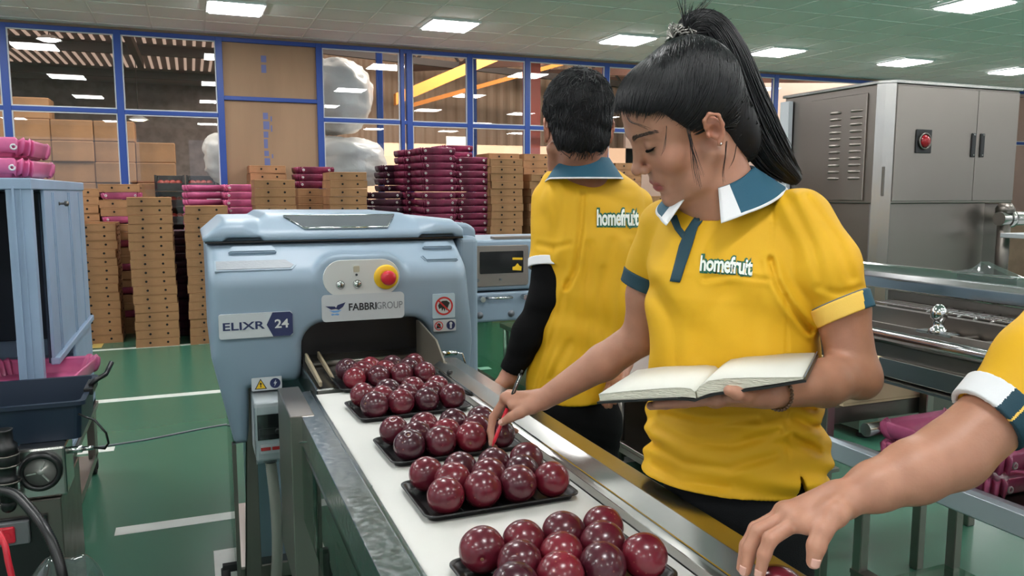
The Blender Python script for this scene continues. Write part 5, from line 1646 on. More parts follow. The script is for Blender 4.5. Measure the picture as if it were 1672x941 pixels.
class Head:
    def __init__(h, C, R, s, female=True): h.C = A3(C); h.R = R; h.s = s; h.female = female

    def w(h, p): return h.C + h.R @ (np.asarray(p, float) * h.s)

    def loc(h, P): return (P - h.C) @ h.R / h.s

    def add(h, F, neckbase):
        s = h.s; R = h.R; w = h.w

        def ell(c, r, k, Rl=None): F.ell(w(c), [q * s for q in r], R if Rl is None else R @ Rl, k * s)

        def cone(a, b, ra, rb, k): F.cone(w(a), w(b), ra * s, rb * s, k * s)
        jw = 1.0 if h.female else 1.08
        ell((0, -.012, .044), (.0725, .092, .074), .01)
        ell((0, .036, .048), (.058, .052, .056), .03)
        ell((0, .044, -.022), (.053 * jw, .047, .070), .03)
        for sg in (-1, 1):
            cone((sg * .055 * jw, .0, -.045), (sg * .043 * jw, .035, -.080), .017, .015, .03); cone((sg * .043 * jw, .035, -.080), (sg * .012, .074, -.097), .015, .012, .025)
            ell((sg * .040, .062, -.016), (.022, .020, .020), .022)
            cone((sg * .010, .082, .037), (sg * .047, .063, .038), .010, .009, .014)
        ell((0, .078, -.095), (.019, .014, .013), .015)
        ell((0, .079, -.055), (.029, .015, .024), .015)
        for sg in (-1, 1):
            F.sub_ell(w((sg * .030, .096, .019)), [.015 * s, .012 * s, .0105 * s], R, .014 * s)
        cone((0, .086, .026), (0, .107, -.014), .0065, .0072, .012)
        ell((0, .109, -.0185), (.0098, .0095, .0088), .008)
        for sg in (-1, 1):
            ell((sg * .0115, .099, -.0225), (.0068, .0085, .0068), .006)
            F.sub_ell(w((sg * .0060, .105, -.0292)), [.0034 * s, .0045 * s, .0026 * s], R, .002 * s)
            # lids
            ell((sg * .0305, .0725, .0165), (.0150, .0135, .0118), .005)
            pts = [w((sg * .0175, .0850, .0092)), w((sg * .024, .0865, .0092)), w((sg * .031, .0858, .0098)), w((sg * .038, .0820, .0112)), w((sg * .0445, .0765, .0134))]
            for a, b in zip(pts, pts[1:]): F.sub_cone(a, b, .0008 * s, .0008 * s, .0012 * s)
            pts = [w((sg * .018, .0875, .0215)), w((sg * .030, .0880, .0245)), w((sg * .0445, .0780, .0205))]
            for a, b in zip(pts, pts[1:]): F.sub_cone(a, b, .0006 * s, .0006 * s, .0022 * s)
        # lips
        for sg in (-1, 1):
            F.chain([w((sg * .0225, .0815, -.0575)), w((sg * .009, .0920, -.0522)), w((0, .0920, -.0540))], [.0020 * s, .0040 * s, .0036 * s], .005 * s)
            F.chain([w((sg * .020, .082, -.0605)), w((sg * .008, .0905, -.0645)), w((0, .0910, -.0650))], [.0022 * s, .0044 * s, .0048 * s], .005 * s)
        for sg in (-1, 1):
            pts = [w((sg * .0245, .0835, -.0585)), w((sg * .012, .0950, -.0580)), w((0, .0980, -.0592))]
            for a, b in zip(pts, pts[1:]): F.sub_cone(a, b, .0011 * s, .0013 * s, .0018 * s)
        F.sub_cone(w((0, .100, -.036)), w((0, .100, -.047)), .0016 * s, .002 * s, .004 * s)
        # ears
        ES = 0.86

        def ep(q, sg): return (sg * (.0745 + (q[0] - .0745) * .9), -.006 + (q[1] + .006) * ES, -.004 + q[2] * ES)
        for sg in (-1, 1):
            a = math.radians(-14)
            Rl = np.array([[1, 0, 0], [0, math.cos(a), -math.sin(a)], [0, math.sin(a), math.cos(a)]])
            ell(ep((.0745, -.013, .002), sg), (.0062, .0145, .0245), .006, Rl)
            hx = [(.0795, .0045, .012), (.0815, .001, .027), (.0835, -.012, .0335), (.0850, -.0255, .022), (.0840, -.0265, .004), (.0815, -.0185, -.015), (.0790, -.0085, -.0275)]
            F.chain([w(ep(q, sg)) for q in hx], [.0027 * s, .0030 * s, .0032 * s, .0032 * s, .0030 * s, .0032 * s, .0050 * s], .003 * s)
            F.sub_ell(w(ep((.0838, -.0085, -.001), sg)), [.0085 * s, .0078 * s, .0105 * s], R @ Rl, .003 * s)
            F.sub_ell(w(ep((.0842, -.014, .019), sg)), [.006 * s, .0070 * s, .0060 * s], R @ Rl, .003 * s)
            ell(ep((.0775, .0045, -.003), sg), (.0045, .0032, .0052), .004)
        nb = A3(neckbase)
        r0 = (.050 if h.female else .050) * s; r1 = (.056 if h.female else .056) * s
        F.cone(w((0, -.026, -.045)), nb, r0, r1, .022 * s)
        F.cone(w((0, .01, -.07)), nb * 0.55 + w((0, .03, -.09)) * 0.45, .032 * s, .036 * s, .03 * s)

    def pigment(h, V, skin, lip):
        q = h.loc(V)
        col = np.ones((len(V), 4)); base = np.array(srgb(*skin)); col[:] = base
        lipc = np.array(srgb(*lip))
        ax = np.abs(q[:, 0])
        near = (q[:, 1] > 0.07)
        up = np.exp(-(((q[:, 2] + .0535 + ax * .10) / .0048) ** 2)); lo = np.exp(-(((q[:, 2] + .0640 - ax * .22) / .0058) ** 2))
        m = np.clip(np.maximum(up, lo) * 1.5, 0, 1) * np.clip((.024 - ax) / .006, 0, 1) * near * np.clip((q[:, 1] - .078) / .006, 0, 1)
        col = col * (1 - m[:, None]) + lipc * m[:, None]
        # warmer ears, nose tip, cheeks
        for c, r_, a in (((-.08, -.012, 0), .026, .35), ((.08, -.012, 0), .026, .35), ((0, .112, -.018), .016, .08), ((-.042, .07, -.02), .024, .22), ((.042, .07, -.02), .024, .22)):
            m = np.exp(-(((q - np.array(c)) ** 2).sum(1)) / r_ ** 2) * a
            col = col * (1 - m[:, None]) + np.array(srgb(208, 122, 100)) * m[:, None]
        m = np.exp(-(((np.abs(q[:, 0]) - .080) / .006) ** 2 + ((q[:, 1] + .010) / .008) ** 2 + ((q[:, 2] + .003) / .011) ** 2)) * .8
        col = col * (1 - m[:, None]) + np.array(srgb(112, 62, 48)) * m[:, None]
        # nostril and lid line pigments
        m = np.exp(-(((np.abs(q[:, 0]) - .006) / .003) ** 2 + ((q[:, 1] - .103) / .005) ** 2 + ((q[:, 2] + .0275) / .0028) ** 2)) * .28
        col = col * (1 - m[:, None]) + np.array(srgb(96, 52, 42)) * m[:, None]
        return col


def tubes_mesh(name, paths, radii, mat, parent, n=4):
    """many thin tubes as one mesh; paths (N,K,3), radii (N,K) or (K,)"""
    P = np.asarray(paths, float); N_, K = P.shape[:2]
    r = np.broadcast_to(np.asarray(radii, float), (N_, K))
    T = np.gradient(P, axis=1); T /= np.maximum(np.linalg.norm(T, axis=2, keepdims=True), 1e-9)
    ref = np.array([0.31, 0.52, 0.79])
    A = np.cross(T, ref); A /= np.maximum(np.linalg.norm(A, axis=2, keepdims=True), 1e-9)
    B = np.cross(T, A)
    ang = np.arange(n) * 2 * PI / n
    V = P[:, :, None, :] + (A[:, :, None, :] * np.cos(ang)[None, None, :, None] + B[:, :, None, :] * np.sin(ang)[None, None, :, None]) * r[:, :, None, None]
    idx = np.arange(N_ * K * n).reshape(N_, K, n)
    a = idx[:, :-1, :]; b = idx[:, 1:, :]
    F = np.stack([a, np.roll(a, -1, 2), np.roll(b, -1, 2), b], -1).reshape(-1, 4)
    return np_mesh(name, V.reshape(-1, 3), F, mat, parent)


def project_to(f, P, level=0.0, it=5, e=0.0008):
    P = P.copy()
    for _ in range(it):
        d = f(P) - level
        g = np.stack([f(P + np.array(v) * e) - f(P - np.array(v) * e) for v in ((1, 0, 0), (0, 1, 0), (0, 0, 1))], 1) / (2 * e)
        P = P - g * (d / np.maximum((g * g).sum(1), 1e-6))[:, None]
    return P


class Torso:
    """stack of oriented ellipses along z; f front direction (horizontal)"""

    def __init__(t, secs, front, expo=2.3):
        t.z = np.array([s[0].z for s in secs]); o = np.argsort(t.z)
        t.z = t.z[o]
        g = lambda i: np.array([s[i] for s in secs])[o]
        t.c = np.array([(s[0].x, s[0].y) for s in secs])[o]; t.a = g(1); t.b = g(2)
        t.f = np.array([front.x, front.y]) / math.hypot(front.x, front.y); t.l = np.array([-t.f[1], t.f[0]]); t.e = expo

    def uv(t, P, off=0.0):
        z = P[:, 2]
        cx = np.interp(z, t.z, t.c[:, 0]); cy = np.interp(z, t.z, t.c[:, 1])
        a = np.interp(z, t.z, t.a) + off; b = np.interp(z, t.z, t.b) + off
        dx = P[:, 0] - cx; dy = P[:, 1] - cy
        return dx * t.l[0] + dy * t.l[1], dx * t.f[0] + dy * t.f[1], a, b

    def d(t, P, off=0.0):
        u, v, a, b = t.uv(P, off)
        q = (np.abs(u / a) ** t.e + np.abs(v / b) ** t.e) ** (1 / t.e)
        d = (q - 1) * np.minimum(a, b)
        d = smax(d, P[:, 2] - (t.z[-1] + off), 0.03)
        return smax(d, t.z[0] - off - P[:, 2], 0.02)


def smooth_interp(secs, n=40):
    """resample section list finely with a smooth curve"""
    out = []
    P = [(s[0], s[1], s[2]) for s in secs]
    for i in range(len(P) - 1):
        p0 = P[max(i - 1, 0)]; p1 = P[i]; p2 = P[i + 1]; p3 = P[min(i + 2, len(P) - 1)]
        for k in range(6):
            t = k / 6
            f = lambda a, b, c, d: 0.5 * ((2 * b) + (c - a) * t + (2 * a - 5 * b + 4 * c - d) * t * t + (3 * b - a - 3 * c + d) * t ** 3)
            out.append((f(p0[0], p1[0], p2[0], p3[0]), f(p0[1], p1[1], p2[1], p3[1]), f(p0[2], p1[2], p2[2], p3[2])))
    out.append(P[-1])
    return out


def ridge(P, k, ph, warp=0.0, wk=(0, 0, 0)):
    k = np.asarray(k, float); a = P @ k + ph
    if warp: a = a + warp * np.sin(P @ np.asarray(wk, float) + ph * 1.7)
    return np.sin(a)


def pixels(P):
    q = P - A3(EYE); dep = q @ A3(FWD)
    return CXP + FPX * (q @ A3(RGT)) / dep, CYP - FPX * (q @ A3(UPV)) / dep, dep


def creases(P, lines, maxdep):
    """sewn seams and pulled folds: shallow grooves with a soft ridge beside them"""
    x, y, dep = pixels(P)
    out = np.zeros(len(P))
    for pts, w, amp in lines:
        d = np.full(len(P), 1e9)
        for (ax, ay), (bx, by) in zip(pts, pts[1:]):
            ex, ey = bx - ax, by - ay
            t = np.clip(((x - ax) * ex + (y - ay) * ey) / (ex * ex + ey * ey), 0, 1)
            d = np.minimum(d, np.hypot(x - ax - t * ex, y - ay - t * ey))
        q = d / w
        out += amp * (np.exp(-q * q) - 0.55 * np.exp(-((q - 2.1) / 1.1) ** 2))
    return out * np.clip((maxdep - dep) / 0.03, 0, 1)


def bvh_of(o):
    me = o.data
    off = Vector(o.parent.location) if o.parent else Vector()
    return BVHTree.FromPolygons([v.co + off for v in me.vertices], [tuple(p.vertices) for p in me.polygons])


def decal(name, bvh, px_quads, mat, parent, lift=0.0012):
    """cloth applique: grid of photo points dropped on to the garment, kept as a thin sewn-on layer with thickness"""
    grid = px_quads; vs = []; fs = []
    H, W = len(grid), len(grid[0])
    for r in grid:
        for (px, py) in r:
            d = (at(px, py, 1.0) - EYE).normalized()
            hit, n, i, dist = bvh.ray_cast(EYE, d)
            if hit is None: hit, n, i, dist = bvh.find_nearest(at(px, py, 1.4)); 
            if n.dot(d) > 0: n = -n
            vs.append(hit + n * lift)
    for i in range(H - 1):
        for j in range(W - 1): fs.append((i * W + j, i * W + j + 1, (i + 1) * W + j + 1, (i + 1) * W + j))
    o = mesh_obj(name, vs, fs, mat, parent, smooth=True, world=True)
    m = o.modifiers.new('thick', 'SOLIDIFY'); m.thickness = 0.0012; m.offset = 1
    return o


def grid_between(A, B, n, m):
    """bilinear strip between two polylines of photo points"""
    def samp(L, t):
        t = t * (len(L) - 1); i = min(int(t), len(L) - 2); f = t - i
        return (L[i][0] + (L[i + 1][0] - L[i][0]) * f, L[i][1] + (L[i + 1][1] - L[i][1]) * f)
    out = []
    for i in range(n + 1):
        a = samp(A, i / n); b = samp(B, i / n)
        out.append([(a[0] + (b[0] - a[0]) * j / m, a[1] + (b[1] - a[1]) * j / m) for j in range(m + 1)])
    return out


def logo_on(bvh, txt, px0, px1, size, parent, lift=0.0016, arch=0.0, sag=None):
    """print lettering on the garment along the line px0->px1 (photo points mark the first and last letter)"""
    for nm, off, mt, lf in (('logo_outline', 0.11, M['greenprint'], lift), ('logo_lettering', 0.028, M['logowhite'], lift + 0.0009)):
        c = bpy.data.curves.new('lettering', 'FONT'); c.body = txt; c.size = 1.0; c.align_x = 'CENTER'; c.align_y = 'CENTER'; c.offset = off; c.space_character = 0.94
        c.resolution_u = 3
        o = bpy.data.objects.new('lettering_tmp', c); COL.objects.link(o)
        dg = bpy.context.evaluated_depsgraph_get(); dg.update()
        me = bpy.data.meshes.new_from_object(o.evaluated_get(dg))
        bpy.data.objects.remove(o); bpy.data.curves.remove(c)
        bm = bmesh.new(); bm.from_mesh(me); bpy.data.meshes.remove(me)
        bmesh.ops.remove_doubles(bm, verts=bm.verts, dist=1e-5)
        bmesh.ops.triangulate(bm, faces=bm.faces)
        xs = [v.co.x for v in bm.verts]; x0, x1 = min(xs), max(xs)
        a = Vector(px0); b = Vector(px1); ax = (b - a); L_ = ax.length; ax = ax / L_; up = Vector((ax.y, -ax.x))
        for v in bm.verts:
            t = (v.co.x - x0) / (x1 - x0)
            p = a + ax * (t * L_) + up * (v.co.y * size + arch * 4 * t * (1 - t))
            d = (at(p.x, p.y, 1.0) - EYE).normalized()
            hit, n, i, dist = bvh.ray_cast(EYE, d)
            if hit is None: hit, n, i, dist = bvh.find_nearest(at(p.x, p.y, 1.4))
            if n.dot(d) > 0: n = -n
            v.co = hit + n * lf - Vector(parent.location)
        m2 = bpy.data.meshes.new(nm); bm.to_mesh(m2); bm.free(); m2.materials.append(mt)
        o = bpy.data.objects.new(nm, m2); COL.objects.link(o); o.parent = parent


def pose_hand(F, wrist, mcps, fingers, thumb, g, s=1.0, wr=0.021, palm_r=0.0118):
    """palm from wrist to knuckles, four separate fingers and a thumb as their own chains; returns tips"""
    wrist = A3(wrist)
    mc = [A3(m) for m in mcps]
    for i, m_ in enumerate(mc):
        F.cone(wrist * 0.80 + m_ * 0.20, m_, wr * 0.72 * s, palm_r * s, 0.012 * s)
    for i in range(3): F.cone(mc[i], mc[i + 1], palm_r * 0.95 * s, palm_r * 0.95 * s, 0.008 * s)
    rr = [(.0096, .0088, .0078, .0066), (.0098, .0090, .0080, .0068), (.0094, .0086, .0076, .0064), (.0086, .0076, .0068, .0058)]
    for i, (m_, fg) in enumerate(zip(mc, fingers)):
        P = [m_] + [A3(q) for q in fg]
        if len(P) == 3:
            mid = P[1] * 0.45 + P[2] * 0.55
            out = P[1] - (P[0] + P[2]) / 2
            mid = mid + out * 0.16
            P = [P[0], P[1], mid, P[2]]
        F.chain(P, [q * s for q in rr[i]], 0.0035 * s, '%s%d' % (g, i))
        # knuckle
        F.ell(P[0], [0.0105 * s] * 3, None, 0.006 * s)
    T = [A3(q) for q in thumb]
    F.cone(wrist * 0.75 + T[0] * 0.25, T[0], 0.016 * s, 0.0145 * s, 0.012 * s)
    F.cone(T[0], (mc[0] * 0.5 + T[1] * 0.5), 0.0135 * s, 0.0105 * s, 0.012 * s)
    F.chain(T, [q * s for q in (.0140, .0112, .0100, .0078)], 0.005 * s, g + 'th')


def nail(name, tip, back, normal, r, parent):
    """small curved nail on the back of a finger tip"""
    t = Vector(tip) - Vector(back); t.normalize(); n = Vector(normal); n = (n - t * n.dot(t)).normalized(); b = t.cross(n)
    vs = []; fs = []
    for i in range(7):
        for j in range(6):
            u = -1 + 2 * i / 6; v = j / 5
            wdt = r * 0.72 * (1 if v < 0.75 else (1 - ((v - .75) / .25) ** 2 * 0.5))
            a = u * 0.85
            p = Vector(tip) + t * (-0.006 + v * 0.0115) + b * math.sin(a) * wdt * 1.25 + n * (r * 0.72 + math.cos(a) * r * 0.34 - 0.0008 * v)
            vs.append(p)
    for i in range(6):
        for j in range(5): fs.append((i * 6 + j, (i + 1) * 6 + j, (i + 1) * 6 + j + 1, i * 6 + j + 1))
    o = mesh_obj(name, vs, fs, M['nail'], parent, smooth=True, world=True)
    m = o.modifiers.new('thick', 'SOLIDIFY'); m.thickness = 0.0008
    return o


def collar(parent, NB, up, front, r, h, spec, open_deg=22, drop=0.05, tipdrop=0.03, stand=0.03, mats=None, lean=None, side=None):
    """fold-over polo collar around a neck: stand inside, fall outside, with pointed tips at the front opening"""
    up = Vector(up).normalized(); f = Vector(front); f = (f - up * f.dot(up)).normalized(); l = up.cross(f)
    N_ = 72; prof = 24
    vs = []; fs = []; mi = []
    for i in range(N_ + 1):
        phi = math.radians(open_deg + (360 - 2 * open_deg) * i / N_)
        c = math.cos(phi); s = math.sin(phi)
        fr = max(0.0, c)          # 1 at the front
        tip = max(0.0, 1 - min(i, N_ - i) / 5.0) ** 1.2
        zf = h * (1 - 0.75 * fr) + 0.004
        for k in range(prof + 1):
            t = k / prof
            if t <= 0.3:
                q = t / 0.3; rr = r * (1.02 + 0.0 * q); z = -0.01 + (zf + 0.01) * q
            elif t <= 0.4:
                q = (t - 0.3) / 0.1; rr = r + 0.006 * q; z = zf + 0.003 * math.sin(q * PI)
            else:
                q = (t - 0.4) / 0.6; rr = r + 0.006 + spec * q * (1 + 0.25 * abs(s)) + 0.014 * tip * q; z = zf - (drop + tipdrop * tip) * q
            p = Vector(NB) + (f * c * 1.05 + l * s * 0.98) * rr + up * z
            vs.append(p)
    W = prof + 1
    for i in range(N_):
        for k in range(prof):
            fs.append((i * W + k, (i + 1) * W + k, (i + 1) * W + k + 1, i * W + k + 1))
            e = min(i, N_ - 1 - i)
            mi.append(2 if (mats and len(mats) > 2 and k == prof - 1 and e > 3) else (1 if (e < 4 and k >= 9) else 0))
    o = mesh_obj('collar', vs, fs, mats or [M['teal']], parent, smooth=True, matidx=mi, world=True)
    m = o.modifiers.new('thick', 'SOLIDIFY'); m.thickness = 0.002; m.offset = 1
    return o


def legs(parent, hipL, hipR, footL, footR, thigh, mat, waist, heading):
    """trousers as one surface, plus shoes"""
    F = Field()
    for hp, ft in ((hipL, footL), (hipR, footR)):
        hp = A3(hp); ft = A3(ft); kn = hp * 0.5 + ft * 0.5 + np.array([heading.x, heading.y, 0]) * 0.015
        F.chain([hp, kn, ft + np.array([0, 0, .09])], [thigh, thigh * .70, thigh * .56], .03)
    for c, r in waist: F.ell(c, r, None, .05)
    fz = F
    def f(P):
        d = fz(P, 0.09) - 0.0016 * ridge(P, (30, 45, 160), 0.3, 1.4, (20, 9, 25)) * np.clip((0.9 - P[:, 2]) * 4, 0, 1)
        return np.maximum(d, 0.075 - P[:, 2])
    allp = np.array([A3(hipL), A3(hipR), A3(footL), A3(footR)] + [A3(c) for c, r in waist])
    V, Q = mesh_sdf(f, allp.min(0) - 0.2, allp.max(0) + 0.2, 0.007)
    np_mesh('trousers', V, Q, mat, parent)
    for ft in (footL, footR):
        ft = A3(ft); hd = np.array([heading.x, heading.y, 0])
        G = Field(); G.cone(ft + hd * -0.04 + [0, 0, .045], ft + hd * 0.13 + [0, 0, .035], .042, .036, .02); G.cone(ft + [0, 0, .06], ft + [0, 0, .10], .045, .042, .03)
        V, Q = mesh_sdf(lambda P: np.maximum(G(P, .09), 0.002 - P[:, 2]), ft - 0.25, ft + 0.25, 0.008)
        np_mesh('shoe', V, Q, M['shoe'], parent)
# ------------------------------------------------------------------ the woman with the notebook
SKIN_W = (174, 126, 104)
wom = thing('person', 'woman in a yellow polo with a high black ponytail, pointing a pen at the fruit', 'person', (0.92, 1.14, 0))
HW = Head(at(1122, 205, 1.36), headframe(math.radians(84), math.radians(32.5), math.radians(13)), 1.03)
NBW = at(1176, 322, 1.405)
wf = Vector((-0.80, -0.60, 0)).normalized()
D0 = 1.42
secs = [(at(cx, py, D0), a, b) for py, cx, a, b in ((316, 1190, .070, .052), (334, 1196, .112, .066), (358, 1203, .146, .084), (400, 1204, .156, .104), (440, 1202, .158, .120), (480, 1199, .155, .121),
        (530, 1195, .150, .113), (590, 1194, .147, .109), (640, 1197, .148, .110), (700, 1200, .153, .115), (760, 1201, .160, .122), (820, 1202, .163, .126), (870, 1202, .163, .126))]
TW = Torso([(s[0], s[1], s[2]) for s in secs], wf)
lsh, lcuff, lelb, lwr = at(1303, 362, 1.345), at(1380, 516, 1.295), at(1393, 607, 1.30), at(1262, 643, 1.175)
lmid = at(1340, 434, 1.315)
rsh, rcuff, relb, rwr = at(1092, 374, 1.50), at(1056, 470, 1.535), at(1046, 550, 1.585), at(888, 652, 1.682)

FW = Field()
HW.add(FW, NBW)
FW.items.append((lambda P: np.maximum(TW.d(P, -0.016), 0.95 - P[:, 2]), A3(at(1200, 560, D0)), 0.42, 0.03, None))
FW.cone(NBW, at(1195, 350, 1.42), .055, .075, .03)
FW.chain([lsh, at(1374, 500, 1.30), lelb], [.046, .0405, .0385], .02)
FW.chain([lelb, at(1345, 626, 1.255), lwr], [.0395, .0365, .0215], .012)
FW.ell(at(1412, 626, 1.30), (.020, .020, .020), None, .03)
FW.chain([rsh, at(1060, 480, 1.545), relb], [.046, .041, .036], .02)
FW.chain([relb, at(985, 592, 1.625), rwr], [.0365, .0365, .0225], .012)
# left hand, palm up under the notebook
pose_hand(FW, lwr, [at(1172, 650, 1.185), at(1168, 652, 1.21), at(1166, 652, 1.233), at(1168, 651, 1.255)],
          [[at(1128, 655, 1.20), at(1072, 660, 1.215)], [at(1118, 657, 1.228), at(1062, 663, 1.25)], [at(1122, 656, 1.255), at(1070, 661, 1.28)], [at(1132, 654, 1.277), at(1090, 658, 1.30)]],
          [at(1236, 646, 1.160), at(1218, 645, 1.143), at(1205, 642, 1.133), at(1190, 638, 1.128)], 'L', 1.0)
# right hand with the pen
R_tips = [[at(805, 682, 1.722), at(801, 697 + 8, 1.717), at(803, 724, 1.707)], [at(806, 684, 1.746), at(804, 708, 1.740), at(808, 729, 1.730)], [at(815, 690, 1.764), at(818, 708, 1.760), at(826, 716, 1.754)], [at(828, 690, 1.777), at(834, 702, 1.772), at(843, 704, 1.765)]]
R_th = [at(868, 664, 1.674), at(848, 675, 1.670), at(835, 681, 1.677), at(820, 690, 1.690)]
pose_hand(FW, rwr, [at(826, 650, 1.704), at(832, 647, 1.727), at(840, 648, 1.747), at(850, 652, 1.764)], R_tips, R_th, 'R', 1.0)


def face_detail(P, d): return d


V, Q = mesh_sdf(lambda P: FW(P), A3((0.50, 0.68, 0.80)), A3((1.22, 1.85, 1.72)), 0.0024)
colr = HW.pigment(V, SKIN_W, (150, 80, 78))
bodyW = np_mesh('body', V, Q, M['skin'], wom, colors={'pigment': colr})


# ---- polo shirt
def sleeve(P, pts, rs, ax_a, ax_b, end):
    d = np.full(len(P), 1e3)
    for i in range(len(pts) - 1): d = smin(d, d_cone(P, pts[i], pts[i + 1], rs[i], rs[i + 1]), 0.02)
    a = A3(ax_a); b = A3(ax_b); n = (b - a) / np.linalg.norm(b - a)
    t = (P - b) @ n
    return d, t


LS = ([lsh, lmid, lcuff + (lcuff - lmid) * 0.3], [.056, .057, .0425]); RS = ([rsh, at(1076, 420, 1.52), rcuff + (rcuff - at(1076, 420, 1.52)) * 0.3], [.056, .054, .048])


def cut_sleeve(P, S_, cen, prev):
    d, t = sleeve(P, S_[0], S_[1], prev, cen, 0)
    inner = np.maximum(d + 0.0085, -0.045 - t)
    d = d - 0.0026 * ridge(P, (40, 30, -42), 0.9, 1.3, (12, 20, 16))
    return np.maximum(np.maximum(d, t), -inner)


CRW = [([(1258, 425), (1268, 462), (1290, 500), (1322, 540)], 5, .0055), ([(1150, 455), (1200, 449), (1255, 457)], 4, .0026), ([(1068, 470), (1095, 520), (1106, 590)], 9, .0026),
       ([(1283, 480), (1285, 560), (1284, 660), (1284, 720), (1291, 760)], 2.6, .0016), ([(1072, 700), (1130, 724), (1200, 728), (1272, 704)], 6, .0042), ([(1066, 728), (1118, 756), (1190, 766), (1266, 744)], 6, .0042),
       ([(1082, 676), (1150, 692), (1235, 686)], 5, .0034), ([(1066, 762), (1112, 788), (1186, 797)], 5, .0028), ([(1298, 682), (1334, 700)], 5, .0040), ([(1296, 714), (1336, 738)], 5, .0045), ([(1300, 656), (1328, 668)], 4, .0030),
       ([(1288, 325), (1326, 400), (1342, 462)], 7, .0030), ([(1318, 322), (1368, 392), (1392, 455)], 6, .0026), ([(1335, 470), (1372, 480), (1405, 470)], 5, .0020), ([(1172, 366), (1152, 400), (1146, 425)], 6, .0018),
       ([(1256, 300), (1262, 360), (1258, 425)], 3, .0014), ([(1190, 470), (1150, 520), (1140, 580)], 12, .0026), ([(1240, 470), (1230, 540), (1225, 590)], 12, .0022)]


def f_shirtW(P):
    d = TW.d(P)
    z = P[:, 2]; u, v, a_, b_ = TW.uv(P)
    # drape: gathers above the hem, pulls under the bust and at the arm
    w1 = np.clip((1.10 - z) / 0.10, 0, 1)
    d = d - 0.0058 * w1 * ridge(P, (10, -6, 88), 0.5, 1.5, (16, 13, 12)) - 0.0030 * w1 * ridge(P, (24, 10, 140), 2.0, 1.2, (22, 19, 20))
    w2 = np.exp(-((z - 1.23) / 0.06) ** 2)
    d = d - 0.0042 * w2 * ridge(P, (20, -34, 60), 1.0, 1.0, (15, 10, 19))
    d = d - 0.0022 * ridge(P, (38, 22, 14), 0.2, 1.4, (9, 12, 20)) * np.exp(-((z - 1.1) / 0.09) ** 2)
    d = smax(d, 0.922 - z, 0.002)
    lat = (P - A3(EYE)) @ A3(RGT); dep = (P - A3(EYE)) @ A3(FWD)
    wedge = np.maximum(d_poly(lat, z, [(.466, .972), (.461, .90), (.492, .90)]), dep - 1.40)
    d = np.maximum(d, -wedge)
    for S_, cen, prev in ((LS, lcuff, lmid), (RS, rcuff, at(1076, 420, 1.52))):
        q = cut_sleeve(P, S_, cen, prev)
        d = smin(d, q, 0.008)
    d = d + creases(P, CRW, 1.46)
    # neck opening
    nb = A3(NBW); upn = HW.w((0, -.026, -.045)) - nb; upn /= np.linalg.norm(upn)
    d = smax(d, -d_cone(P, nb - upn * 0.03, nb + upn * 0.1, .062, .075), 0.006)
    d = smax(d, -d_cone(P, A3(at(1146, 330, 1.34)), A3(at(1122, 372, 1.30)), .020, .004), 0.004)
    # hollow under the hem
    d = np.maximum(d, -np.maximum(TW.d(P, -0.017), z - 0.945))
    return d


V, Q = mesh_sdf(f_shirtW, A3((0.62, 0.72, 0.86)), A3((1.22, 1.52, 1.48)), 0.0031)
shirtW = np_mesh('polo_shirt', V, Q, M['shirt'], wom)


def cuff(name, S_, cen, prev, w, mats, split, parent, extra=0.0015):
    def f(P):
        d, t = sleeve(P, S_[0], S_[1], prev, cen, 0)
        return np.maximum(np.abs(d - extra + 0.002) - 0.0038, np.maximum(t - 0.003, -w - t))
    c = A3(cen)
    V, Q = mesh_sdf(f, c - 0.11, c + 0.11, 0.0019)
    mi = None
    if split is not None:
        fc = V[Q].mean(1); mi = split(fc)
    return np_mesh(name, V, Q, mats, parent, matidx=mi)


def piping(cen, prev, r, off, mat, parent, th=0.0013):
    n = (Vector(cen) - Vector(prev)).normalized(); a = n.orthogonal().normalized(); b = n.cross(a); c = Vector(cen) + n * off
    mb = MB(); mb.tube([c + (a * math.cos(k * PI / 24) + b * math.sin(k * PI / 24)) * r for k in range(48)], th, 6, closed=True)
    mb.build('cuff_piping', mat, parent, world=True)


tl = lambda P: (P - A3(lcuff)) @ ((A3(lcuff) - A3(lmid)) / np.linalg.norm(A3(lcuff) - A3(lmid)))
cuff('cuff', LS, lcuff, lmid, 0.026, [M['paleyellow'], M['teal'], M['ribwhite'], M['greyink']], lambda c: np.where((c - A3(lcuff)) @ A3(RGT) > 0.012, 1, 0).astype(int), wom)
cuff('cuff', RS, rcuff, at(1076, 420, 1.52), 0.024, [M['darkteal'], M['ribwhite']], None, wom)
piping(lcuff, lmid, .0468, 0.001, M['ribwhite'], wom); piping(lcuff, lmid, .0490, -0.027, M['greyink'], wom, 0.0012); piping(rcuff, at(1076, 420, 1.52), .0505, 0.001, M['ribwhite'], wom)
upn = Vector(HW.w((0, -.026, -.045))) - NBW
collar(wom, NBW + upn.normalized() * 0.012, upn * 0.75 + Vector((0, 0, 1)) * upn.length * 0.25, Vector((-0.86, -0.5, 0)), 0.060, 0.026, 0.040, open_deg=24, drop=0.043, tipdrop=0.002, mats=[M['teal'], M['ribwhite'], M['ribwhite']])
bw = bvh_of(shirtW)
decal('placket', bw, grid_between([(1106, 352), (1113, 372), (1124, 386)], [(1094, 356), (1103, 376), (1117, 394)], 8, 3), M['darkteal'], wom, 0.0014)
decal('placket', bw, grid_between([(1156, 352), (1140, 372), (1132, 400), (1122, 430), (1111, 462)], [(1134, 356), (1120, 378), (1110, 402), (1103, 430), (1095, 460)], 24, 5), M['darkteal'], wom, 0.002)
logo_on(bw, 'homefruit', (1144, 432), (1229, 439), 35, wom, arch=1.5)

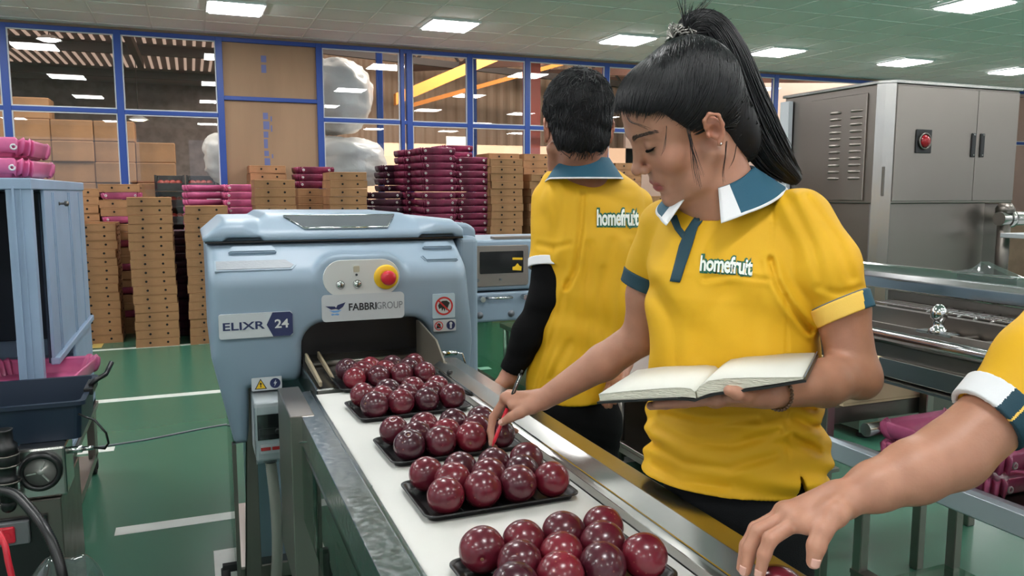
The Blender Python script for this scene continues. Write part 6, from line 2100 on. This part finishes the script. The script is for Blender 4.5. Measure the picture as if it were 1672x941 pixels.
# ---- trousers, shoes
lgL, lgR = at(1252, 860, 1.375), at(1146, 860, 1.465)
legs(wom, lgL, lgR, (lgL.x + 0.02, lgL.y, 0), (lgR.x + 0.02, lgR.y, 0), 0.083, M['denim'], [(at(1230, 815, 1.405), (.088, .088, .08)), (at(1168, 815, 1.44), (.088, .088, .08))], wf)

# ---- hair
HLy = [-.2, -.10, -.05, -.03, -.02, 0, .008, .018, .03, .05, .085, .11]
HLz = [-.13, -.125, -.095, -.040, .002, .026, .010, -.004, .024, .060, .083, .092]


TIE = HW.loc(A3(at(1113, 64, 1.37)))


def capW(P):
    q = HW.loc(P)
    d = d_ell(q, (0, -.014, .050), (.0790, .1000, .0760))
    d = smin(d, d_ell(q, (0, .030, .058), (.0690, .0670, .0640)), 0.02)
    d = smin(d, d_ell(q, (0, -.040, .09), (.045, .045, .034)), 0.03)
    d = smin(d, d_ell(q, tuple(TIE * .93), (.015, .015, .014)), 0.02)
    d = smin(d, d_ell(q, (0, -.066, -.035), (.060, .042, .075)), 0.03)
    return d


def f_capW(P):
    q = HW.loc(P)
    d = capW(P)
    zl = np.interp(q[:, 1] - 0.10 * 0, HLy, HLz)
    zl = zl + 0.004 + 0.002 * np.sin(q[:, 1] * 90 + q[:, 0] * 60) + 0.0008 * np.sin(q[:, 1] * 610 + q[:, 0] * 300) + 0.10 * np.maximum(np.abs(q[:, 0]) - .06, 0) * 0
    return smax(d, (zl - q[:, 2]) * 0.8, 0.006) * HW.s


c = A3(HW.C)
V, Q = mesh_sdf(f_capW, c - 0.20, c + 0.20, 0.003)
M['hairbase'] = pmat('black_hair_base', (20, 18, 21), 0.62, spec=0.3)
capo = np_mesh('hair', V, Q, M['hairbase'], wom)
rng = np.random.default_rng(3)
starts = []
# roots along the hairline and scattered over the cap
while len(starts) < 2600:
    y = rng.uniform(-.10, .09); sg = -1 if rng.random() < 0.68 else 1
    zl = np.interp(y, HLy, HLz)
    if rng.random() < 0.45: z = zl + .002 + rng.normal() * .0065
    else: z = rng.uniform(zl, .12)
    # find x on the cap
    x = sg * .09
    starts.append((x * max(0.0, 1 - ((y + .01) / .108) ** 2) ** 0.5 * max(0.05, 1 - ((z - .055) / .095) ** 2) ** 0.5, y, z))
for q in range(900):
    x = rng.uniform(-.058, .058); y = .086 - 9.0 * x * x + rng.normal() * .004
    starts.append((x, y, np.interp(y, HLy, HLz) + .003 + rng.normal() * .005))
starts = np.array(starts)
K = 16
t = np.linspace(0, 1, K)[None, :, None]
path = starts[:, None, :] * (1 - t) + TIE[None, None, :] * t
# swell outward so that the projection follows the skull, and sweep back
path[:, :, 1] -= 0.018 * np.sin(t[..., 0] * PI)
W_ = (HW.R @ (path.reshape(-1, 3) * HW.s).T).T + HW.C
lev = np.repeat(rng.uniform(0.0002, 0.0028, len(starts)), K)
W_ = project_to(capW, W_, 0.0, 5)
g = np.stack([capW(W_ + np.array(v) * .001) - capW(W_ - np.array(v) * .001) for v in ((1, 0, 0), (0, 1, 0), (0, 0, 1))], 1); g /= np.maximum(np.linalg.norm(g, axis=1, keepdims=True), 1e-9)
W_ = W_ + g * lev[:, None]
rad = np.interp(np.linspace(0, 1, K), [0, .18, .9, 1], [.0002, .0010, .0010, .0008])
tubes_mesh('hair_strands', W_.reshape(-1, K, 3), rad, M['hair'], wom)
# ponytail
guide = [HW.w(TIE * .94)] + [A3(at(*p)) for p in ((1128, 44, 1.372), (1158, 46, 1.38), (1186, 88, 1.385), (1209, 146, 1.39), (1234, 206, 1.40), (1266, 260, 1.41), (1304, 296, 1.42))]
gp = np.array([tuple(v) for v in spline(guide, 6)])
gr = np.interp(np.linspace(0, 1, len(gp)), [0, .12, .3, .5, .7, .85, 1], [.012, .020, .031, .036, .038, .030, .010])
T = np.gradient(gp, axis=0); T /= np.linalg.norm(T, axis=1, keepdims=True)
A_ = np.cross(T, A3(FWD)); A_ /= np.linalg.norm(A_, axis=1, keepdims=True); B_ = np.cross(T, A_)
secs_ = []
for i in range(len(gp)):
    secs_.append([gp[i] + A_[i] * math.cos(k * PI / 12) * gr[i] * 0.93 + B_[i] * math.sin(k * PI / 12) * gr[i] * 0.72 for k in range(24)])
MB().loft(secs_).build('ponytail', M['hair'], wom, world=True)
n = 900
th = rng.uniform(0, 2 * PI, n); rr = np.sqrt(rng.uniform(0.55, 1.12, n)); tw = rng.uniform(-.7, .7, n)
S_ = np.linspace(0, 1, len(gp))
ang = th[:, None] + tw[:, None] * S_[None, :]
fl = 1 + 0.22 * (rng.normal(size=n)[:, None]) * S_[None, :] ** 3
ro = rr[:, None] * gr[None, :] * fl
P_ = gp[None] + A_[None] * (np.cos(ang) * ro)[..., None] + B_[None] * (np.sin(ang) * ro * 0.78)[..., None]
endl = rng.uniform(0.72, 1.0, n)
# shorten some strands by resampling
idx = np.linspace(0, 1, 22)
PP = np.zeros((n, 22, 3))
for k in range(3):
    for i in range(n): PP[i, :, k] = np.interp(idx * endl[i], S_, P_[i, :, k])
tubes_mesh('ponytail_strands', PP, np.interp(idx, [0, .1, .85, 1], [.0008, .0011, .0010, .0003]), M['hair'], wom)
# loose wisps
wisps = []
def wisp(*pts):
    s_ = np.array([tuple(v) for v in spline([at(*p) for p in pts], 5)]); u = np.linspace(0, 1, 14); v = np.linspace(0, 1, len(s_))
    wisps.append(np.stack([np.interp(u, v, s_[:, k]) for k in range(3)], 1))
for e in ((1108, 0), (1118, -4), (1148, 4), (1158, 0), (1140, 22), (1168, 18), (1190, 34), (1196, 68), (1132, 8), (1124, 14), (1176, 48)):
    for q in range(5):
        jx, jy = rng.uniform(-5, 5), rng.uniform(-5, 5)
        wisp((1116 + jx * .5, 62, 1.36), (1119 + (e[0] - 1117) * .25 + jx, 62 + (e[1] - 62) * .5, 1.358 + rng.uniform(-.02, .02)), (e[0] + jx, e[1] + jy, 1.355 + rng.uniform(-.03, .03)))
tubes_mesh('flyaway_hair', np.array(wisps), np.interp(np.linspace(0, 1, 14), [0, .6, 1], [.0009, .0007, .0003]), M['hair'], wom)
wisps = []
for NQ, pts in zip((5, 4, 4, 2, 3, 2, 4, 4), (((1118, 196, 1.292), (1126, 226, 1.288), (1136, 262, 1.290), (1145, 308, 1.297)), ((1122, 198, 1.292), (1128, 232, 1.287), (1131, 272, 1.289), (1137, 304, 1.294)), ((1114, 190, 1.292), (1124, 214, 1.289), (1130, 240, 1.287), (1146, 290, 1.292)),
            ((1087, 186, 1.292), (1088, 212, 1.285), (1085, 240, 1.283), (1080, 258, 1.283)), ((1186, 232, 1.296), (1184, 258, 1.30), (1181, 282, 1.31), (1183, 300, 1.315)), ((1202, 236, 1.31), (1198, 258, 1.315), (1192, 276, 1.32)),
            ((1010, 150, 1.33), (1003, 172, 1.325), (1000, 196, 1.32), (1006, 208, 1.318)), ((1020, 172, 1.31), (1026, 196, 1.30), (1045, 206, 1.295), (1058, 212, 1.29)))):
    for q in range(NQ):
        jx = rng.uniform(-5, 5)
        wisp(*[(p[0] + jx * (0.2 + 0.8 * k / len(pts)) + rng.uniform(-1.2, 1.2), p[1] + rng.uniform(-2, 2) - (5 * rng.random() if k == len(pts) - 1 else 0), p[2] - 0.003 + rng.uniform(-.002, .002)) for k, p in enumerate(pts)])
tubes_mesh('loose_hair', np.array(wisps), np.interp(np.linspace(0, 1, 14), [0, .6, 1], [.00045, .0004, .00015]), M['hair'], wom)
# hair tie: a crinkled silver band
ht = []
tc = HW.w(TIE * 1.03); ta = (gp[4] - gp[0]); ta /= np.linalg.norm(ta); tb = np.cross(ta, [0.2, .3, .9]); tb /= np.linalg.norm(tb); tcx = np.cross(ta, tb)
mb = MB()
for q in range(7):
    pts = []
    for k in range(40):
        a = 2 * PI * k / 40
        r_ = 0.0215 + 0.0050 * math.sin(a * (7 + q) + q * 1.3)
        pts.append(tc + (tb * math.cos(a) + tcx * math.sin(a)) * r_ + ta * ((q - 3) * 0.0028 + 0.004 * math.sin(a * (5 + q) + q)))
    mb.tube(pts, 0.0018, 5, closed=True)
mb.build('hair_tie', pmat('silver_band', (150, 146, 140), 0.35, 0.6), wom, world=True)
M['brow'] = pmat('brow_hair', (60, 46, 40), 0.6)
M['lash'] = pmat('lash_hair', (14, 11, 11), 0.9, spec=0.1)
# brows and lashes: short hairs following the face
for sg in (-1, 1):
    bl = []
    for k in range(150):
        u = rng.random(); x = sg * (.011 + .040 * u); z0 = .0335 + .0075 * math.sin(u * 2.2) + rng.uniform(-.0044, .0036) * (1 - .55 * u)
        p0 = np.array((x, .095 - .030 * u * u, z0)); dirv = np.array((sg * (.4 + u), -.1, .55 - .9 * u)); dirv /= np.linalg.norm(dirv)
        bl.append((HW.R @ (np.array([p0 + dirv * s_ for s_ in np.linspace(0, .0080, 5)]) * HW.s).T).T + HW.C)
    bl = np.array(bl); sh = bl.shape
    pr = project_to(lambda P: FW(P), bl.reshape(-1, 3), 0.0004, 6)
    tubes_mesh('eyebrow', pr.reshape(sh), np.array([.0002, .0003, .0003, .00025, .0001]), M['brow'], wom)
    ll = []
    lid = lambda u: np.array((sg * (.0175 + .0275 * u), .0868 - .0035 * (abs(u - .4) * 2) ** 2 - .006 * max(0, u - .6), .0092 + .0045 * u - .0012 * math.sin(u * PI)))
    for k in range(60):
        u = k / 59; p = lid(u) + np.array((0, -.001, .001)); dv = np.array((sg * (.3 * (u - .3)), .75, -.55)); dv /= np.linalg.norm(dv)
        L_ = .0035 + .0030 * u
        ll.append((HW.R @ (np.array([p + dv * (s_ * L_) + np.array((0, 0, .0006)) * s_ * s_ for s_ in np.linspace(0, 1, 5)]) * HW.s).T).T + HW.C)
    ll.append((HW.R @ (np.array([lid(u) for u in np.linspace(0, 1.06, 5)]) * HW.s).T).T + HW.C)
    ll = np.array(ll)
    ll[-1] = project_to(lambda P: FW(P), ll[-1], 0.0004, 6)
    rl_ = np.tile(np.array([.0004, .0004, .00035, .0003, .0001]), (len(ll), 1)); rl_[-1] = np.array([.0009, .0014, .0015, .0014, .0006])
    tubes_mesh('eyelash', ll, rl_, M['lash'], wom)
# bracelet of small brown beads, ear stud, nails
mb = MB()
wc = at(1268, 641, 1.178); wa = (lwr - lelb).normalized(); o1 = wa.orthogonal().normalized(); o2 = wa.cross(o1)
for k in range(30):
    a = 2 * PI * k / 30; mb.sphere(wc + (o1 * math.cos(a) + o2 * math.sin(a)) * 0.0262, 0.0031, 8, 6)
mb.build('bracelet', pmat('brown_beads', (96, 70, 48), 0.3), wom, world=True)
MB().sphere(HW.w((-.0835, -.0075, -.0275)), 0.002, 10, 8).build('ear_stud', M['chrome'], wom, world=True)
nail('fingernail', R_th[3], R_th[2], -FWD + UPV * 0.6, .0078, wom)
nail('fingernail', at(803, 724, 1.707), at(801, 705, 1.717), -FWD * 0.6 - RGT, .0066, wom)

# ---- the pen
pa, pb = Vector(at(846, 622, 1.695)), Vector(at(804, 729, 1.694))
pen = thing('pen', 'slim pen with a red lower barrel in the woman\'s right hand', 'pen', pb)
px = (pb - pa)
def along(t): return pa + px * t
mb = MB(); mb.tube([along(-0.10), along(0.42)], 0.0042, 12); mb.tube([along(-0.16), along(-0.10)], [0.0022, 0.0024], 10); mb.build('upper_barrel', M['black'], pen, world=True)
mb = MB(); mb.tube([along(0.24), along(0.30)], 0.0046, 12); mb.build('metal_band', M['chrome'], pen, world=True)
mb = MB(); mb.tube([along(0.42), along(0.93), along(1.0)], [0.0042, 0.0036, 0.0009], 12); mb.build('lower_barrel', M['red'], pen, world=True)
mb = MB(); q = RGT.cross(px).normalized(); mb.tube([along(-0.08) - FWD * .0055, along(0.18) - FWD * .0055], 0.0012, 6); mb.build('clip', M['chrome'], pen, world=True)

# ---- the open notebook
NR = at(1312, 625, 1.09)
eh = Vector((.73, .68, -.02)).normalized(); ew = Vector((-.68, .73, -.21)).normalized(); en = ew.cross(eh)
if en.z < 0: en = -en
book = thing('notebook', 'open blank notebook with black covers lying on the woman\'s left palm', 'notebook', NR)
HB, WB = 0.205, 0.142


def bpt(w, h, n): return NR + ew * w + eh * h + en * n


mb = MB()
secs = []
for w, n0 in ((-0.004, 0.004), (0.05, 0.000), (0.12, -0.002), (0.142, -0.006), (0.152, -0.0085), (0.162, -0.006), (0.185, -0.003), (0.24, 0.0), (0.302, 0.002)):
    secs.append([bpt(w, -0.004, n0 - 0.0032), bpt(w, HB + 0.004, n0 - 0.0032), bpt(w, HB + 0.004, n0), bpt(w, -0.004, n0)])
mb.loft(secs, smooth=False); mb.build('cover', M['black'], book, world=True)


def pages(name, prof, mat):
    """prof: (w, bottom, top)"""
    mb = MB()
    mb.loft([[bpt(w, 0, b), bpt(w, HB, b), bpt(w, HB, t_), bpt(w, 0, t_)] for w, b, t_ in prof], smooth=False)
    return mb.build(name, mat, book, world=True)


M['pages'] = pmat('page_block', (204, 200, 184), 0.85, bump=0.5, bscale=700, bdetail=1, stretch=(0.15, 0.15, 1))
M['page'] = pmat('blank_page', (214, 212, 202), 0.85)
rp_ = [(0.0, .0045, .0070), (.03, .0025, .0100), (.07, 0.0005, .0140), (.105, -.001, .0165), (.128, -.002, .0155), (.142, -.005, .0090), (.148, -.0072, .0025)]
lp_ = [(.1505, -.0076, .0015), (.156, -.006, .0070), (.170, -.0035, .0100), (.21, -.0015, .0120), (.26, .001, .0128), (.298, .0025, .0122)]
pages('page_block', rp_, M['pages']); pages('page_block', lp_, M['pages'])
def sheet(prof):
    mb = MB(); mb.loft([[bpt(w, -.0005, t_ + .0003), bpt(w, HB + .0005, t_ + .0003), bpt(w, HB + .0005, t_ + .0009), bpt(w, -.0005, t_ + .0009)] for w, b, t_ in prof]); return mb.build('page', M['page'], book, world=True)
sheet(rp_); sheet(lp_)
mb = MB(); mb.tube([bpt(-.003, -.003, .0085), bpt(-.003, HB + .003, .0085)], 0.001, 6); mb.build('elastic_band', M['greyink'], book, world=True)
# ------------------------------------------------------------------ the man seen from behind, and the third worker at the right edge
def polo(parent, T, hem, sleeves, nb, nbdir, lo, hi, h, nr=.062, cr=None, md=9):
    """sleeves: list of (points, radii, cuff centre, previous point)"""
    nb = A3(nb); nd = A3(nbdir); nd /= np.linalg.norm(nd)

    def f(P):
        d = T.d(P); z = P[:, 2]
        d = d - 0.0042 * np.clip((hem + .30 - z) / .2, 0, 1) * ridge(P, (26, -30, 22), 0.4, 1.6, (12, 13, 10)) - 0.0022 * ridge(P, (14, 24, 52), 1.4, 1.3, (15, 11, 12))
        d = smax(d, hem - z, 0.002)
        for pts, rs, cen, prev in sleeves: d = smin(d, cut_sleeve(P, (pts, rs), cen, prev), 0.009)
        if cr: d = d + creases(P, cr, md)
        d = smax(d, -d_cone(P, nb + nd * .055, nb + nd * .16, nr, nr + .013), 0.006)
        return np.maximum(d, -np.maximum(T.d(P, -0.020), z - hem - .02))
    V, Q = mesh_sdf(f, lo, hi, h)
    return np_mesh('polo_shirt', V, Q, M['shirt'], parent)


def short_hair(parent, H, hly, hlz, seed, h=0.0035, n=2200, grow=1.0):
    def cap(P):
        q = H.loc(P)
        d = d_ell(q, (0, -.014, .056), (.0815 * grow, .1010, .0890)); d = smin(d, d_ell(q, (0, .030, .064), (.068, .066, .066)), .02)
        d = smin(d, d_ell(q, (0, -.052, -.020), (.066, .046, .058)), .03)
        return d - 0.0035 * np.sin(q[:, 0] * 70 + 2 * np.sin(q[:, 2] * 50)) * np.sin(q[:, 2] * 80 + seed) * np.sin(q[:, 1] * 60)
    def f(P):
        q = H.loc(P); zl = np.interp(q[:, 1], hly, hlz) + .003 * np.sin(q[:, 0] * 240)
        return smax(cap(P), (zl - q[:, 2]) * .8, .008) * H.s
    c = A3(H.C)
    V, Q = mesh_sdf(f, c - .19, c + .19, h)
    np_mesh('hair', V, Q, M['hairbase'], parent)
    r = np.random.default_rng(seed); S0 = []
    while len(S0) < n:
        v = r.normal(size=3); v /= np.linalg.norm(v)
        p = np.array([v[0] * .08, v[1] * .10 - .014, v[2] * .089 + .056])
        if p[2] > np.interp(p[1], hly, hlz) + .002: S0.append(p)
    S0 = np.array(S0); W0 = (H.R @ (S0 * H.s).T).T + H.C
    crown = np.array([0.01, -.06, .12])
    dirs = S0 - crown; dirs /= np.linalg.norm(dirs, axis=1, keepdims=True); dirs += r.normal(size=dirs.shape) * .35
    L = r.uniform(.018, .034, n)
    K = 6; u = np.linspace(0, 1, K)
    path = S0[:, None, :] + dirs[:, None, :] * (u[None, :, None] * L[:, None, None])
    Wp = (H.R @ (path.reshape(-1, 3) * H.s).T).T + H.C
    Wp = project_to(cap, Wp, 0.0, 4)
    out = (S0 - np.array([0, -.014, .03])); out /= np.linalg.norm(out, axis=1, keepdims=True); out = (H.R @ out.T).T
    lift = (0.0005 + r.uniform(.001, .005, n)[:, None] * u[None, :] ** 1.5)
    Wp = Wp.reshape(n, K, 3) + out[:, None, :] * lift[..., None]
    tubes_mesh('hair_strands', Wp, np.interp(u, [0, .7, 1], [.0010, .0010, .0003]), M['hair'], parent)


man = thing('person', 'dark haired man in a yellow polo over black sleeves, seen from behind', 'person', (0.98, 2.05, 0))
f2 = Vector((FWD.x, FWD.y, 0)).normalized()
mf = (-RGT * math.sin(math.radians(152)) - f2 * math.cos(math.radians(152))).normalized()
HM = Head(at(943, 213, 2.18), headframe(math.radians(174), math.radians(2), 0.0), 1.13, female=False)
NBM = at(953, 276, 2.215)
DM = 2.27
secs = [(at(cx, py, DM), a, b) for py, cx, a, b in ((266, 953, .075, .058), (282, 956, .118, .070), (306, 964, .155, .086), (345, 967, .170, .100), (400, 970, .168, .108), (460, 966, .158, .107), (540, 951, .146, .102), (600, 943, .141, .101), (660, 938, .145, .104), (720, 937, .147, .106))]
TM = Torso(smooth_interp(secs), mf)
mls, mlc, mle = at(903, 330, 2.25), at(898, 437, 2.215), at(894, 486, 2.205)
mlw = at(833, 612, 2.235)
mrs, mrc, mre, mrw = at(1030, 336, 2.34), at(1041, 436, 2.34), at(1042, 500, 2.33), at(1020, 590, 2.22)
FM = Field()
HM.add(FM, NBM)
FM.items.append((lambda P: np.maximum(TM.d(P, -0.016), 0.90 - P[:, 2]), A3(at(955, 480, DM)), 0.48, 0.03, None))
FM.cone(NBM, at(962, 315, DM), .055, .06, .03)
FM.chain([mls, mle, at(864, 545, 2.215), mlw], [.052, .043, .040, .026], .02)
FM.chain([mrs, mre, mrw], [.052, .043, .026], .02)
pose_hand(FM, mlw, [at(806, 640, 2.235), at(812, 644, 2.255), at(820, 647, 2.272), at(829, 649, 2.285)],
          [[at(800, 662, 2.225), at(800, 686, 2.22)], [at(806, 668, 2.248), at(806, 694, 2.245)], [at(815, 670, 2.268), at(815, 694, 2.266)], [at(826, 668, 2.284), at(826, 686, 2.284)]],
          [at(818, 628, 2.222), at(805, 640, 2.205), at(799, 650, 2.20), at(795, 662, 2.198)], 'L', 1.08, wr=.024)
pose_hand(FM, mrw, [at(1000, 622, 2.18), at(1004, 624, 2.16), at(1010, 626, 2.14), at(1016, 626, 2.125)],
          [[at(990, 640, 2.175), at(986, 660, 2.18)], [at(994, 642, 2.155), at(990, 664, 2.16)], [at(1000, 644, 2.135), at(996, 664, 2.14)], [at(1008, 642, 2.12), at(1004, 658, 2.125)]],
          [at(1008, 606, 2.20), at(1000, 620, 2.205), at(992, 628, 2.205), at(986, 638, 2.205)], 'R', 1.08, wr=.024)
V, Q = mesh_sdf(lambda P: FM(P), A3((0.60, 1.70, 0.75)), A3((1.40, 2.50, 1.85)), 0.0034)
np_mesh('body', V, Q, M['skin'], man, colors={'pigment': HM.pigment(V, (166, 116, 94), (150, 84, 78))})
CRM = [([(952, 318), (948, 380), (940, 440), (925, 470)], 4, .0055), ([(925, 460), (905, 540), (878, 640)], 4, .0030), ([(962, 400), (952, 500), (946, 610)], 6, .0040), ([(1000, 395), (984, 480), (986, 600)], 6, .0038), ([(930, 560), (900, 620)], 5, .0032),
       ([(1030, 400), (1012, 480), (1008, 560)], 5, .0034), ([(985, 440), (972, 540), (970, 640)], 5, .0028), ([(905, 300), (912, 350), (905, 410)], 6, .0024), ([(880, 400), (905, 405), (930, 398)], 4, .0022), ([(948, 290), (985, 300), (1030, 312)], 6, .0018)]
shirtM = polo(man, TM, 0.842, [([mls, mlc + (mlc - mls) * .2], [.062, .057], mlc, mls), ([mrs, mrc + (mrc - mrs) * .2], [.062, .057], mrc, mrs)], NBM, (0, 0, 1), A3((0.66, 1.70, 0.80)), A3((1.40, 2.50, 1.55)), 0.0046, nr=.050, cr=CRM, md=2.34)
# black under-sleeves
for pts, rs, end, prev in (([at(898, 420, 2.216), mle, at(864, 545, 2.215), mlw], [.050, .0485, .045, .0325], at(836, 607, 2.234), at(864, 545, 2.215)), ([at(1040, 420, 2.34), mre, mrw], [.050, .0485, .032], at(1023, 580, 2.235), mre)):
    n = (Vector(end) - Vector(prev)).normalized()
    def f(P):
        d = np.full(len(P), 1e3)
        for i in range(len(pts) - 1): d = smin(d, d_cone(P, pts[i], pts[i + 1], rs[i], rs[i + 1]), .02)
        t = (P - A3(end)) @ A3(n)
        inner = np.maximum(d + .006, -.03 - t)
        d = d - .0016 * ridge(P, (60, 40, -70), .3, 1.5, (30, 20, 40))
        return np.maximum(np.maximum(d, t), -inner)
    ps = np.array([A3(p) for p in pts])
    V, Q = mesh_sdf(f, ps.min(0) - .08, ps.max(0) + .08, .0045)
    np_mesh('under_sleeve', V, Q, M['blackcloth'], man)
for S_, cen, prev in ((([mls, mlc + (mlc - mls) * .2], [.062, .057]), mlc, mls), (([mrs, mrc + (mrc - mrs) * .2], [.062, .057]), mrc, mrs)):
    cuff('cuff', S_, cen, prev, 0.022, [M['ribwhite'], M['darkteal'], M['paleyellow']], (lambda c, cen=cen: np.where((c - A3(cen)) @ A3(RGT) > 0.016, 1, 0).astype(int)), man, extra=0.002)
collar(man, NBM + Vector((0, 0, -.006)), Vector((0, 0, 1)), mf, 0.066, 0.030, 0.032, open_deg=24, drop=0.056, tipdrop=0.004, mats=[M['teal'], M['ribwhite'], M['ribwhite']])
bm_ = bvh_of(shirtM)
logo_on(bm_, 'homefruit', (974, 357), (1042, 357), 36, man, arch=0)
short_hair(man, HM, [-.2, -.11, -.06, -.03, -.015, .0, .015, .03, .06, .12], [-.062, -.062, -.058, -.035, .012, .018, -.006, .02, .06, .09], 11, grow=1.02)
hl, hr = at(905, 700, 2.24), at(962, 700, 2.31)
legs(man, hl, hr, (hl.x - .02, hl.y + .0, 0), (hr.x + .02, hr.y, 0), 0.092, M['blackcloth'], [(at(918, 676, 2.255), (.098, .098, .10)), (at(952, 676, 2.29), (.098, .098, .10))], mf)

# ---- third worker: only the reaching arm is in the picture
tw = thing('person', 'worker in a yellow polo reaching an arm in from the right edge', 'person', (1.36, 0.62, 0))
tf = Vector((-0.90, -0.30, 0)).normalized()
DT = 1.16
HT = Head(at(1850, 250, 1.16), headframe(math.radians(80), math.radians(24), math.radians(4)), 1.0)
NBT = at(1905, 352, 1.18)
secs = [(at(cx, py, DT), a, b) for py, cx, a, b in ((366, 1915, .068, .050), (384, 1922, .108, .064), (412, 1930, .142, .082), (460, 1935, .156, .104), (520, 1935, .156, .116), (600, 1930, .15, .112), (700, 1930, .148, .110), (800, 1935, .155, .118), (900, 1940, .163, .126), (1000, 1945, .163, .126))]
TT = Torso(smooth_interp(secs), tf)
ts, tm, tc = at(1830, 480, 1.07), at(1700, 606, 1.012), at(1612, 684, 1.0)
FT = Field()
HT.add(FT, NBT)
FT.items.append((lambda P: np.maximum(TT.d(P, -0.016), 0.85 - P[:, 2]), A3(at(1935, 640, DT)), 0.45, 0.03, None))
FT.cone(NBT, at(1930, 385, DT), .055, .075, .03)
FT.chain([ts, at(1690, 622, 1.01), at(1556, 742, 1.0)], [.046, .0425, .0420], .02)
tw_ = at(1386, 812, 0.985)
FT.chain([at(1556, 742, 1.0), at(1492, 771, .995), at(1428, 795, .988), tw_], [.0425, .0385, .030, .0225], .012)
T_mc = [at(1302, 851, .972), at(1290, 842, .990), at(1282, 838, 1.008), at(1280, 840, 1.026)]
T_f = [[at(1258, 880, .962), at(1248, 905, .962), at(1241, 936, .968)], [at(1238, 868, .985), at(1224, 896, .984), at(1217, 932, .985)], [at(1234, 864, 1.008), at(1218, 892, 1.008), at(1211, 928, 1.006)], [at(1242, 866, 1.028), at(1230, 890, 1.028), at(1224, 918, 1.024)]]
T_th = [at(1362, 838, .955), at(1342, 868, .938), at(1333, 892, .932), at(1328, 918, .932)]
pose_hand(FT, tw_, T_mc, T_f, T_th, 'R', 1.06, wr=.024)
tleft = Vector((-tf.y, tf.x, 0)); zz = Vector((0, 0, 1))
tl1 = at(1930, 412, DT) + tleft * .150 - zz * .045
tl2 = tl1 + tleft * .045 - tf * .03 - zz * .265
tl3 = tl2 + tf * .09 + tleft * .01 - zz * .225
FT.chain([tl1, tl2, tl3], [.046, .039, .0225], .02)
hd = (zz * -1 + tf * .18).normalized()
mcl = [tl3 + hd * .082 + tf * q for q in (.026, .009, -.009, -.026)]
pose_hand(FT, tl3, mcl, [[m + hd * a - tleft * .004, m + hd * b - tleft * .020] for m, a, b in zip(mcl, (.040, .044, .041, .033), (.072, .079, .074, .058))],
          [tl3 + hd * .03 + tf * .026, tl3 + hd * .058 + tf * .042 - tleft * .006, tl3 + hd * .080 + tf * .046 - tleft * .010, tl3 + hd * .100 + tf * .046 - tleft * .016], 'L', 1.0)
V, Q = mesh_sdf(lambda P: FT(P), A3((0.55, 0.15, 0.60)), A3((1.80, 1.05, 1.65)), 0.0030)
np_mesh('body', V, Q, M['skin'], tw, colors={'pigment': HT.pigment(V, (176, 127, 104), (172, 84, 82))})
TSL = ([ts, tm, tc + (tc - tm) * .2], [.074, .059, .0430])
polo(tw, TT, 0.88, [(TSL[0], TSL[1], tc, tm), ([tl1, tl1 + (tl2 - tl1) * .75], [.058, .052], tl1 + (tl2 - tl1) * .62, tl1)], NBT, (0, 0, 1), A3((0.80, 0.20, 0.82)), A3((1.85, 1.10, 1.46)), 0.0045)
cuff('cuff', TSL, tc, tm, 0.030, [M['ribwhite'], M['darkteal'], M['paleyellow']], lambda c: np.where((c - A3(tc)) @ A3(RGT - UPV) > -0.034, np.where(np.abs((c - A3(tc)) @ A3(RGT - UPV) + .006) < .0022, 2, 1), 0).astype(int), tw, extra=0.002)
cuff('cuff', ([tl1, tl1 + (tl2 - tl1) * .75], [.058, .052]), tl1 + (tl2 - tl1) * .62, tl1, 0.024, [M['darkteal']], None, tw, extra=0.002)
collar(tw, NBT + Vector((0, 0, .004)), Vector((0, 0, 1)), tf, 0.060, 0.026, 0.034, open_deg=24, drop=0.043, tipdrop=0.002, mats=[M['teal'], M['ribwhite'], M['ribwhite']])
short_hair(tw, HT, HLy, HLz, 5, h=0.005, n=900)
lL, lR = at(1930, 1000, 1.1), at(1945, 1000, 1.25)
legs(tw, lL, lR, (lL.x, lL.y, 0), (lR.x, lR.y, 0), 0.088, M['denim'], [(at(1935, 950, 1.13), (.1, .1, .1)), (at(1945, 950, 1.2), (.1, .1, .1))], tf)
nail('fingernail', T_th[3], T_th[2], -FWD + UPV * .2, .0083, tw)
nail('fingernail', T_f[0][2], T_f[0][1], -FWD * .7 - RGT * .5 + UPV * .3, .0070, tw)
nail('fingernail', T_f[1][2], T_f[1][1], -FWD * .7 - RGT * .8 + UPV * .3, .0072, tw)
p = at(1270, 968, 0.985)
put_fruit(p.x, p.y, p.z, 'maroon fruit held under the reaching hand at the lower right edge', 'fruit held by the reaching worker', pick=1)
# ------------------------------------------------------------------ view
S.view_settings.view_transform = 'Standard'
S.view_settings.look = 'None'
S.view_settings.gamma = 1.0
S.view_settings.use_curve_mapping = False
S.view_settings.exposure = 0.0
S.cycles.max_bounces = 10
S.cycles.diffuse_bounces = 4
S.cycles.glossy_bounces = 4
S.cycles.transmission_bounces = 6
S.cycles.transparent_max_bounces = 16
S.cycles.caustics_reflective = False
S.cycles.caustics_refractive = False
S.cycles.sample_clamp_indirect = 6.0
S.cycles.use_denoising = True
